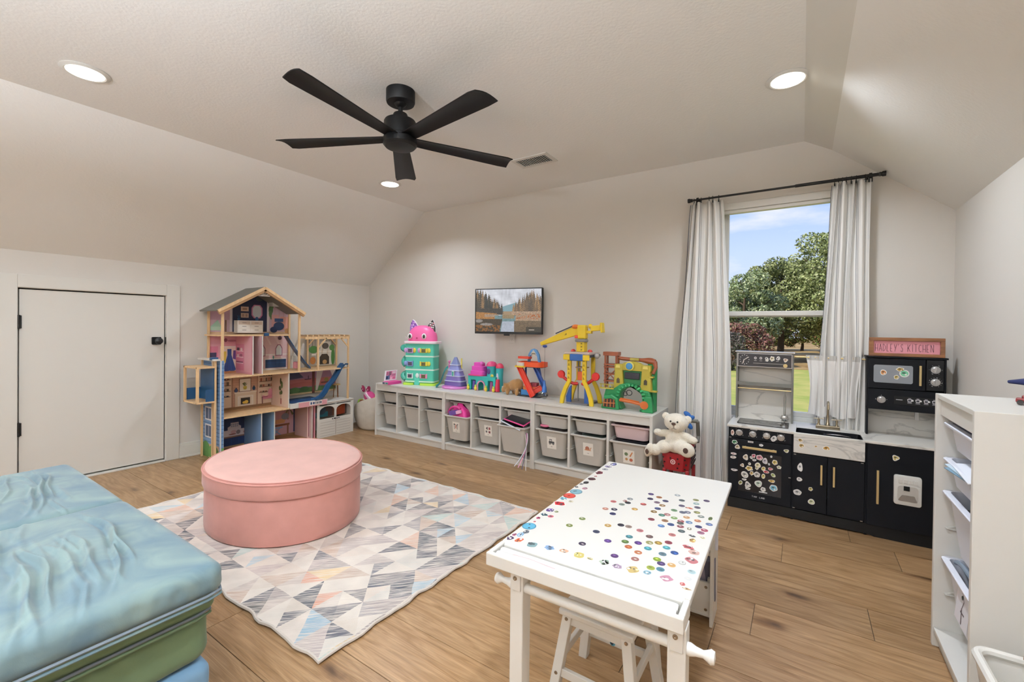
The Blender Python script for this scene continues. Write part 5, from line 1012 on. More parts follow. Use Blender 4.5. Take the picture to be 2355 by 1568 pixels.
for z, rt, n_ in ((.963, .25, 6), (.892, -.15, 12)): knob(.643, z, .017, MY-.005, kt, rt); ticks(.643, z, .027, MY-.0056, n_, kt, a0=-2.6, a1=2.6)
cm = MB().box(mx0+.006, mx1-.012, MY-.005, MY+.006, .712, .834).build('coffee_panel', 'navy_black', kt, smooth=0, bevel=.0015)
knob(.406, .771, .0165, MY-.005, kt, 0); ticks(.406, .771, .026, MY-.0056, 3, kt, a0=-1.5, a1=1.5)
MB().box(.463, .66, MY-.0065, MY-.0045, .748, .799).build('button_plate', 'black_matte', cm, smooth=0, bevel=.001)
sh = [R_(.05, .55, .2, .62, 'cfcfd2')]
for x in (.36, .54, .72, .9): sh += [P_([(x-.055, .72), (x+.055, .72), (x+.04, .38), (x-.04, .38)], 'dcdcde'), R_(x-.035, .45, x+.035, .66, '2a2c34'), P_([(x+.05, .68), (x+.085, .66), (x+.085, .5), (x+.045, .48)], 'dcdcde'), R_(x-.05, .25, x+.05, .3, 'b8b8bc'), R_(x-.03, .78, x+.03, .84, 'c8c8cc')]
art('cup_icons', sh, (.463, MY-.0066, .748), (.197, 0, 0), (0, 0, .051), cm)
MB().box(.562, .582, MY+.02, MY+.04, .662, .712).build('coffee_spout', 'steel', kt, smooth=0, bevel=.003)
# stickers on the doors: white-edged shapes, each its own piece
def blob(b, x, y, z, w, h, col, r, n, flip=False):
    ph = r.uniform(0, 6); k1 = r.choice([2, 3, 5]); am = r.uniform(.08, .3)
    if n == 0: return [(x-w, z-h), (x+w, z-h), (x+w, z+h), (x-w, z+h)]
    return [(x+w*cos(a)*(1-am*.5+am*.5*sin(k1*a+ph)), z+h*sin(a)*(1-am*.5+am*.5*sin(k1*a+ph))) for a in [2*pi*i/20 for i in range(20)]]
srng = random.Random(3)
for e in KST.split(';'):
    q = e.split(','); x, y, z, w, h = map(float, q[:5]); col = q[5].strip(); long_ = w > h*2.2 and h < .006
    y = KY-.0078 if y > 3.235 and y < 3.25 and z < .46 and x < -.05 else (KY-.0064 if 3.235 < y < 3.25 else (KY-.0182 if y < 3.235 else (MY-.0082 if y < 3.45 else HY-.0058)))
    if .46 < z < .54 and x < -.05: y = KY-.0044
    k = 0 if long_ else 1; st = srng.getstate()
    p = blob(None, x, y, z, w, h, col, srng, k); srng.setstate(st); p2 = blob(None, x, y, z, w*.78, h*.76, col, srng, k)
    b = MB(); b.prism(p, (0, y, 0), (1, 0, 0), (0, 0, 1), (0, -.0006, 0), 'eceae6')
    b.add([(u, y-.0009, v_) for u, v_ in p2], [tuple(range(len(p2)))], col)
    if k:
        dk = '%02x%02x%02x' % tuple(int(int(col[i:i+2], 16)*.5) for i in (0, 2, 4)); b.add([(x+w*.35*cos(a)-w*.1, y-.0011, z+h*.25*sin(a)+h*.15) for a in [2*pi*i/10 for i in range(10)]], [tuple(range(10))], dk)
        b.add([(x+w*.2*cos(a)+w*.25, y-.0011, z+h*.22*sin(a)-h*.3) for a in [2*pi*i/10 for i in range(10)]], [tuple(range(10))], 'f0ece4')
    b.build('sticker', 'print', kt, smooth=0)
# ladle, pan lid, name sign
t = thing('toy_ladle', 'metal slotted spoon hanging from the bar of the play cooker', 'utensil', (-.088, 3.505, .56))
b = MB(); x, y = -.088, HY+.012
b.tube([(x+.006*cos(a), y, .764+.009*sin(a)) for a in np.linspace(-2.2, 1.9, 12)], .0015, 6); b.tube([(x-.005, y-.004, .728), (x-.004, y-.004, .60)], .0022, 6); b.tube([(x+.005, y-.004, .728), (x+.004, y-.004, .60)], .0022, 6); b.tube([(x-.005, y-.004, .728), (x, y-.002, .755), (x+.005, y-.004, .728)], .0022, 6); b.build('handle', 'chrome', t)
b = MB(); b.sph((x, y-.008, .582), (.02, .008, .022), 16, 10)
for k in range(8): a = k*pi/4; b.sph((x+.021*cos(a), y-.008, .582+.022*sin(a)), (.005, .006, .006), 8, 6)
b.build('bowl', 'chrome', t)
t = thing('pan_lid', 'clear pan lid with a metal rim lying in the play sink', 'lid', (.19, 3.31, .50))
b = MB(); b.tube([(.19+.068*cos(a), 3.315+.05*sin(a), .538-.03*sin(a)*.6) for a in np.linspace(0, 2*pi, 33)[:-1]], .0028, 8, closed=True); b.build('rim', 'chrome', t)
b = MB(); b.loft([[(.19+.068*s_*cos(a), 3.315+.05*s_*sin(a), .538-.018*s_*sin(a)+zz) for a in np.linspace(0, 2*pi, 33)[:-1]] for s_, zz in ((1, 0), (.7, .007), (.35, .011), (.02, .012))], False, True); b.build('dome', 'clear_plastic', t)
sg = thing('name_sign', "wooden framed pink sign reading HADLEY'S KITCHEN on top of the play kitchen", 'sign', (.517, MY+.03, 1.032))
sx0, sx1, sz0, sz1, sy = .346, .685, 1.032, 1.144, MY+.01
b = MB(); b.box(sx0, sx1, sy, sy+.022, sz1-.02, sz1); b.box(sx0, sx1, sy, sy+.022, sz0, sz0+.018); b.box(sx0, sx0+.022, sy, sy+.022, sz0+.018, sz1-.02); b.box(sx1-.02, sx1, sy, sy+.022, sz0+.018, sz1-.02); b.build('wood_frame', 'sign_wood', sg, smooth=0, bevel=.0015)
m_('sign_pink', 'e29aa6', .7); MB().box(sx0+.02, sx1-.018, sy+.012, sy+.018, sz0+.016, sz1-.018).build('board', 'sign_pink', sg, smooth=0)
ST = {'H': [[(0, 0), (0, 1)], [(1, 0), (1, 1)], [(0, .4), (1, .4)]], 'A': [[(0, 0), (.5, 1), (1, 0)], [(.18, .3), (.82, .3)]], 'D': [[(0, 0), (0, 1), (.5, .92), (.95, .6), (.95, .4), (.5, .06), (0, 0)]], 'L': [[(0, 1), (0, 0), (.8, 0)]],
  'E': [[(.85, 1), (0, 1), (0, 0), (.85, 0)], [(0, .42), (.65, .42)]], 'Y': [[(0, 1), (.45, .45)], [(1, 1), (.3, 0)]], "'": [[(.3, 1.02), (.1, .84)]], 'S': [[(.95, .86), (.6, 1), (.15, .88), (.12, .68), (.5, .52), (.9, .32), (.82, .08), (.4, 0), (0, .12)]],
  'K': [[(0, 0), (0, 1)], [(.9, 1), (0, .42)], [(.2, .55), (.95, 0)]], 'I': [[(.5, 0), (.5, 1)]], 'T': [[(.5, 0), (.5, 1)], [(0, 1), (1, 1)]], 'C': [[(.95, .85), (.6, 1), (.2, .85), (.02, .5), (.2, .14), (.6, 0), (.98, .15)]], 'N': [[(0, 0), (0, 1), (1, 0), (1, 1)]]}
b = MB(); x = -.254
for ch in 'TINY  LAND':
    for pl in ST.get(ch, []):
        for p, q in zip(pl[:-1], pl[1:]): b.bar((x+p[0]*.0055, KY-.0068, .095+p[1]*.009), (x+q[0]*.0055, KY-.0068, .095+q[1]*.009), .0013, .0008, (0, 1, 0), 'e6e6e4')
    x += .0078 if ch != ' ' else .006
b.build('lettering', 'print', od, smooth=0)
b = MB(); x = sx0+.031; lw, lh, zb = .0115, .043, sz0+.030; sy2 = sy+.0112
for ch, wd in zip("HADLEY'S KITCHEN", [1, 1.05, 1, .85, .85, 1.05, .45, .9, .75, 1, .5, 1, 1, 1, .85, 1.05]):
    for pl in ST.get(ch, []):
        for p, q in zip(pl[:-1], pl[1:]): b.bar((x+p[0]*lw*wd, sy2, zb+p[1]*lh), (x+q[0]*lw*wd, sy2, zb+q[1]*lh), .0017, .0012, (0, 1, 0), '4a2430')
    x += lw*wd+.0064
b.build('lettering', 'print', sg, smooth=0)
# ------------------------------------------------------------------ big doll's house against the left wall
DX0, DX1 = -4.497, -4.165          # back and front (it faces +X)
dh = thing('dollhouse', 'tall open wooden dollhouse with gabled roof, elevator, pergola and blue slides', 'dollhouse', (-4.33, 2.4, 0))
yA, yB, yC, yD = 1.772, 2.125, 2.49, 3.11
def floor_slab(y0, y1, z, x1=DX1, m='pine', nm='floor_board', th=.013):
    return MB().box(DX0, x1, y0, y1, z-th, z).build(nm, m, dh, smooth=0, bevel=.0015)
floor_slab(yA, yC-.11, .365); floor_slab(yA, 3.06, .718); floor_slab(yA, yC-.09, 1.083, DX1-.05); floor_slab(yA+.01, 2.68, .012, m='oak_dark')
def room(name, o, U, V, wall, sh, parent=None):    # printed back panel
    b = MB(); n = Vector(U).cross(Vector(V)).normalized(); b.prism([(0, 0), (1, 0), (1, 1), (0, 1)], Vector(o)-n*.006, U, V, n*.006); p = b.build(name, 'trim_white', parent or dh, smooth=0)
    art('wall_print', [R_(0, 0, 1, 1, wall)]+sh, o, U, V, p); return p
bxk = DX0+.004
# attic back: pentagon
b = MB(); pent = [(1.80, 1.083), (2.545, 1.083), (2.545, 1.30), (2.172, 1.525), (1.80, 1.30)]
b.prism(pent, (DX0, 0, 0), (0, 1, 0), (0, 0, 1), (.006, 0, 0)); at_ = b.build('attic_back', 'trim_white', dh, smooth=0)
U, V = (0, .745, 0), (0, 0, .442)
art('wall_print', [P_([(0, 0), (1, 0), (1, .49), (.5, 1), (0, .49)], 'd0b4c0'), P_([(0, .3), (.3, .3), (.3, .8), (0, .49)], 'c09aac'), P_([(.26, .04), (.73, .04), (.73, .75), (.5, .98), (.26, .72)], '1f2544'), R_(.70, .02, .73, .74, 'e8dcdc'), R_(.24, .02, .27, .7, 'e8dcdc'),
    R_(.37, .50, .465, .60, 'd8b8a0'), R_(.39, .53, .445, .57, 'a07c68'), R_(.37, .36, .465, .46, 'd8b8a0'), R_(.385, .38, .41, .44, 'b08a78'), R_(.425, .38, .45, .44, 'b08a78'), R_(.0, 0, 1, .05, 'c8a888'), P_([(.50, .42), (.53, .35), (.61, .35), (.64, .42), (.64, .58), (.61, .65), (.53, .65), (.50, .58)], 'c87a9c'), P_([(.515, .43), (.54, .37), (.60, .37), (.625, .43), (.625, .57), (.60, .63), (.54, .63), (.515, .57)], 'cfd4d6'),
    D_(.60, .79, .045, .06, '3a4048'), D_(.75, .55, .03, .10, '4a6a44'), D_(.745, .46, .022, .08, '5c7c50'), D_(.76, .62, .026, .06, '587a4c'), D_(.755, .38, .014, .05, '4c6c46'), R_(.80, .36, .81, .66, 'c8a0ac'), R_(.86, .36, .87, .6, 'c8a0ac'), R_(.92, .36, .93, .55, 'c8a0ac'), R_(.88, .1, .99, .4, 'd49a8c'), R_(.76, .1, .86, .44, 'd8a4a4'), D_(.86, .18, .075, .1, '22365c'), R_(.8, .28, .92, .36, '26406a'), D_(.79, .1, .05, .07, '1c2c50'), D_(.97, .07, .03, .06, 'b08050'),
    R_(.02, .08, .16, .16, 'bcd8c4'), P_([(.02, .16), (.1, .3), (.14, .16)], 'a8ccb8'), R_(.18, .05, .2, .3, '6a4a3a'), D_(.3, .72, .05, .05, 'b08a78')], (bxk+.003, 1.80, 1.083), U, V, at_)
# chest of drawers standing in the attic
b = MB(); b.box(-4.47, -4.40, 2.005, 2.238, 1.096, 1.214); cd = b.build('toy_dresser', 'white', dh, smooth=0, bevel=.002)
sh = [R_(0, 0, 1, 1, 'ece4dc')]
for r_ in range(3):
    for c_ in range(2): sh += [R_(.04+c_*.48, .1+r_*.29, .48+c_*.48, .36+r_*.29, 'f4efe8' if r_ < 2 else 'd8c4b4'), R_(.18+c_*.48, .22+r_*.29, .34+c_*.48, .25+r_*.29, '4a4448')]
art('drawer_print', sh, (-4.3995, 2.005, 1.096), (0, .233, 0), (0, 0, .118), cd)
MB().lathe([(.008, 0), (.012, .015), (.006, .03), (.014, .045)], (-4.43, 2.03, 1.214), n=12).build('vase', 'slide_blue', cd); 
b = MB(); b.sph((-4.43, 2.195, 1.232), (.014, .014, .02), 10, 8); b.build('vase', 'slide_blue', cd)
# second storey: dressing room and bathroom
room('closet_back', (bxk, 1.80, .718), (0, .40, 0), (0, 0, .352), 'e0a8b4', [R_(0, .78, 1, 1, 'd8a0ac'), R_(.25, .06, .72, .72, 'efe2d2'), R_(.25, .68, .72, .72, 'f4ece4'), P_([(.40, .64), (.49, .64), (.49, .48), (.59, .08), (.53, .03), (.45, .06), (.38, .03), (.31, .08), (.405, .48)], '2c4a86'), P_([(.43, .46), (.44, .46), (.40, .06), (.385, .06)], '23406f'), P_([(.455, .46), (.465, .46), (.50, .06), (.485, .06)], '3b5a98'), P_([(.33, .58), (.38, .58), (.37, .28), (.31, .3)], 'd8c050'), P_([(.53, .6), (.58, .6), (.60, .34), (.52, .38)], '6a4484'),
    R_(.76, .08, .98, .74, 'd0849c'), R_(.78, .56, .96, .58, 'f0d8dc'), R_(.78, .42, .96, .44, 'f0d8dc'), R_(.78, .26, .96, .28, '7a3a54'), D_(.87, .64, .06, .04, '3c2c38'), D_(.87, .49, .07, .03, 'e4d4d0'), R_(.0, .3, .2, .72, 'd48098'), R_(.03, .42, .17, .56, '3a3450'), D_(.1, .35, .07, .04, 'f0dce0'), D_(.5, .86, .1, .03, 'b07080'), D_(.36, .88, .04, .05, '8a5060'), D_(.66, .88, .03, .07, '6a4a5a'), R_(.0, 0, 1, .05, 'c08a5c')])
room('bath_back', (bxk, 2.20, .718), (0, .345, 0), (0, 0, .352), 'dcbcc0', [P_([(.3, 1), (.45, .72), (.5, .72), (.36, 1)], 'e8d0d0'), P_([(.55, 1), (.7, .72), (.75, .72), (.62, 1)], 'e8d0d0'), R_(0, .42, 1, .46, 'e8dcd8'), P_([(.12, .4), (.32, .4), (.32, .62), (.26, .73), (.18, .73), (.12, .62)], '8a4a64'), P_([(.14, .42), (.30, .42), (.30, .61), (.25, .71), (.19, .71), (.14, .61)], 'd8dcdc'), P_([(.61, .4), (.82, .4), (.82, .62), (.76, .73), (.67, .73), (.61, .62)], '8a4a64'), P_([(.63, .42), (.80, .42), (.80, .61), (.745, .71), (.685, .71), (.63, .61)], 'd8dcdc'), D_(.74, .92, .06, .06, '584050'), R_(.3, .3, .95, .33, 'e8e0dc'), R_(.32, .06, .93, .3, '234068'), R_(.33, .2, .92, .21, '31558a'), R_(.62, .07, .63, .3, '1b3050'), D_(.55, .36, .02, .05, '3c7a74'), R_(.06, .1, .2, .4, '4a4034'), D_(.14, .2, .06, .12, 'b89a58'), R_(0, 0, 1, .045, 'e4dcd4')])
# first storey: living room
LV = []
def lv(x0, y0, x1, y1, c): LV.append(R_(x0, y0, x1, y1, c))
lv(0, 0, 1, .07, '8a6848'); lv(.33, .07, .735, 1, 'c8a088')
for k in range(13): lv(.33, .09+k*.072, .735, .097+k*.072, 'b08a74')
lv(.335, .07, .35, .95, 'a88470'); lv(.715, .07, .73, .95, 'a88470')
lv(.44, .47, .625, .84, '6a4a3a'); lv(.45, .485, .615, .825, 'efe8dc')
for dx, dy, c in ((-.03, .08, '4c5a30'), (-.01, .1, '5c6e38'), (.012, .09, '4c5a30'), (.03, .06, '66783c')): LV.append(P_([(.53, .60), (.53+dx-.012, .62+dy), (.53+dx+.006, .64+dy)], c))
LV += [D_(.53, .585, .03, .045, 'c8b84c'), D_(.53, .555, .025, .03, 'b0a040')]
lv(.37, .43, .71, .47, 'e8dccc'); lv(.38, .07, .70, .43, 'dccab4'); lv(.42, .08, .66, .36, 'efe8de'); lv(.445, .10, .635, .33, 'e4d8c8'); lv(.465, .12, .607, .30, '3a3228'); lv(.475, .135, .597, .27, '241e18')
LV += [D_(.52, .17, .03, .035, 'd8b040'), D_(.55, .18, .03, .05, 'e0bc50'), D_(.395, .52, .028, .05, '24345c'), D_(.395, .575, .012, .02, '24345c'), D_(.665, .54, .024, .055, '24405c'), D_(.665, .6, .01, .02, '24405c')]
for k in range(4):
    z_ = .36+k*.155; lv(.02, z_, .31, z_+.018, '5a3c30'); lv(.745, z_+.03, .98, z_+.048, '5a3c30')
    for q in range(5):
        c = ['8a5040', '4a4038', 'c8a090', '6a5a50', '3c4a5c'][(k*2+q) % 5]; h = .03+.03*((q*3+k) % 3)
        lv(.05+q*.05, z_+.018, .085+q*.05, z_+.018+h, c); lv(.76+q*.042, z_+.048, .79+q*.042, z_+.048+h, ['b08070', '4a4038', '8a5040', 'c8b0a0', '5a4a40'][(k+q) % 5])
LV += [R_(.79, .2, .97, .30, 'c0788c'), P_([(.87, .30), (.98, .30), (1, .47), (.9, .49)], 'cc8a9a'), R_(.785, .07, .80, .27, '6a3a38'), R_(.95, .07, .965, .47, '6a3a38'), D_(.85, .33, .04, .045, 'e0c8b0'), R_(.78, .25, .88, .265, '6a3a38'), P_([(.02, .14), (.17, .16), (.16, .28), (.02, .30)], 'c0788c'), R_(.16, .05, .175, .27, '6a3a38')]
room('living_back', (bxk, 1.80, .365), (0, .60, 0), (0, 0, .345), 'e2cdb8', LV)
# pool terrace backdrop
room('terrace_back', (bxk, 2.565, .43), (0, .545, 0), (0, 0, .272), '9a6a84', [R_(0, .3, 1, .62, 'b4645c'), P_([(0, .45), (.3, .5), (.6, .42), (1, .5), (1, .62), (0, .66)], 'c0706c'), R_(0, .6, 1, 1, 'a87c94'), P_([(0, .62), (.28, .66), (.16, .92), (0, .95)], '54506c'), R_(.0, .04, 1, .26, '46683a'), D_(.1, .18, .1, .12, '5c8048'), D_(.3, .2, .1, .1, '3c5c34'), D_(.55, .18, .12, .12, '547a44'), R_(0, .0, 1, .07, 'd0b890'), R_(.46, 0, .52, 1, '6a3830'), P_([(.56, 1), (.72, 1), (.66, .6), (.58, .1), (.54, .1)], 'e4d8d4'), P_([(.98, 1), (.84, 1), (.92, .6), (1, .5)], 'e4d8d4'), R_(.66, .36, .9, .42, '5c3a34'), D_(.78, .5, .05, .08, '8a7a3c'), R_(.3, .56, .44, .6, '6a4050'), R_(.37, .56, .39, .72, '5a4050')])
room('fireplace_back', (bxk, 2.76, .718), (0, .345, 0), (0, 0, .345), 'aaa396', [R_(.05+k*.1, .55, .075+k*.1, 1, '7c756c') for k in range(9)]+[P_([(.28, .02), (.94, .02), (.94, .50), (.82, .56), (.80, .8), (.46, .8), (.44, .56), (.28, .5)], 'cfc8bc'), D_(.62, .66, .12, .1, '5c554c'), R_(.28, .46, .94, .5, 'e4dcd0'), P_([(.42, .06), (.76, .06), (.76, .3), (.68, .4), (.5, .4), (.42, .3)], '3c3228'), D_(.6, .14, .08, .07, 'b08a58'), D_(.2, .55, .16, .12, '4a7a3c'), D_(.9, .3, .07, .28, '4c8040'), D_(.86, .6, .1, .1, '5a8a48'), R_(0, 0, 1, .04, '9a8a70'), D_(.18, .2, .1, .12, 'b4743c'), R_(.14, .36, .3, .42, 'e0d8cc'), R_(.3, .1, .34, .4, '8c8478')])
# ground floor: kitchen, hall, dining
KP = [R_(0, 0, 1, .06, 'b09068'), R_(0, .30, 1, .48, 'd8ccc8'), P_([(.40, .30), (.68, .30), (.68, .56), (.63, .60), (.63, .68), (.46, .68), (.46, .60), (.40, .56)], 'd4c8c8')]
KP += [R_(.47+.04*q, .56+.05*r_, .495+.04*q, .59+.05*r_, '8a90a0') for q in range(4) for r_ in range(2)]
KP += [D_(.52, .42, .06, .05, 'c8a0a0'), D_(.62, .40, .045, .06, '7a6a6c'), D_(.5, .36, .08, .02, '8c5a54'), D_(.78, .38, .05, .05, 'a06a5c'), D_(.86, .40, .04, .07, '8a8080'), D_(.92, .37, .04, .05, '6a5a60'), R_(.1, .31, .26, .43, '8c4c50'), R_(.08, .43, .28, .445, '6a3438'), R_(0, .27, 1, .31, '8a6a5c'), R_(.30, .05, .93, .26, '1f3560')]
KP += [R_(.31+.16*q, .07, .315+.16*q, .25, '35508a') for q in range(4)]+[R_(.93, .04, 1, .3, 'b8b4b0'), R_(0, .05, .28, .26, 'c8b8a4')]
room('kitchen_back', (bxk, 1.80, .012), (0, .42, 0), (0, 0, .34), '26345a', KP)
room('dining_back', (bxk, 2.34, .012), (0, .34, 0), (0, 0, .34), 'c8a0ac', [R_(0, .5, .6, 1, 'c4949c'), R_(.1, .55, .11, 1, 'b07c88'), R_(.3, .55, .31, 1, 'b07c88'), R_(.5, .55, .51, 1, 'b07c88'), P_([(.0, .42), (.5, .42), (.55, .55), (0, .55)], 'd0986c'), P_([(.6, .5), (.62, .5), (.66, .9), (.64, .9)], '6a5a40'), P_([(.64, .85), (.45, .95), (.5, .8)], '6a7048'), P_([(.64, .85), (.85, .98), (.8, .8)], '7a7a50'), P_([(.64, .88), (.5, .7), (.58, .66)], '7a7050'), P_([(.64, .86), (.8, .66), (.74, .62)], '6a7048'), D_(.52, .62, .12, .1, '8a90a0'), R_(.04, .34, .66, .4, '7a4c30'), R_(.07, .08, .12, .34, '7a4c30'), R_(.58, .08, .63, .34, '7a4c30'), P_([(.12, .08), (.16, .08), (.4, .3), (.36, .3)], '7ca8d0'), P_([(.36, .08), (.4, .08), (.16, .3), (.12, .3)], '7ca8d0'), R_(.1, .28, .44, .32, '7ca8d0'), R_(.78, .1, .98, 1, '28345c'), R_(0, 0, 1, .08, '8a6848')])
# partition walls
def part(name, y, z0, z1, x1=DX1-.01, pl='c8a4ac', pr='c8a4ac', th=.008, x0=DX0+.006):
    p = MB().box(x0, x1, y, y+th, z0, z1).build(name, 'trim_white', dh, smooth=0)
    art('wall_print', [R_(0, 0, 1, 1, pl)], (x0, y-.0002, z0), (x1-x0-.004, 0, 0), (0, 0, z1-z0), p); 
    return p
pq = part('partition', 2.034, .718, 1.07, pl='d498a4'); art('shelf_print', [R_(.02, .08, .5, .78, 'c8788e')]+[R_(.05, z_, .47, z_+.02, 'f0d8dc') for z_ in (.58, .42, .26)]+[R_(.08, .6, .24, .68, '3c2c38'), D_(.36, .64, .06, .04, 'e4d4d0'), R_(.1, .44, .2, .5, 'e4d4d0'), D_(.34, .48, .08, .04, '8a4a60'), R_(.06, .28, .46, .32, '7a3a54'), R_(.55, .05, .97, .95, 'd8a4ae')], (DX0+.006, 2.0336, .718), (DX1-.02-DX0, 0, 0), (0, 0, .352), pq); part('partition', 2.118, .718, 1.07, pl='d8b0b4'); part('partition', 2.372, .365, .705, pl='dcc4b4')
part('partition', 2.115, .012, .352, pl='7a9cc4'); part('partition', 2.24, .012, .352, pl='8fb2d6', x1=DX1-.02); part('partition', 2.62, .012, .352, pl='d8b8b4')
b = MB(); b.box(DX0+.02, DX0+.03, 2.14, 2.19, .03, .3); hd = b.build('hall_door', 'sign_wood', dh, smooth=0); art('door_print', [R_(.1, .1, .9, .95, 'd8a088'), R_(.1, .1, .9, .3, '8a8a4a'), R_(.1, .55, .9, .95, 'cc9aa4')], (DX0+.0302, 2.14, .03), (0, .05, 0), (0, 0, .27), hd)
pl_ = part('living_side', yA+.0, .365, .705, x1=DX0+.05, pl='dccab8')
b = MB(); b.box(DX0+.2, DX0+.202, 2.3715, 2.372, .4, .6); 
art('plant_print', [R_(.42, .0, .56, .22, '8a4038'), R_(.47, .2, .51, .6, '5a4a34'), D_(.36, .6, .14, .09, '4c5a34'), D_(.6, .74, .13, .14, '55663a'), D_(.45, .88, .1, .12, '44542e'), D_(.58, .45, .12, .08, '4c5a34'), D_(.4, .42, .1, .07, '5a6c40')], (DX0+.12, 2.3712, .39), (.14, 0, 0), (0, 0, .26), dh)
# left end: blue clapboard side with the elevator
b = MB(); b.box(DX0, DX1, yA-.009, yA-.001, .0, .86); sd = b.build('side_wall', 'trim_white', dh, smooth=0)
art('siding_print', [R_(0, 0, 1, 1, '7fa0c8')]+[R_(0, k/26, 1, k/26+.008, '55749c') for k in range(26)]+[R_(0, 0, 1, .14, 'c4a488'), D_(.25, .07, .25, .09, '4c7a3c'), D_(.7, .06, .3, .08, '5a8a48'), R_(.2, .2, .6, .34, 'e8e4e4'), R_(.24, .215, .4, .325, '4c5a74'), R_(.42, .215, .56, .325, '4c5a74'), R_(.2, .38, .6, .52, 'e8e4e4'), R_(.24, .395, .4, .505, '4c5a74'), R_(.42, .395, .56, .505, '4c5a74')], (DX0, yA-.0095, 0), (DX1-DX0, 0, 0), (0, 0, .86), sd)
b = MB(); b.box(DX1-.03, DX1, yA-.001, yA+.022, 0, .86); fs_ = b.build('front_strip', 'trim_white', dh, smooth=0)
art('siding_print', [R_(.08, 0, .92, 1, '6d92bd')]+[R_(.08, k/26, .92, k/26+.007, '4c6c94') for k in range(26)]+[R_(.08, 0, .92, .12, '6a9a58')], (DX1+.0004, yA+.0, 0), (0, .022, 0), (0, 0, .86), fs_)
b = MB()
b.box(DX1-.075, DX1-.06, yA-.045, yA-.03, .0, .87); b.box(DX1-.03, DX1-.015, yA-.045, yA-.03, .0, .87); b.box(DX0+.05, DX0+.065, yA-.045, yA-.03, 0, .87); b.build('elevator_rail', 'pine', dh, smooth=0, bevel=.001)
b = MB(); b.box(DX0+.02, DX1-.0, yA-.06, yA-.005, .86, .875); b.build('elevator_cap', 'trim_white', dh, smooth=0, bevel=.001)
MB().box(DX1-.07, DX1-.03, yA-.065, yA-.01, .865, .89).build('pulley_block', 'slide_blue', dh, smooth=0, bevel=.003)
MB().cyl((DX1-.05, yA-.05, .80), (DX1-.05, yA-.05, .868), .0015, n=6).build('elevator_string', 'white', dh)
ey0 = 1.60; b = MB()
for x in (DX0+.07, DX1-.02):
    b.box(x-.009, x+.009, ey0-.009, ey0+.009, .505, .815)
b.box(DX0+.06, DX1-.01, ey0-.009, yA-.046, .80, .815); b.box(DX0+.06, DX1-.01, ey0-.009, yA-.046, .505, .518); b.build('elevator_frame', 'pine', dh, smooth=0, bevel=.001)
MB().box(DX0+.06, DX1-.02, yA-.052, yA-.046, .52, .80).build('elevator_back', 'slide_blue', dh, smooth=0)
MB().box(DX0+.062, DX0+.066, ey0, yA-.05, .52, .62).build('elevator_guard', 'slide_blue', dh, smooth=0); MB().box(DX1-.018, DX1-.013, ey0+.06, yA-.05, .518, .62).build('elevator_guard', 'slide_blue', dh, smooth=0)
# posts, roof, pergola
for x, y, z0, z1 in ((DX1-.012, yA+.012, .86, 1.30), (DX1-.012, yC-.012, .718, 1.285), (DX0+.02, 2.545, .718, 1.30), (DX0+.012, 1.80, .86, 1.30), (DX1-.012, 3.045, .365, .705)):
    MB().box(x-.009, x+.009, y-.009, y+.009, z0, z1).build('post', 'pine', dh, smooth=0, bevel=.001)
apY, apZ = 2.128, 1.515
for s_, y1, z1 in ((-1, 1.735, 1.287), (1, 2.522, 1.287)):
    b = MB(); d = Vector((0, y1-apY, z1-apZ)); n = Vector((0, -d.z, d.y)).normalized(); n = n if n.z > 0 else -n
    b.prism([(0, 0), (1, 0), (1, 1), (0, 1)], (DX0, apY, apZ), (DX1+.02-DX0, 0, 0), d, n*.012); b.build('roof_panel', 'cart_grey', dh, smooth=0, bevel=.001)
    b = MB(); b.prism([(0, -.032), (1, -.032), (1, .0), (0, .0)], (DX1, apY, apZ), d, n, (.022, 0, 0)); b.build('bargeboard', 'oak_dark', dh, smooth=0, bevel=.0015)
    b = MB(); b.prism([(0, -.012), (1, -.012), (1, .013), (0, .013)], (DX1+.01, apY, apZ), d, n, (.016, 0, 0)); b.build('roof_edge', 'pine', dh, smooth=0, bevel=.001)
b = MB(); b.box(DX1-.01, DX1-.004, apY-.055, apY+.055, 1.44, 1.448)
for k in range(5): a = radians(20+35*k); b.bar((DX1-.007, apY, 1.446), (DX1-.007, apY+.05*cos(a), 1.446+.042*sin(a)), .007, .005, (1, 0, 0))
b.build('gable_sunburst', 'trim_white', dh, smooth=0)
b = MB(); b.box(DX0+.03, DX0+.1, 2.33, 2.40, 1.36, 1.45); b.box(DX0+.02, DX0+.11, 2.32, 2.41, 1.45, 1.458); b.box(DX0+.025, DX0+.105, 2.325, 2.405, 1.435, 1.442); b.build('chimney', 'trim_white', dh, smooth=0, bevel=.001)
pz = 1.06
for x, y in ((DX1-.012, 2.682), (DX1-.012, 3.045), (DX0+.015, 2.755), (DX0+.015, 3.11)):
    MB().box(x-.008, x+.008, y-.008, y+.008, .718, pz).build('pergola_post', 'pine', dh, smooth=0, bevel=.001)
b = MB(); b.box(DX1-.02, DX1-.006, 2.54, 3.06, pz-.028, pz); b.box(DX0+.005, DX0+.02, 2.66, 3.13, pz-.028, pz); b.build('pergola_beam', 'pine', dh, smooth=0, bevel=.001)
for k in range(9):
    f = k/8; MB().bar((DX0, 2.68+.44*f, pz+.008), (DX1, 2.56+.49*f, pz+.008), .013, .016).build('pergola_slat', 'pine', dh, smooth=0)
b = MB()
for y, s_ in ((2.69, 1), (3.04, -1)): b.bar((DX1-.012, y, pz-.11), (DX1-.012, y+s_*.09, pz-.015), .012, .012, (1, 0, 0))
for y, s_ in ((2.765, 1), (3.10, -1)): b.bar((DX0+.015, y, pz-.10), (DX0+.015, y+s_*.08, pz-.015), .011, .011, (1, 0, 0))
b.build('pergola_brace', 'pine', dh, smooth=0)
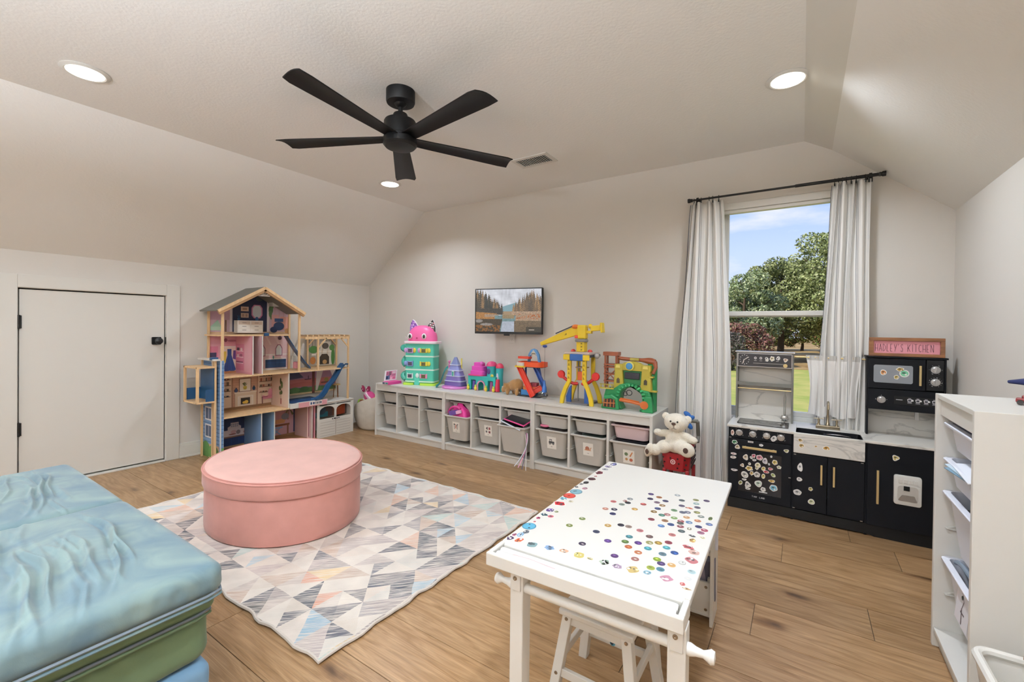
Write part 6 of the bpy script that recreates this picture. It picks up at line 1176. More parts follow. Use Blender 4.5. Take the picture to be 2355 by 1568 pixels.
MB().box(DX0, DX1-.0, 2.38, 3.06, .7055, .7065).build('deck_underside', 'trim_white', dh, smooth=0)
# slides
def slide(name, pts, w, side):
    b = MB(); s_ = Vector(side).normalized()*w/2; sec = []
    for p in pts:
        p = Vector(p); up = Vector((0, 0, .012)); sec.append([p-s_+up, p-s_*.9, p+s_*.9, p+s_+up, p+s_*1.12+up, p+s_*1.05-up*.4, p-s_*1.05-up*.4, p-s_*1.12+up])
    b.loft(sec); return b.build(name, 'slide_blue', dh, smooth=30)
slide('stair_slide', [(DX0+.15, 2.43, 1.07), (DX0+.19, 2.50, .93), (DX0+.24, 2.57, .80), (DX0+.26, 2.62, .735)], .105, (1, -.25, 0))
yy = [3.02, 2.985, 2.95, 2.90, 2.85, 2.81, 2.77, 2.73, 2.68, 2.64]; zz = [.752, .755, .72, .64, .57, .54, .475, .43, .41, .408]
slide('water_slide', [(DX1-.02, y, z) for y, z in zip(yy, zz)], .075, (1, .1, 0))
# pool, terrace, garage front
b = MB(); b.box(DX0+.02, DX1+.01, 2.384, 2.46, .352, .40); b.box(DX0+.02, DX1+.015, 2.46, 2.78, .352, .405); pb = b.build('pool_box', 'trim_white', dh, smooth=0, bevel=.002)
art('pool_print', [R_(0, 0, 1, 1, 'd89aa0')], (DX1+.0155, 2.462, .353), (0, .31, 0), (0, 0, .05), pb)
art('pool_water', [R_(.0, 0, 1, 1, '1f4a7c'), P_([(.3, .5), (.6, .54), (.7, .6), (.36, .58)], '4a7cae'), R_(.02, .9, .98, .97, '2c5c90')], (DX0+.05, 2.40, .4052), (.27, 0, 0), (0, .36, 0), pb)
art('pool_sign', [R_(0, 0, 1, 1, 'ece4dc'), R_(.08, .2, .2, .8, '2f4c7c'), D_(.34, .5, .08, .3, '2a3c6c'), R_(.48, .2, .54, .8, '3a3a50'), R_(.6, .2, .68, .75, '3a3a50'), R_(.74, .2, .8, .8, '3a3a50'), D_(.9, .5, .06, .3, '3a3a50')], (DX1+.0165, 2.575, .362), (0, .14, 0), (0, 0, .04), pb)
floor_slab(2.68, yD, .372, DX1+.005, 'trim_white', 'terrace_floor')
b = MB()
gf = [(2.675, 0), (3.11, 0), (3.11, .355), (2.675, .355)]
b.box(DX1-.012, DX1, 2.675, 2.70, 0, .355); b.box(DX1-.012, DX1, 3.075, 3.11, 0, .355); b.box(DX1-.012, DX1, 2.70, 3.075, .0, .195); b.box(DX1-.012, DX1, 2.70, 3.075, .335, .355); b.box(DX1-.012, DX1, 2.877, 2.897, .195, .335)
for y0, y1 in ((2.70, 2.877), (2.897, 3.075)):
    ar = [(y0, .36), (y0, .27)]+[((y0+y1)/2-(y1-y0)/2*cos(a), .275+.05*sin(a)) for a in np.linspace(0, pi, 9)]+[(y1, .27), (y1, .36)]
    for p, q in zip(ar[1:-2], ar[2:-1]): b.prism([p, q, (q[0], .345), (p[0], .345)], (DX1-.012, 0, 0), (0, 1, 0), (0, 0, 1), (.012, 0, 0))
gd = b.build('garage_front', 'trim_white', dh, smooth=0)
art('garage_print', [R_(.02, k*.15+.04, .47, k*.15+.055, 'a8a098') for k in range(6)]+[R_(.53, k*.15+.04, .98, k*.15+.055, 'a8a098') for k in range(6)]+[R_(.49, 0, .51, .95, 'b0a8a0'), R_(.38, .9, .42, .96, '3a3640'), R_(.44, .9, .5, .97, '26242c'), R_(.52, .9, .56, .96, '3a3640'), R_(.58, .91, .62, .97, '5a5660')], (DX1+.0004, 2.70, .01), (0, .375, 0), (0, 0, .185), gd)
art('window_view', [R_(0, 0, 1, 1, '54403c'), R_(.05, 0, .43, .35, '2c6878'), D_(.25, .45, .12, .28, '3c4c58'), R_(.56, 0, .66, 1, '7a4a34'), R_(.66, 0, .95, 1, 'a0401c'), P_([(.66, .3), (.95, .6), (.95, .7), (.66, .4)], 'c0602c')], (DX1-.10, 2.69, .195), (0, .4, 0), (0, 0, .16), dh)
MB().box(DX0, DX1-.012, yD-.012, yD, 0, .36).build('garage_side', 'trim_white', dh, smooth=0)
MB().box(DX0+.1, DX1-.02, 2.655, 2.663, .01, .35).build('garage_door_side', 'sign_pink', dh, smooth=0)
art('closet_door', [R_(0, 0, 1, 1, 'e0c0b8'), R_(.15, .05, .75, .98, '8a4a5c'), P_([(.3, .6), (.7, .75), (.7, .95)], '2c2430')], (DX1-.06, 2.60, .012), (0, .07, 0), (0, 0, .33), dh)
# loose doll furniture seen on the decks
b = MB(); b.box(-4.36, -4.32, 2.52, 2.565, .731, .80); b.build('pink_armchair', 'sign_pink', dh, smooth=0, bevel=.008)
b = MB(); b.box(-4.365, -4.358, 2.515, 2.57, .731, .86); b.build('armchair_back', 'trim_white', dh, smooth=0, bevel=.003)
b = MB(); b.lathe([(.0, .51), (.045, .51), (.04, .522), (0, .53)], (-4.36, 3.03, 0), n=16); b.build('table_top', 'gold', dh); b = MB()
for a in (0, 2.1, 4.2): b.cyl((-4.36+.03*cos(a), 3.03+.03*sin(a), .372), (-4.36+.025*cos(a), 3.03+.025*sin(a), .51), .005)
b.build('table_leg', 'sign_wood', dh)
for x, y, z, s_ in ((DX1+.002, 2.0, 1.075, .02), (DX1-.02, 1.99, .7185, .0)): 
    if s_: MB().box(x-.05, x-.03, y+.15, y+.19, 1.07, 1.10).build('blue_clip', 'slide_blue', dh, smooth=0, bevel=.002)

# ------------------------------------------------------------------ rope basket in the corner
bkx, bky = -4.13, 3.36
t = thing('rope_basket', 'round off-white woven rope basket of soft toys in the corner', 'basket', (bkx, bky, 0))
b = MB(); n = 40
def bring(r, z, sag): return [(bkx+r*cos(a), bky+r*.78*sin(a), z-sag*(.5+.5*cos(a-radians(215)))**3) for a in [2*pi*k/n for k in range(n)]]
rs = []
for k in range(15):
    f = k/14; r = .19+.055*sin(f*2.0)+.004*(k % 2); rs.append(bring(r, .012+.30*f+.06*f*f, .12*f))
rs += [bring(.236, .385, .12), bring(.215, .37, .12), bring(.19, .2, .03), bring(.17, .04, 0)]
b.loft([bring(.17, .0, 0)]+rs); b.build('basket_wall', 'wicker', t, smooth=50)
px, py, pz = bkx-.02, bky-.04, .36
pt = thing('plush_toy', 'pink soft toy with dark spotted ears lying in the rope basket', 'soft toy', (px, py, pz-.08))
b = MB(); b.sph((px, py, pz), (.085, .06, .06), 16, 12, 'c84a84', (0, .5, 0)); b.obox((px+.03, py-.05, pz+.01), (1, 0, -.8), (0, 1, 0), (.8, 0, 1), .06, .012, .012, 'f0d8e4'); b.build('body', 'matte', pt)
for s_ in (-1, 1):
    b = MB(); b.sph((px-.06+s_*.045, py-.01, pz+.085), (.028, .018, .042), 12, 10, '8c2048', (0, s_*.5, 0)); e_ = b.build('ear', 'matte', pt)
    b = MB()
    for dx, dz in ((-.006, .02), (.01, -.004), (-.008, -.02)): b.sph((px-.06+s_*.045+dx, py-.027, pz+.085+dz), (.007, .003, .007), 8, 6, 'f4e4ec')
    b.build('spot', 'matte', e_)
lump('plush_toy', 'green soft toy at the left rim of the rope basket', 'soft toy', (bkx-.11, bky-.10, .285), (.045, .04, .04), 'matte', '8ab03c', 3)
lump('plush_toy', 'brown soft toy between the green and pink ones in the basket', 'soft toy', (bkx-.05, bky-.12, .29), (.04, .035, .045), 'matte', '7a4a30', 4)
lump('plush_toy', 'orange soft toy at the right rim of the rope basket', 'soft toy', (bkx+.10, bky-.02, .345), (.05, .05, .035), 'matte', 'd8a060', 5)
lump('plush_toy', 'dark green soft toy under the pink one in the basket', 'soft toy', (bkx+.02, bky-.12, .275), (.04, .03, .035), 'matte', '3a6a3c', 6)
# ------------------------------------------------------------------ red toy cart and white bear
t = thing('toy_cart', 'red toy shopping cart with a grey handle beside the storage units', 'cart', (-.715, 3.28, 0))
cz0, cz1 = .19, .315
def cring(z, e=0., back=0.): return [(-.81+e, 3.165+e, z), (-.66-e, 3.165+e, z), (-.625-e, 3.20+e*.5, z), (-.625-e, 3.40-e, z+back), (-.81+e, 3.40-e, z+back)]
b = MB(); b.loft([cring(cz0, .014), cring(cz1, 0, .08), cring(cz1, .005, .08), cring(cz0+.006, .018)], True, True); bk = b.build('cart_basket', 'cart_red', t, smooth=0, bevel=.006)
for k in range(10):
    for r_ in range(3):
        x, z = -.80+.016*k+(r_ % 2)*.008, .215+.032*r_
        if abs(x+.735) < .03 and r_ < 2: continue
        if (k*7+r_*3) % 3 == 0: b = MB(); b.sph((x, 3.1672, z), (.006, .0012, .006), 10, 6); b.build('hole', 'black_matte', bk)
for k in range(6):
    for r_ in range(4): b = MB(); b.obox((-.6245, 3.225+.027*k, .225+.03*r_+.004*k), (0, 1, .8), (0, -.8, 1), (1, 0, 0), .008, .008, .0015); b.build('hole', 'black_matte', bk, smooth=0)
art('bullseye', [D_(.5, .5, .5, .5, 'f0e4e2'), D_(.5, .5, .34, .34, '8c1620'), D_(.5, .5, .17, .17, 'f0e4e2')], (-.752, 3.1662, .238), (.034, 0, 0), (0, 0, .034), bk)
for x, y in ((-.795, 3.185), (-.645, 3.20), (-.795, 3.38), (-.64, 3.38)):
    b = MB(); b.bar((x, y, .025), (x, y, cz0+.01), .024, .024); lg = b.build('cart_leg', 'cart_red', t, smooth=0, bevel=.004)
    b = MB(); b.lathe([(.0, -.01), (.024, -.01), (.026, 0), (.024, .01), (0, .01)], (x, y, .026), (1, 0, 0), 18); b.build('wheel', 'cart_grey', lg)
b = MB()
for x in (-.815, -.612): b.tube([(x, 3.36, .37), (x+.0, 3.39, .41), (x, 3.355, .52)], .013, 10)
b.tube([(-.815, 3.355, .52), (-.612, 3.355, .52)], .014, 10); b.build('cart_handle', 'cart_grey', t)
t = thing('teddy_bear', 'white teddy bear with a blue bow sitting on the red toy cart', 'soft toy', (-.72, 3.17, .33)); y0 = 3.16
fused('body', [((-.72, y0+.04, .41), (.076, .06, .078)), ((-.72, y0+.03, .375), (.082, .066, .06)), ((-.717, y0+.01, .533), (.083, .064, .063)), ((-.718, y0-.028, .512), (.042, .03, .034)), ((-.79, y0+.02, .568), (.027, .014, .027)), ((-.643, y0+.02, .558), (.027, .014, .028)),
   ((-.80, y0+.02, .445), (.055, .026, .026), (0, -.25, 0)), ((-.84, y0+.005, .45), (.03, .024, .024)), ((-.645, y0+.01, .44), (.055, .028, .028), (0, .35, 0)), ((-.605, y0-.0, .425), (.032, .026, .026)),
   ((-.79, y0-.01, .358), (.06, .046, .046), (0, -.45, 0)), ((-.845, y0-.035, .332), (.042, .034, .04)), ((-.885, y0-.05, .328), (.028, .03, .052), (0, .3, 0)), ((-.67, y0-.02, .37), (.052, .052, .048)), ((-.63, y0-.06, .368), (.052, .028, .050), (0, .2, 0))], 'plush_white', t, .005, 5)
m_('plush_eye', '1c1614', .2); m_('pad_brown', '4a342a', .9)
for x in (-.741, -.696): MB().sph((x, y0-.049, .547), .0065, 12, 8).build('eye', 'plush_eye', t)
MB().sph((-.719, y0-.058, .533), (.015, .008, .009), 14, 8).build('nose', 'pad_brown', t)
b = MB(); b.tube([(-.719, y0-.058, .524), (-.719, y0-.059, .505)], .0016, 6); b.tube([(-.735, y0-.05, .495), (-.719, y0-.058, .503), (-.703, y0-.05, .495)], .0014, 6); b.build('mouth', 'pad_brown', t)
b = MB(); b.sph((-.89, y0-.082, .322), (.014, .006, .019), 14, 8, rot=(0, 0, -.4)); b.build('foot_pad', 'pad_brown', t)
b = MB(); b.sph((-.633, y0-.088, .37), (.017, .005, .019), 14, 8); b.build('foot_pad', 'pad_brown', t)
b = MB()
for x, z, r_ in ((-.655, .588, .6), (-.632, .565, -.5), (-.64, .51, .9)): b.sph((x, y0+.06, z), (.028, .012, .017), 12, 8, '2d62a8', (0, r_, 0))
b.build('bow', 'matte', t)

# ------------------------------------------------------------------ rug with a triangle pattern
def rugmat():
    M_ = mat('rug', attr=True, rough=.95, bump=(260, .5, .003)); M['rug'] = M_
    t = M_.node_tree; b = t.nodes['Principled BSDF']; v = [n for n in t.nodes if n.type == 'VERTEX_COLOR'][0]
    tc = N(t, 'ShaderNodeTexCoord'); mp = N(t, 'ShaderNodeMapping'); mp.inputs['Scale'].default_value = (5, 150, 1); m0 = N(t, 'ShaderNodeMapping'); m0.inputs['Rotation'].default_value = (0, 0, -pi/4)
    nz = N(t, 'ShaderNodeTexNoise'); nz.inputs['Scale'].default_value = 1.6; nz.inputs['Detail'].default_value = 3
    mr = N(t, 'ShaderNodeMapRange'); mr.inputs[1].default_value = .43; mr.inputs[2].default_value = .53; mr.inputs[3].default_value = .12; mr.inputs[4].default_value = 1
    n2 = N(t, 'ShaderNodeTexNoise'); n2.inputs['Scale'].default_value = 9; m2 = N(t, 'ShaderNodeMapRange'); m2.inputs[1].default_value = .3; m2.inputs[2].default_value = .7; m2.inputs[3].default_value = .9; m2.inputs[4].default_value = 1.08
    mx = N(t, 'ShaderNodeMix', data_type='RGBA'); mx.inputs[6].default_value = (*lin('dcd3c9'), 1)
    mu = N(t, 'ShaderNodeMix', data_type='RGBA', blend_type='MULTIPLY'); mu.inputs[0].default_value = 1
    L = t.links.new; L(tc.outputs['Object'], m0.inputs[0]); L(m0.outputs[0], mp.inputs[0]); L(mp.outputs[0], nz.inputs[0]); L(nz.outputs[0], mr.inputs[0]); L(mr.outputs[0], mx.inputs[0]); L(v.outputs[0], mx.inputs[7])
    L(tc.outputs['Object'], n2.inputs[0]); L(n2.outputs[0], m2.inputs[0]); L(mx.outputs[2], mu.inputs[6]); L(m2.outputs[0], mu.inputs[7]); L(mu.outputs[2], b.inputs['Base Color'])
rugmat()
rx0, rx1, ry0, ry1 = -3.452, -1.378, .898, 2.41
rr = random.Random(21); b = MB()
def edge(x, y): 
    # slightly wavy outline and height near the border
    dx = .005*sin(y*31)+.003*sin(y*53+1) ; dy = .005*sin(x*27+2)+.003*sin(x*47)
    kx = max(0, 1-(x-rx0)/.25)*-1+max(0, 1-(rx1-x)/.25)*0; ky = max(0, 1-(y-ry0)/.2)+max(0, 1-(ry1-y)/.2)
    ex = max(0, 1-(rx1-x)/.2)
    zz = .011+.004*(max(0, 1-(y-ry0)/.1, 1-(ry1-y)/.1, 1-(rx1-x)/.1))*abs(sin(x*17+y*23))
    return (x+dx*(ex+max(0, 1-(x-rx0)/.2)), y+dy*ky, zz)
CR = 'ded6cc'; pal = [CR]*7+['d8cec2', 'd6ccc4', 'dcd0c4', 'e2dacf', 'd2c8c0', 'c8bcb4', 'c6b8b4', 'cabfb9', 'b9adaa', 'bfb3ae']+['b9cad0', 'a9c0cc', 'd9b29c', 'dcc49a', 'd4d0c8', 'b4c8c2', 'c4ae9e', '9a9496', 'a49a98', '5f6068', '6a686c', '565a62', '7e7a7c']
xs = [-1.390-.1365*i for i in range(-1, 17)]; ys = [1.048+.149*j for j in range(-2, 11)]
spec = {}
def setq(cx, cy, q, c): spec[(cx, cy, q)] = c
for (ci, cj, q), c in {((1, 0), 0)[0]+(0,): '55565e'}.items(): pass
DK = '63646c'
for i, j, q, c in ((1, 1, 2, DK), (2, 3, 2, DK), (1, 3, 2, DK), (5, 3, 2, DK), (2, 5, 2, DK), (4, 1, 3, DK), (4, 1, 0, '6a6866'), (3, 1, 1, DK), (4, 2, 2, 'd8a088'), (3, 2, 1, 'd8a088'), (1, 4, 3, DK), (3, 4, 1, '6c6e78'), (6, 8, 0, DK), (7, 6, 3, DK), (9, 4, 1, '6c6c70'), (2, 7, 3, '64666c'), (5, 6, 1, DK), (11, 3, 0, DK), (12, 5, 2, '6a6a6e')): spec[(i, j, q)] = c
BL = '93b3c6'
n_sub = 3
for i in range(len(xs)-1):
    for j in range(len(ys)-1):
        xa, xb = xs[i+1], xs[i]; ya, yb = ys[j], ys[j+1]
        xa, xb = max(xa, rx0), min(xb, rx1); ya, yb = max(ya, ry0), min(yb, ry1)
        if xb-xa < .004 or yb-ya < .004: continue
        mode = rr.random(); cs = [rr.choice(pal) for _ in range(4)]
        if mode < .35: cs[1] = cs[0]; cs[3] = cs[2]
        elif mode < .6: cs[2] = cs[1]; cs[0] = cs[3]
        if (i, j) == (2, 1): cs = [CR, BL, BL, CR]; cs = ['d8cec4', BL, BL, 'd8cec4']
        for q in range(4):
            if (i, j, q) in spec: cs[q] = spec[(i, j, q)]
        c = ((xa+xb)/2, (ya+yb)/2); P4 = [(xa, ya), (xb, ya), (xb, yb), (xa, yb)]
        for q in range(4):
            p, r_ = P4[q], P4[(q+1) % 4]
            # split each quarter for a soft wavy surface
            m_1 = ((p[0]+r_[0])/2, (p[1]+r_[1])/2); mid = ((c[0]+p[0])/2, (c[1]+p[1])/2); mid2 = ((c[0]+r_[0])/2, (c[1]+r_[1])/2)
            for tri in ((p, m_1, mid), (m_1, r_, mid2), (mid, m_1, mid2), (mid, mid2, c)): b.add([edge(*w) for w in tri], [(0, 1, 2)], cs[q])
# bound edge
per = [(rx0+(rx1-rx0)*k/60, ry0) for k in range(60)]+[(rx1, ry0+(ry1-ry0)*k/44) for k in range(44)]+[(rx1-(rx1-rx0)*k/60, ry1) for k in range(60)]+[(rx0, ry1-(ry1-ry0)*k/44) for k in range(44)]
rug = b.build('area_rug', 'rug', smooth=0)
tag(rug, 'large pale rug with a faded multicoloured triangle pattern on the wood floor', 'rug')
b = MB(); b.tube([(edge(*p)[0], edge(*p)[1], max(.006, edge(*p)[2]-.004)) for p in per], .0065, 6, 'cdc4ba', closed=True); b.build('binding', 'matte', rug)

# ------------------------------------------------------------------ pink oval ottoman
ox, oy, oa, ob = -2.667, 1.503, .508, .42
t = thing('storage_ottoman', 'oval pink velvet storage ottoman with a lid on the rug', 'ottoman', (ox, oy, .012))
def ell(s_, z): 
    return [(ox+oa*s_*cos(a)*cos(.06)-ob*s_*sin(a)*sin(-.06), oy+oa*s_*cos(a)*sin(-.06)+ob*s_*sin(a)*cos(.06), z) for a in [2*pi*k/72 for k in range(72)]]
def off(d, z):
    return [(ox+(oa+d)*cos(a), oy+(ob+d)*sin(a)-.05*(oa+d)*cos(a), z) for a in [2*pi*k/72 for k in range(72)]]
b = MB(); b.loft([off(-.012, .014), off(-.004, .018), off(-.002, .05), off(-.004, .25), off(-.008, .262)]); b.build('base', 'pink_velvet', t, smooth=60)
b = MB(); b.loft([off(-.006, .257), off(.004, .26), off(.007, .268), off(.006, .335), off(.002, .346), off(-.006, .350)], True, False); ld = b.build('lid', 'pink_velvet', t, smooth=60)
b = MB(); b.loft([off(-.004, .349), off(-.012, .354), off(-.05, .356), off(-.2, .357), off(-.40, .357)], True, True); b.build('lid_cushion', 'pink_velvet_lit', ld, smooth=60)
for d, z in ((.0065, .342), (-.003, .3515)):
    b = MB(); b.tube(off(d, z), .0035, 6, closed=True); b.build('piping', 'pink_velvet', ld)

# ------------------------------------------------------------------ play couch
def velvet_aqua():
    M_ = mat('velvet_aqua', '98b2b4', .8, sheen=.3, bump=(500, .12)); M['velvet_aqua'] = M_
    t = M_.node_tree; b = t.nodes['Principled BSDF']; rgb = [n for n in t.nodes if n.type == 'RGB'][0]
    tc = N(t, 'ShaderNodeTexCoord'); n1 = N(t, 'ShaderNodeTexNoise'); n1.inputs['Scale'].default_value = 5; n1.inputs['Detail'].default_value = 6; n1.inputs['Distortion'].default_value = 1.2
    cr = N(t, 'ShaderNodeValToRGB'); e = cr.color_ramp.elements; e[0].position = .35; e[0].color = (*lin('57707d'), 1); e[1].position = .66; e[1].color = (*lin('7b908e'), 1)
    t.links.new(tc.outputs['Object'], n1.inputs[0]); t.links.new(n1.outputs[0], cr.inputs[0]); t.links.new(cr.outputs[0], b.inputs['Base Color'])
velvet_aqua()
def cushion(x0, x1, y0, y1, z0, z1, r, m, name, parent, wr=None, seed=1, nx=170, ny=280, nz=16, soft=.0):
    """rounded padded block; wr = list of wrinkle ridges on the top"""
    b = MB(); hx, hy, hz = (x1-x0)/2, (y1-y0)/2, (z1-z0)/2; c = np.array([(x0+x1)/2, (y0+y1)/2, (z0+z1)/2])
    def face(nu, nv, f):
        v = []; 
        for j in range(nv+1):
            for i in range(nu+1): v.append(f(i/nu*2-1, j/nv*2-1))
        fs = [(j*(nu+1)+i, j*(nu+1)+i+1, (j+1)*(nu+1)+i+1, (j+1)*(nu+1)+i) for j in range(nv) for i in range(nu)]
        b.add(v, fs)
    face(nx, ny, lambda u, w: (u*hx, w*hy, hz)); face(nx, ny//4, lambda u, w: (u*hx, -w*hy, -hz))
    face(ny, nz, lambda u, w: (hx, u*hy, w*hz)); face(ny, nz, lambda u, w: (-hx, -u*hy, w*hz)); face(nx, nz, lambda u, w: (-u*hx, hy, w*hz)); face(nx, nz, lambda u, w: (u*hx, -hy, w*hz))
    V = np.array(b.v); I = np.array([hx-r, hy-r, hz-r]); Q = np.clip(V, -I, I); d = V-Q; L = np.linalg.norm(d, axis=1); L[L < 1e-9] = 1
    nrm = d/L[:, None]; V = Q+nrm*r
    rg = np.random.default_rng(seed); X, Y, Z = V[:, 0], V[:, 1], V[:, 2]; top = np.clip((Z+hz*.2)/(hz*1.2), 0, 1)
    h = np.zeros(len(V))
    if wr:
        for k in range(wr):
            yc = rg.uniform(-hy, hy*.75); xc = rg.uniform(-hx*.8, hx*.9); ln = rg.uniform(.04, .12); w = rg.uniform(.005, .010); cu = rg.uniform(-.6, .3); am = rg.uniform(.002, .007)
            yy = yc+cu*(X-xc)**2+rg.uniform(-.35, .15)*(X-xc); dd = Y-yy
            h += am*np.exp(-(dd/w)**2)*np.exp(-((X-xc)/ln)**4)-am*.5*np.exp(-((dd+2*w)/w)**2)*np.exp(-((X-xc)/ln)**4)
        for k in range(18):
            yc = -hy+.12+k*(2*hy-.2)/18+rg.uniform(-.02, .02); w = rg.uniform(.005, .0085); am = rg.uniform(.010, .022); xc = rg.uniform(-.1, .14); ln = rg.uniform(.16, .30); a1 = rg.uniform(-.22, .02); c1 = rg.uniform(-.5, -.05)
            dd = Y-(yc+a1*(X-xc)+c1*(X-xc)**2+.006*np.sin(X*19+k)); m_x = np.exp(-((X-xc)/ln)**4)
            h += am*m_x*(np.exp(-(dd/w)**2)-.45*np.exp(-((dd+2.2*w)/(1.6*w))**2))
        h *= top; h += .004*np.sin(X*7+1)*np.sin(Y*6)*top
        side = np.clip(1-np.abs(nrm[:, 2])*1.5, 0, 1)*np.clip((Z/hz+1.1)/1.2, 0, 1); ph = rg.uniform(0, 6, 3)
        h += side*.0016*(np.sin(Y*95+ph[0]+np.sin(Y*17)*3)+np.sin(Y*61+ph[1]+Z*20))
    else:
        h += .003*np.sin(X*6+seed)*np.sin(Y*7+seed)*np.abs(nrm[:, 2])+.0012*np.sin(Y*70+np.sin(Y*13+seed)*3+Z*40)*(1-np.abs(nrm[:, 2]))
    V = V+nrm*h[:, None]; V[:, 2] -= soft*(np.abs(X/hx)**6+np.abs(Y/hy)**6)*top*.5
    b.v = [tuple(p) for p in V+c]; o = b.build(name, m, parent, smooth=180)
    k = o.modifiers.new('weld', 'WELD'); k.merge_threshold = .0008
    return o
sy1, sy0 = .612, -.42
def layer(name, label, x0, x1, z0, z1, r, m, wr, seed, zipz=None, y1=sy1, cat='cushion', grp='play couch cushions'):
    t = thing(name, label, cat, ((x0+x1)/2, (sy0+y1)/2, z0), grp)
    cushion(x0, x1, sy0, y1, z0, z1, r, m, 'cover', t, wr, seed, soft=.006)
    if zipz:
        b = MB(); e = .004; b.tube([(x0+.05, y1+e-.004, zipz), (x1-.05, y1+e-.004, zipz), (x1-.012, y1-.012, zipz), (x1+e-.004, y1-.05, zipz), (x1+e-.004, sy0+.05, zipz)], .0042, 6); b.build('zip', 'zip', t)
        b = MB(); b.tube([(x1-.05, y1+e-.003, zipz-.011), (x1-.012, y1-.011, zipz-.011), (x1+e-.003, y1-.05, zipz-.011), (x1+e-.003, sy0+.05, zipz-.011)], .004, 6); b.build('seam_piping', m, t)
    return t
layer('couch_block', 'light blue velvet base block at the bottom of the play couch', -2.25, -1.485, .0, .155, .03, 'velvet_blue', None, 2)
layer('couch_block', 'light blue velvet base block under the rear half of the play couch', -3.03, -2.27, .0, .155, .03, 'velvet_blue', None, 5)
layer('couch_mattress', 'lower green velvet pad, directly on the blue base of the play couch', -2.25, -1.487, .157, .318, .045, 'velvet_green', None, 3, None, cat='pad', grp='green couch pads')
layer('couch_mattress', 'upper green velvet pad, squeezed thin under the wrinkled blue-grey cushion', -2.25, -1.462, .320, .392, .022, 'velvet_green', None, 4, .322, cat='pad', grp='green couch pads')
layer('couch_mattress', 'green velvet pad under the rear half of the play couch', -3.03, -2.27, .157, .392, .045, 'velvet_green', None, 6, None, cat='pad', grp='green couch pads')
layer('couch_cushion', 'wrinkled blue-grey velvet top cushion of the play couch nearest the camera', -2.235, -1.395, .393, .487, .036, 'velvet_aqua', 46, 7, .402)
layer('couch_cushion', 'wrinkled blue-grey velvet top cushion of the play couch nearest the access door', -3.04, -2.243, .393, .484, .036, 'velvet_aqua', 46, 12)

# ------------------------------------------------------------------ art table
ax0, ax1, ay0, ay1, atz = -.725, -.203, .979, 1.985, .55; ay = 1.06
at_t = thing('art_table', 'white wooden art table covered with small round stickers', 'table', (ax0, ay0, 0))
b = MB(); b.box(ax0, ax1, ay+.002, ay1, atz-.018, atz); b.build('tabletop', 'white', at_t, smooth=0, bevel=.003)
b = MB(); b.box(ax0, ax1, ay0, ay0+.014, atz-.036, atz); b.box(ax0, ax0+.014, ay0+.014, ay, atz-.036, atz); b.box(ax1-.014, ax1, ay0+.014, ay, atz-.036, atz); b.box(ax0+.014, ax1-.014, ay-.012, ay, atz-.036, atz-.002); b.box(ax0+.014, ax1-.014, ay0+.014, ay-.012, atz-.036, atz-.03); b.build('tray', 'white', at_t, smooth=0, bevel=.004)
MB().cyl((ax0+.012, ay-.001, atz-.006), (ax1-.012, ay-.001, atz-.006), .006).build('tray_rail', 'white', at_t)
for y in (ay0+.027, ay0+.05): 
    b = MB(); b.lathe([(0, 0), (.009, 0), (.0115, .004), (.0115, .478), (.009, .482), (0, .482)], (ax0+.02, y, atz-.012), (1, 0, 0), 18); b.build('paper_roll', 'white_gloss', at_t)
b = MB(); b.box(ax0+.02, ax1-.02, ay, ay1-.02, atz-.05, atz-.018); b.build('apron', 'white', at_t, smooth=0)
m_('screw', '8a7a66', .35, .8)
for x in (ax0+.088, ax1-.018):
    b = MB(); b.box(x-.02, x+.02, 1.0, 1.045, 0, atz-.036); lg = b.build('leg', 'white', at_t, smooth=0, bevel=.003)
    MB().box(x-.014, x+.014, .996, 1.001, .462, .512).build('leg_plate', 'white', lg, smooth=0, bevel=.001)
    MB().lathe([(0, 0), (.006, 0), (.0055, .002), (.002, .0025), (0, .001)], (x-.002, .996, .495), (0, -1, 0), 14).build('screw', 'screw', lg)
b = MB(); b.cyl((ax0+.09, 1.018, .465), (ax1-.02, 1.018, .465), .0125); b.build('dowel', 'white', at_t)
for x, s_ in ((ax0+.07, -1), (ax1+.0, 1)):
    b = MB(); b.lathe([(.013, 0), (.014, .008), (.010, .02), (.008, .035), (.012, .044), (.0155, .05), (.013, .058), (0, .06)], (x, 1.018, .465), (s_, 0, 0), 18); b.build('dowel_knob', 'white_gloss', at_t)
# storage end under the far side
b = MB(); b.box(ax1-.062, ax1-.05, 1.865, ay1+.02, 0, atz-.05); b.build('side_board', 'white', at_t, smooth=0, bevel=.002)
b = MB(); b.box(ax0+.05, ax0+.062, 1.865, ay1+.02, 0, atz-.05); b.build('side_board', 'white', at_t, smooth=0, bevel=.002)
b = MB(); b.box(ax0+.062, ax1-.062, 1.88, ay1+.02, .275, .287); b.box(ax0+.062, ax1-.062, 1.88, ay1+.02, .03, .04); b.build('shelf', 'white', at_t, smooth=0, bevel=.001)
b = MB(); b.box(ax0+.062, ax1-.064, 1.882, 1.892, .028, .165); bx_ = b.build('bin_front', 'white', at_t, smooth=0, bevel=.001)
MB().box(ax1-.074, ax1-.064, 1.892, ay1+.01, .028, .178).build('bin_side', 'white', at_t, smooth=0)
for z in (.055, .145): MB().lathe([(0, 0), (.006, 0), (.005, .002), (0, .002)], (ax1-.078, 1.882, z), (0, -1, 0), 12).build('screw', 'screw', bx_)
t2 = thing('drawing_pad', 'pale blue drawing pad standing on the upper shelf under the art table', 'pad', (-.32, 1.93, .29)); b = MB(); b.box(-.42, -.268, 1.925, 1.935, .29, .42, 'd4d8e6'); b.build('pages', 'print', t2, smooth=0)
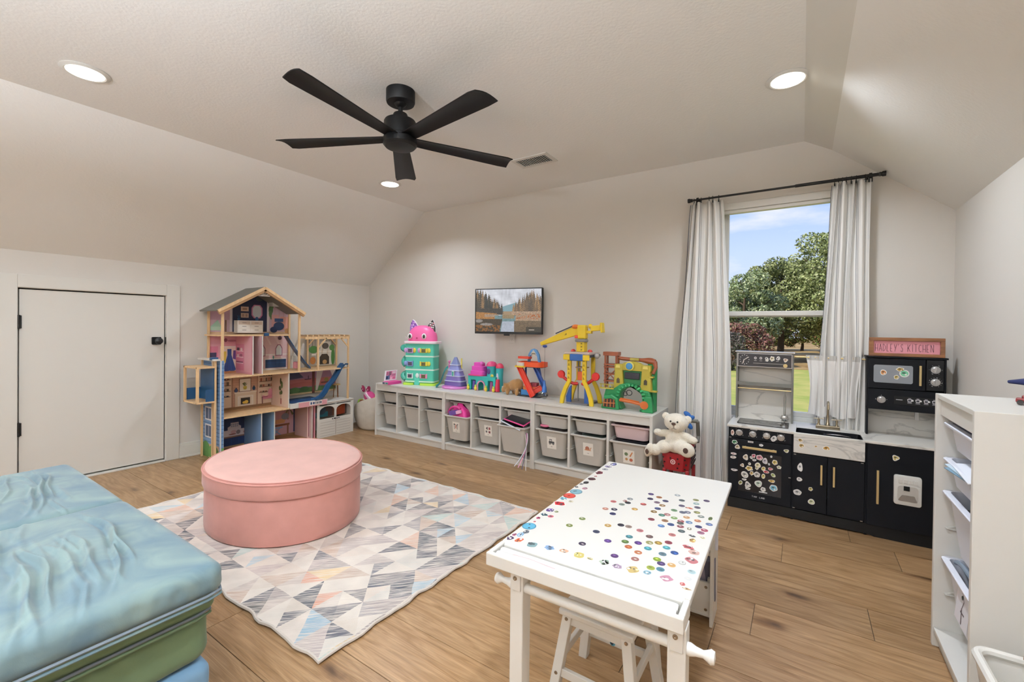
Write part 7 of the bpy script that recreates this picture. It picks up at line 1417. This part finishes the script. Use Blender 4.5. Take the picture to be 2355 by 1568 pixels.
t2 = thing('magazine', 'dark magazine standing in the bin under the art table', 'magazine', (-.32, 1.91, .05)); b = MB(); b.obox((-.33, 1.925, .17), (1, 0, 0), (0, 1, .1), (0, -.1, 1), .055, .006, .09, '5b6076'); cv = b.build('cover', 'print', t2, smooth=0)
art('cover_print', [R_(.1, .1, .9, .9, '4a4c60'), P_([(.3, .1), (.5, .8), (.62, .8), (.75, .1)], '8a8494'), D_(.5, .86, .12, .08, 'b0a4a4')], (-.385, 1.9275, .082), (.11, 0, 0), (0, -.018, .178), cv)
t2 = thing('red_block', 'small red block at the front of the bin under the art table', 'block', (-.335, 1.90, .14)); b = MB(); b.box(-.36, -.33, 1.897, 1.915, .05, .172, '8c2c38'); b.build('block', 'paint', t2, smooth=0, bevel=.003)
# stickers
ta = radians(1.5)
def tl(x, y): dx, dy = x-ax0, y-ay0; return ax0+dx*cos(ta)+dy*sin(ta), ay0-dx*sin(ta)+dy*cos(ta)
stk = random.Random(5)
def shade(c, f): return '%02x%02x%02x' % tuple(min(255, int(int(c[i:i+2], 16)*f)) for i in (0, 2, 4))
for e in ROUND.split(';'):
    x, y, c = e.split(','); x, y = tl(float(x), float(y)); r = .0108; b = MB()
    ring = lambda rr_, z, cx=0, cy=0: [(x+cx+rr_*cos(a), y+cy+rr_*sin(a), z) for a in [2*pi*k/18 for k in range(18)]]
    b.loft([ring(r, atz-.0002), ring(r, atz+.0005)], False, True, shade(c, .95)); b.add(ring(r*.86, atz+.0007), [tuple(range(18))], shade(c, .82))
    g = 'd8d2ca' if stk.random() < .35 else shade(c, stk.choice([.55, 1.45])); q = stk.uniform(-.003, .003); b.add([(x+q+.0042*cos(a)*(1+.4*sin(3*a)), y-q+.0026*sin(a), atz+.0009) for a in [2*pi*k/12 for k in range(12)]], [tuple(range(12))], g)
    b.build('sticker', 'print', at_t, smooth=0)
for e in BIG.split(';'):
    x, y, c, w, h = e.split(','); x, y = tl(float(x), float(y)); w, h = float(w), float(h); b = MB()
    k1 = stk.choice([2, 3, 4, 5]); ph = stk.uniform(0, 6); am = stk.uniform(.1, .35); nn = 26
    if c in ('64b8d8', 'dc5448', '8cbccc', 'c4dce0', 'e8e8e4'): am = 0
    sh_ = lambda f, z: [(x+w*f*cos(a)*(1-am*.5+am*.5*sin(k1*a+ph)), y+h*f*sin(a)*(1-am*.5+am*.5*cos(k1*a+ph)), z) for a in [2*pi*k/nn for k in range(nn)]]
    b.loft([sh_(1, atz-.0002), sh_(1, atz+.0005)], False, True, 'e4e2da' if am else shade(c, .7)); b.add(sh_(.84, atz+.0007), [tuple(range(nn))], shade(c, .88))
    for q in range(6 if am else 2):
        qa = stk.uniform(0, 6); qr = stk.uniform(.1, .55); cx, cy = x+w*qr*cos(qa), y+h*qr*sin(qa); s_ = stk.uniform(.12, .26)
        cc = stk.choice([shade(c, .5), shade(c, 1.5), 'f0ece4', shade(c, .75), '4a4a50']) if am else ('2c3c48' if c == '64b8d8' else shade(c, .6))
        b.add([(cx+w*s_*cos(a), cy+h*s_*sin(a), atz+.0009+.0001*q) for a in [2*pi*k/12 for k in range(12)]], [tuple(range(12))], cc)
    b.build('sticker', 'print', at_t, smooth=0)
b = MB(); b.tube([(ax0+.07, ay0+.03, atz+.0002), (ax0+.12, ay0+.034, atz+.0003), (ax0+.2, ay0+.028, atz+.0002)], .0004, 4, 'd08a98'); b.build('pen_scribble', 'print', at_t)
at_t.rotation_euler.z = ta

# ------------------------------------------------------------------ stools under the table
def stool(x0, x1, y0, y1, h, label):
    t = thing('stool', label, 'stool', ((x0+x1)/2, (y0+y1)/2, 0), 'white wooden stools')
    MB().box(x0, x1, y0, y1, h-.018, h).build('seat', 'white', t, smooth=0, bevel=.004)
    L = {}
    for i, (sx, sy) in enumerate(((-1, -1), (1, -1), (1, 1), (-1, 1))):
        cx, cy = (x0+x1)/2, (y0+y1)/2; hx, hy = (x1-x0)/2, (y1-y0)/2
        p1 = Vector((cx+sx*(hx-.025), cy+sy*(hy-.025), h-.018)); p0 = Vector((cx+sx*(hx+.015), cy+sy*(hy+.01), .0))
        b = MB(); n = .015; b.loft([[(p.x-n, p.y-n, p.z), (p.x+n, p.y-n, p.z), (p.x+n, p.y+n, p.z), (p.x-n, p.y+n, p.z)] for p in (p0, p1)]); lg = b.build('leg', 'white', t, smooth=0, bevel=.002); L[i] = (p0, p1)
        for z in ((.27, .105) if sy < 0 else ()):
            f = z/(h-.018); p = p0+(p1-p0)*f; MB().lathe([(0, 0), (.0055, 0), (.005, .002), (0, .0015)], (p.x, p.y-n, p.z), (0, -1, 0), 12).build('screw', 'screw', lg)
    def pt(i, z): p0, p1 = L[i]; return p0+(p1-p0)*(z/(h-.018))
    for i, j, z in ((0, 1, .105), (2, 3, .105), (1, 2, .15), (3, 0, .15)): MB().bar(pt(i, z), pt(j, z), .014, .026).build('stretcher', 'white', t, smooth=0, bevel=.002)
    for i, j in ((0, 1), (2, 3)): MB().bar(pt(i, h-.035), pt(j, h-.035), .012, .03).build('rail', 'white', t, smooth=0)
    return t, pt
s1, pt = stool(-.622, -.385, 1.225, 1.45, .30, 'white wooden stool at the near end under the art table, with a blue sticker')
p = (pt(2, .10)+pt(3, .10))/2; b = MB(); b.loft([[(p.x-.02+.010*cos(a), p.y-.0075-d, p.z+.004+.012*sin(a)) for a in np.linspace(0, 2*pi, 13)[:-1]] for d in (0, .0008)], True, True, '5aa0b8'); b.add([(p.x-.022+.006*cos(a), p.y-.009, p.z+.003+.008*sin(a)) for a in np.linspace(0, 2*pi, 11)[:-1]], [tuple(range(10))], '1c2c3c'); b.build('sticker', 'print', s1, smooth=0)
stool(-.66, -.42, 1.56, 1.785, .30, 'white wooden stool at the far end under the art table, behind the first')

# ------------------------------------------------------------------ tall narrow storage unit on the right
ux, uy0, uy1, uh = .426, 1.818, 2.268, .948
t = thing('tall_storage_unit', 'tall white storage unit with white bins against the right wall', 'shelf', (ux, (uy0+uy1)/2, 0)); UX1 = .733
for y in (uy0, uy1-.02): MB().box(ux, UX1, y, y+.02, 0, uh).build('side_panel', 'white', t, smooth=0, bevel=.002)
MB().box(ux+.003, UX1, uy0+.02, uy1-.02, uh-.018, uh-.0005).build('top_panel', 'white', t, smooth=0, bevel=.002)
MB().box(ux+.012, ux+.026, uy0+.02, uy1-.02, uh-.078, uh-.018).build('apron', 'white', t, smooth=0, bevel=.001)
MB().box(ux+.004, UX1, uy0+.02, uy1-.02, .055, .071).build('base_shelf', 'white', t, smooth=0, bevel=.002)
MB().box(ux+.02, ux+.032, uy0+.02, uy1-.02, 0, .055).build('plinth', 'white', t, smooth=0)
MB().box(UX1-.008, UX1-.002, uy0+.02, uy1-.02, .071, uh-.018).build('back_panel', 'white', t, smooth=0)
for z in (.842, .712, .59, .467, .345, .222):
    for y, s_ in ((uy0+.02, 1), (uy1-.02, -1)):
        b = MB(); 
        b.prism([(0, 0), (.03, -.0), (.27, 0), (.27, .004), (.03, .004), (.0, .002)], (ux+.03, y, z-.014), (1, 0, 0), (0, 0, 1), (0, s_*.016, 0)); b.prism([(.03, .012), (.27, .012), (.27, .016), (.03, .016)], (ux+.03, y, z-.014), (1, 0, 0), (0, 0, 1), (0, s_*.012, 0)); b.bar((ux+.03, y+s_*.012, z-.012), (ux+.06, y+s_*.01, z+.002), .004, .004); b.build('rail', 'white', t, smooth=0)
def tbin(z, h, label, tilt=0., card_=None):
    w = uy1-uy0-.052; o = thing('storage_bin', label, 'storage bin', (ux+.01, (uy0+uy1)/2, z-h), 'white bins in the tall unit')
    b = MB(); bin_mesh(b, w, .27, h, 0, 0, z); b.v = [(ux+.016+p[1], uy0+.026+p[0], p[2]-(p[1]-.0)*tilt) for p in b.v]; b.f = [f[::-1] for f in b.f]; b.build('tub', 'white_bin', o, smooth=40); return o
tbin(.849, .10, 'shallow white bin at the top of the tall unit, empty'); tbin(.719, .10, 'shallow white bin in the tall unit with papers sticking out'); tbin(.597, .22, 'deep white bin in the middle of the tall unit, dark inside'); lb = tbin(.352, .22, 'deep white bin at the bottom of the tall unit with a ribbon drawing')
art('ribbon_card', [R_(0, 0, 1, 1, 'dfe0e8'), P_([(.35, .9), (.42, .98), (.6, .75), (.45, .4), (.42, .42), (.55, .75), (.42, .92)], '5a5058'), P_([(.5, .05), (.56, .05), (.5, .5), (.44, .5)], '5a5058'), R_(.4, .36, .7, .41, '5a5058')], (ux+.0275, 2.10, .205), (0, -.13, 0), (.009, 0, .11), lb)
o = thing('papers', 'pale blue papers sticking out of the second bin of the tall unit', 'papers', (ux+.1, 2.03, .70))
for k, (c, dz, r_) in enumerate((('b8ccd8', .722, .05), ('e4e8ee', .728, -.06), ('7c9cb0', .717, .12))):
    b = MB(); b.obox((ux+.11, 2.02-.015*k, dz), (1, r_, .12), (-r_, 1, 0), (-.12, 0, 1), .10, .13, .0015, c); b.build('sheet', 'print', o, smooth=0)
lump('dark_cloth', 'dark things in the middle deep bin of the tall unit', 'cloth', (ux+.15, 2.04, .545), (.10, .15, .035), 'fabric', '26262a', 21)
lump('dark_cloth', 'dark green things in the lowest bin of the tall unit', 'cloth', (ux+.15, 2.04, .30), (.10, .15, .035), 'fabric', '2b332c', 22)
o = thing('grey_strap', 'grey strap curling over the rim of the lowest bin in the tall unit', 'strap', (ux+.06, 2.05, .34)); b = MB(); b.tube(bez((ux+.045, 2.17, .36), (ux+.05, 2.12, .39), (ux+.06, 2.02, .35), (ux+.07, 1.96, .33)), .008, 8); b.build('strap', 'zip', o)
# toys on top of the tall unit
o = thing('toy_plane', 'navy and white toy plane on top of the tall unit at the right edge', 'toy', (.71, 2.26, uh)); b = MB()
b.tube([(.625, 2.30, uh+.055), (.66, 2.25, uh+.062), (.72, 2.17, uh+.06)], [.006, .014, .016], 10, '28305a'); b.obox((.69, 2.22, uh+.07), (1, .5, .1), (-.5, 1, 0), (0, 0, 1), .04, .015, .006, '242c50'); b.cyl((.70, 2.2, uh), (.70, 2.2, uh+.05), .012, col='c8ccd8'); b.build('fuselage', 'paint', o, smooth=40)
o = thing('toy_car', 'small dark red toy car on top of the tall unit', 'toy', (.61, 2.07, uh)); b = MB(); b.obox((.615, 2.075, uh+.014), (.9, -.3, 0), (.3, .9, 0), (0, 0, 1), .034, .014, .007, '8c3434'); b.obox((.61, 2.077, uh+.024), (.9, -.3, 0), (.3, .9, 0), (0, 0, 1), .016, .011, .006, '7a2c2c'); b.build('body', 'paint', o, smooth=0, bevel=.003)
b = MB()
for dx, dy in ((-.02, .018), (.022, .005), (-.028, -.01), (.014, -.022)): b.lathe([(0, -.004), (.008, -.004), (.008, .004), (0, .004)], (.615+dx, 2.075+dy, uh+.008), (.3, .9, 0), 12, '24201e')
b.build('wheels', 'paint', o)
# laundry basket
lx0, lx1, ly0, ly1, lz = .405, .73, 1.30, 1.70, .315
t = thing('laundry_basket', 'white plastic basket with diamond holes in front of the tall unit', 'basket', (.57, 1.5, 0))
b = MB(); b.loft([rrect(lx0+.04+e, lx1-.04-e, ly0+.04+e, ly1-.04-e, z, .04, 6) for z, e in ((0, 0), (.008, 0), (.008, .006), (.004, .03))]); b.build('bottom', 'white', t)
def sideq(u, z, s_):     # point on side s_ (0 near, 1 right, 2 far, 3 left)
    f = z/lz; e = .04*(1-f); xa, xb, ya, yb = lx0+e, lx1-e, ly0+e, ly1-e
    return [(xa+(xb-xa)*u, ya), (xb, ya+(yb-ya)*u), (xb-(xb-xa)*u, yb), (xa, yb-(yb-ya)*u)][s_]+(z,)
for s_ in range(4):
    b = MB(); n = 9 if s_ % 2 else 8
    for k in range(-6, n+1):
        for sg_ in (1, -1):
            u0, u1, z0, z1 = k/n, k/n+.6*1, .03, .25
            if sg_ < 0: u0, u1 = u1, u0
            pts = [(u0+(u1-u0)*q/10, z0+(z1-z0)*q/10) for q in range(11)]; pts = [p for p in pts if .03 <= p[0] <= .97]
            if len(pts) < 2: continue
            for p, q in zip(pts[:-1], pts[1:]): b.bar(sideq(p[0], p[1], s_), sideq(q[0], q[1], s_), .013, .0035, (0, 1, 0) if s_ % 2 == 0 else (1, 0, 0))
    for z0, z1 in ((.005, .04), (.24, .31)):
        b.add([sideq(0, z0, s_), sideq(1, z0, s_), sideq(1, z1, s_), sideq(0, z1, s_)], [(0, 1, 2, 3)])
    for u0, u1 in ((0, .06), (.94, 1)): b.add([sideq(u0, .03, s_), sideq(u1, .03, s_), sideq(u1, .25, s_), sideq(u0, .25, s_)], [(0, 1, 2, 3)])
    b.build('lattice_side', 'white', t, smooth=0)
b = MB(); b.tube(rrect(lx0, lx1, ly0, ly1, lz, .035, 6), .011, 8, closed=True); b.build('rim', 'white', t)
o = thing('wooden_toy', 'brown wooden toy with a loop lying over the rim of the white basket', 'toy', (.56, 1.66, .31)); b = MB(); b.tube([(.498, 1.688, .338), (.53, 1.67, .334), (.55, 1.65, .335)], [.012, .013, .011], 10, '8c5a3c'); b.tube([(.575+.026*cos(a), 1.64+.02*sin(a), .333-.012*sin(a)) for a in np.linspace(0, 2*pi, 17)[:-1]], .009, 8, '8c5a3c', closed=True); b.tube([(.6, 1.63, .33), (.68, 1.6, .325)], .012, 8, '7c4c32'); b.build('stick', 'paint', o)
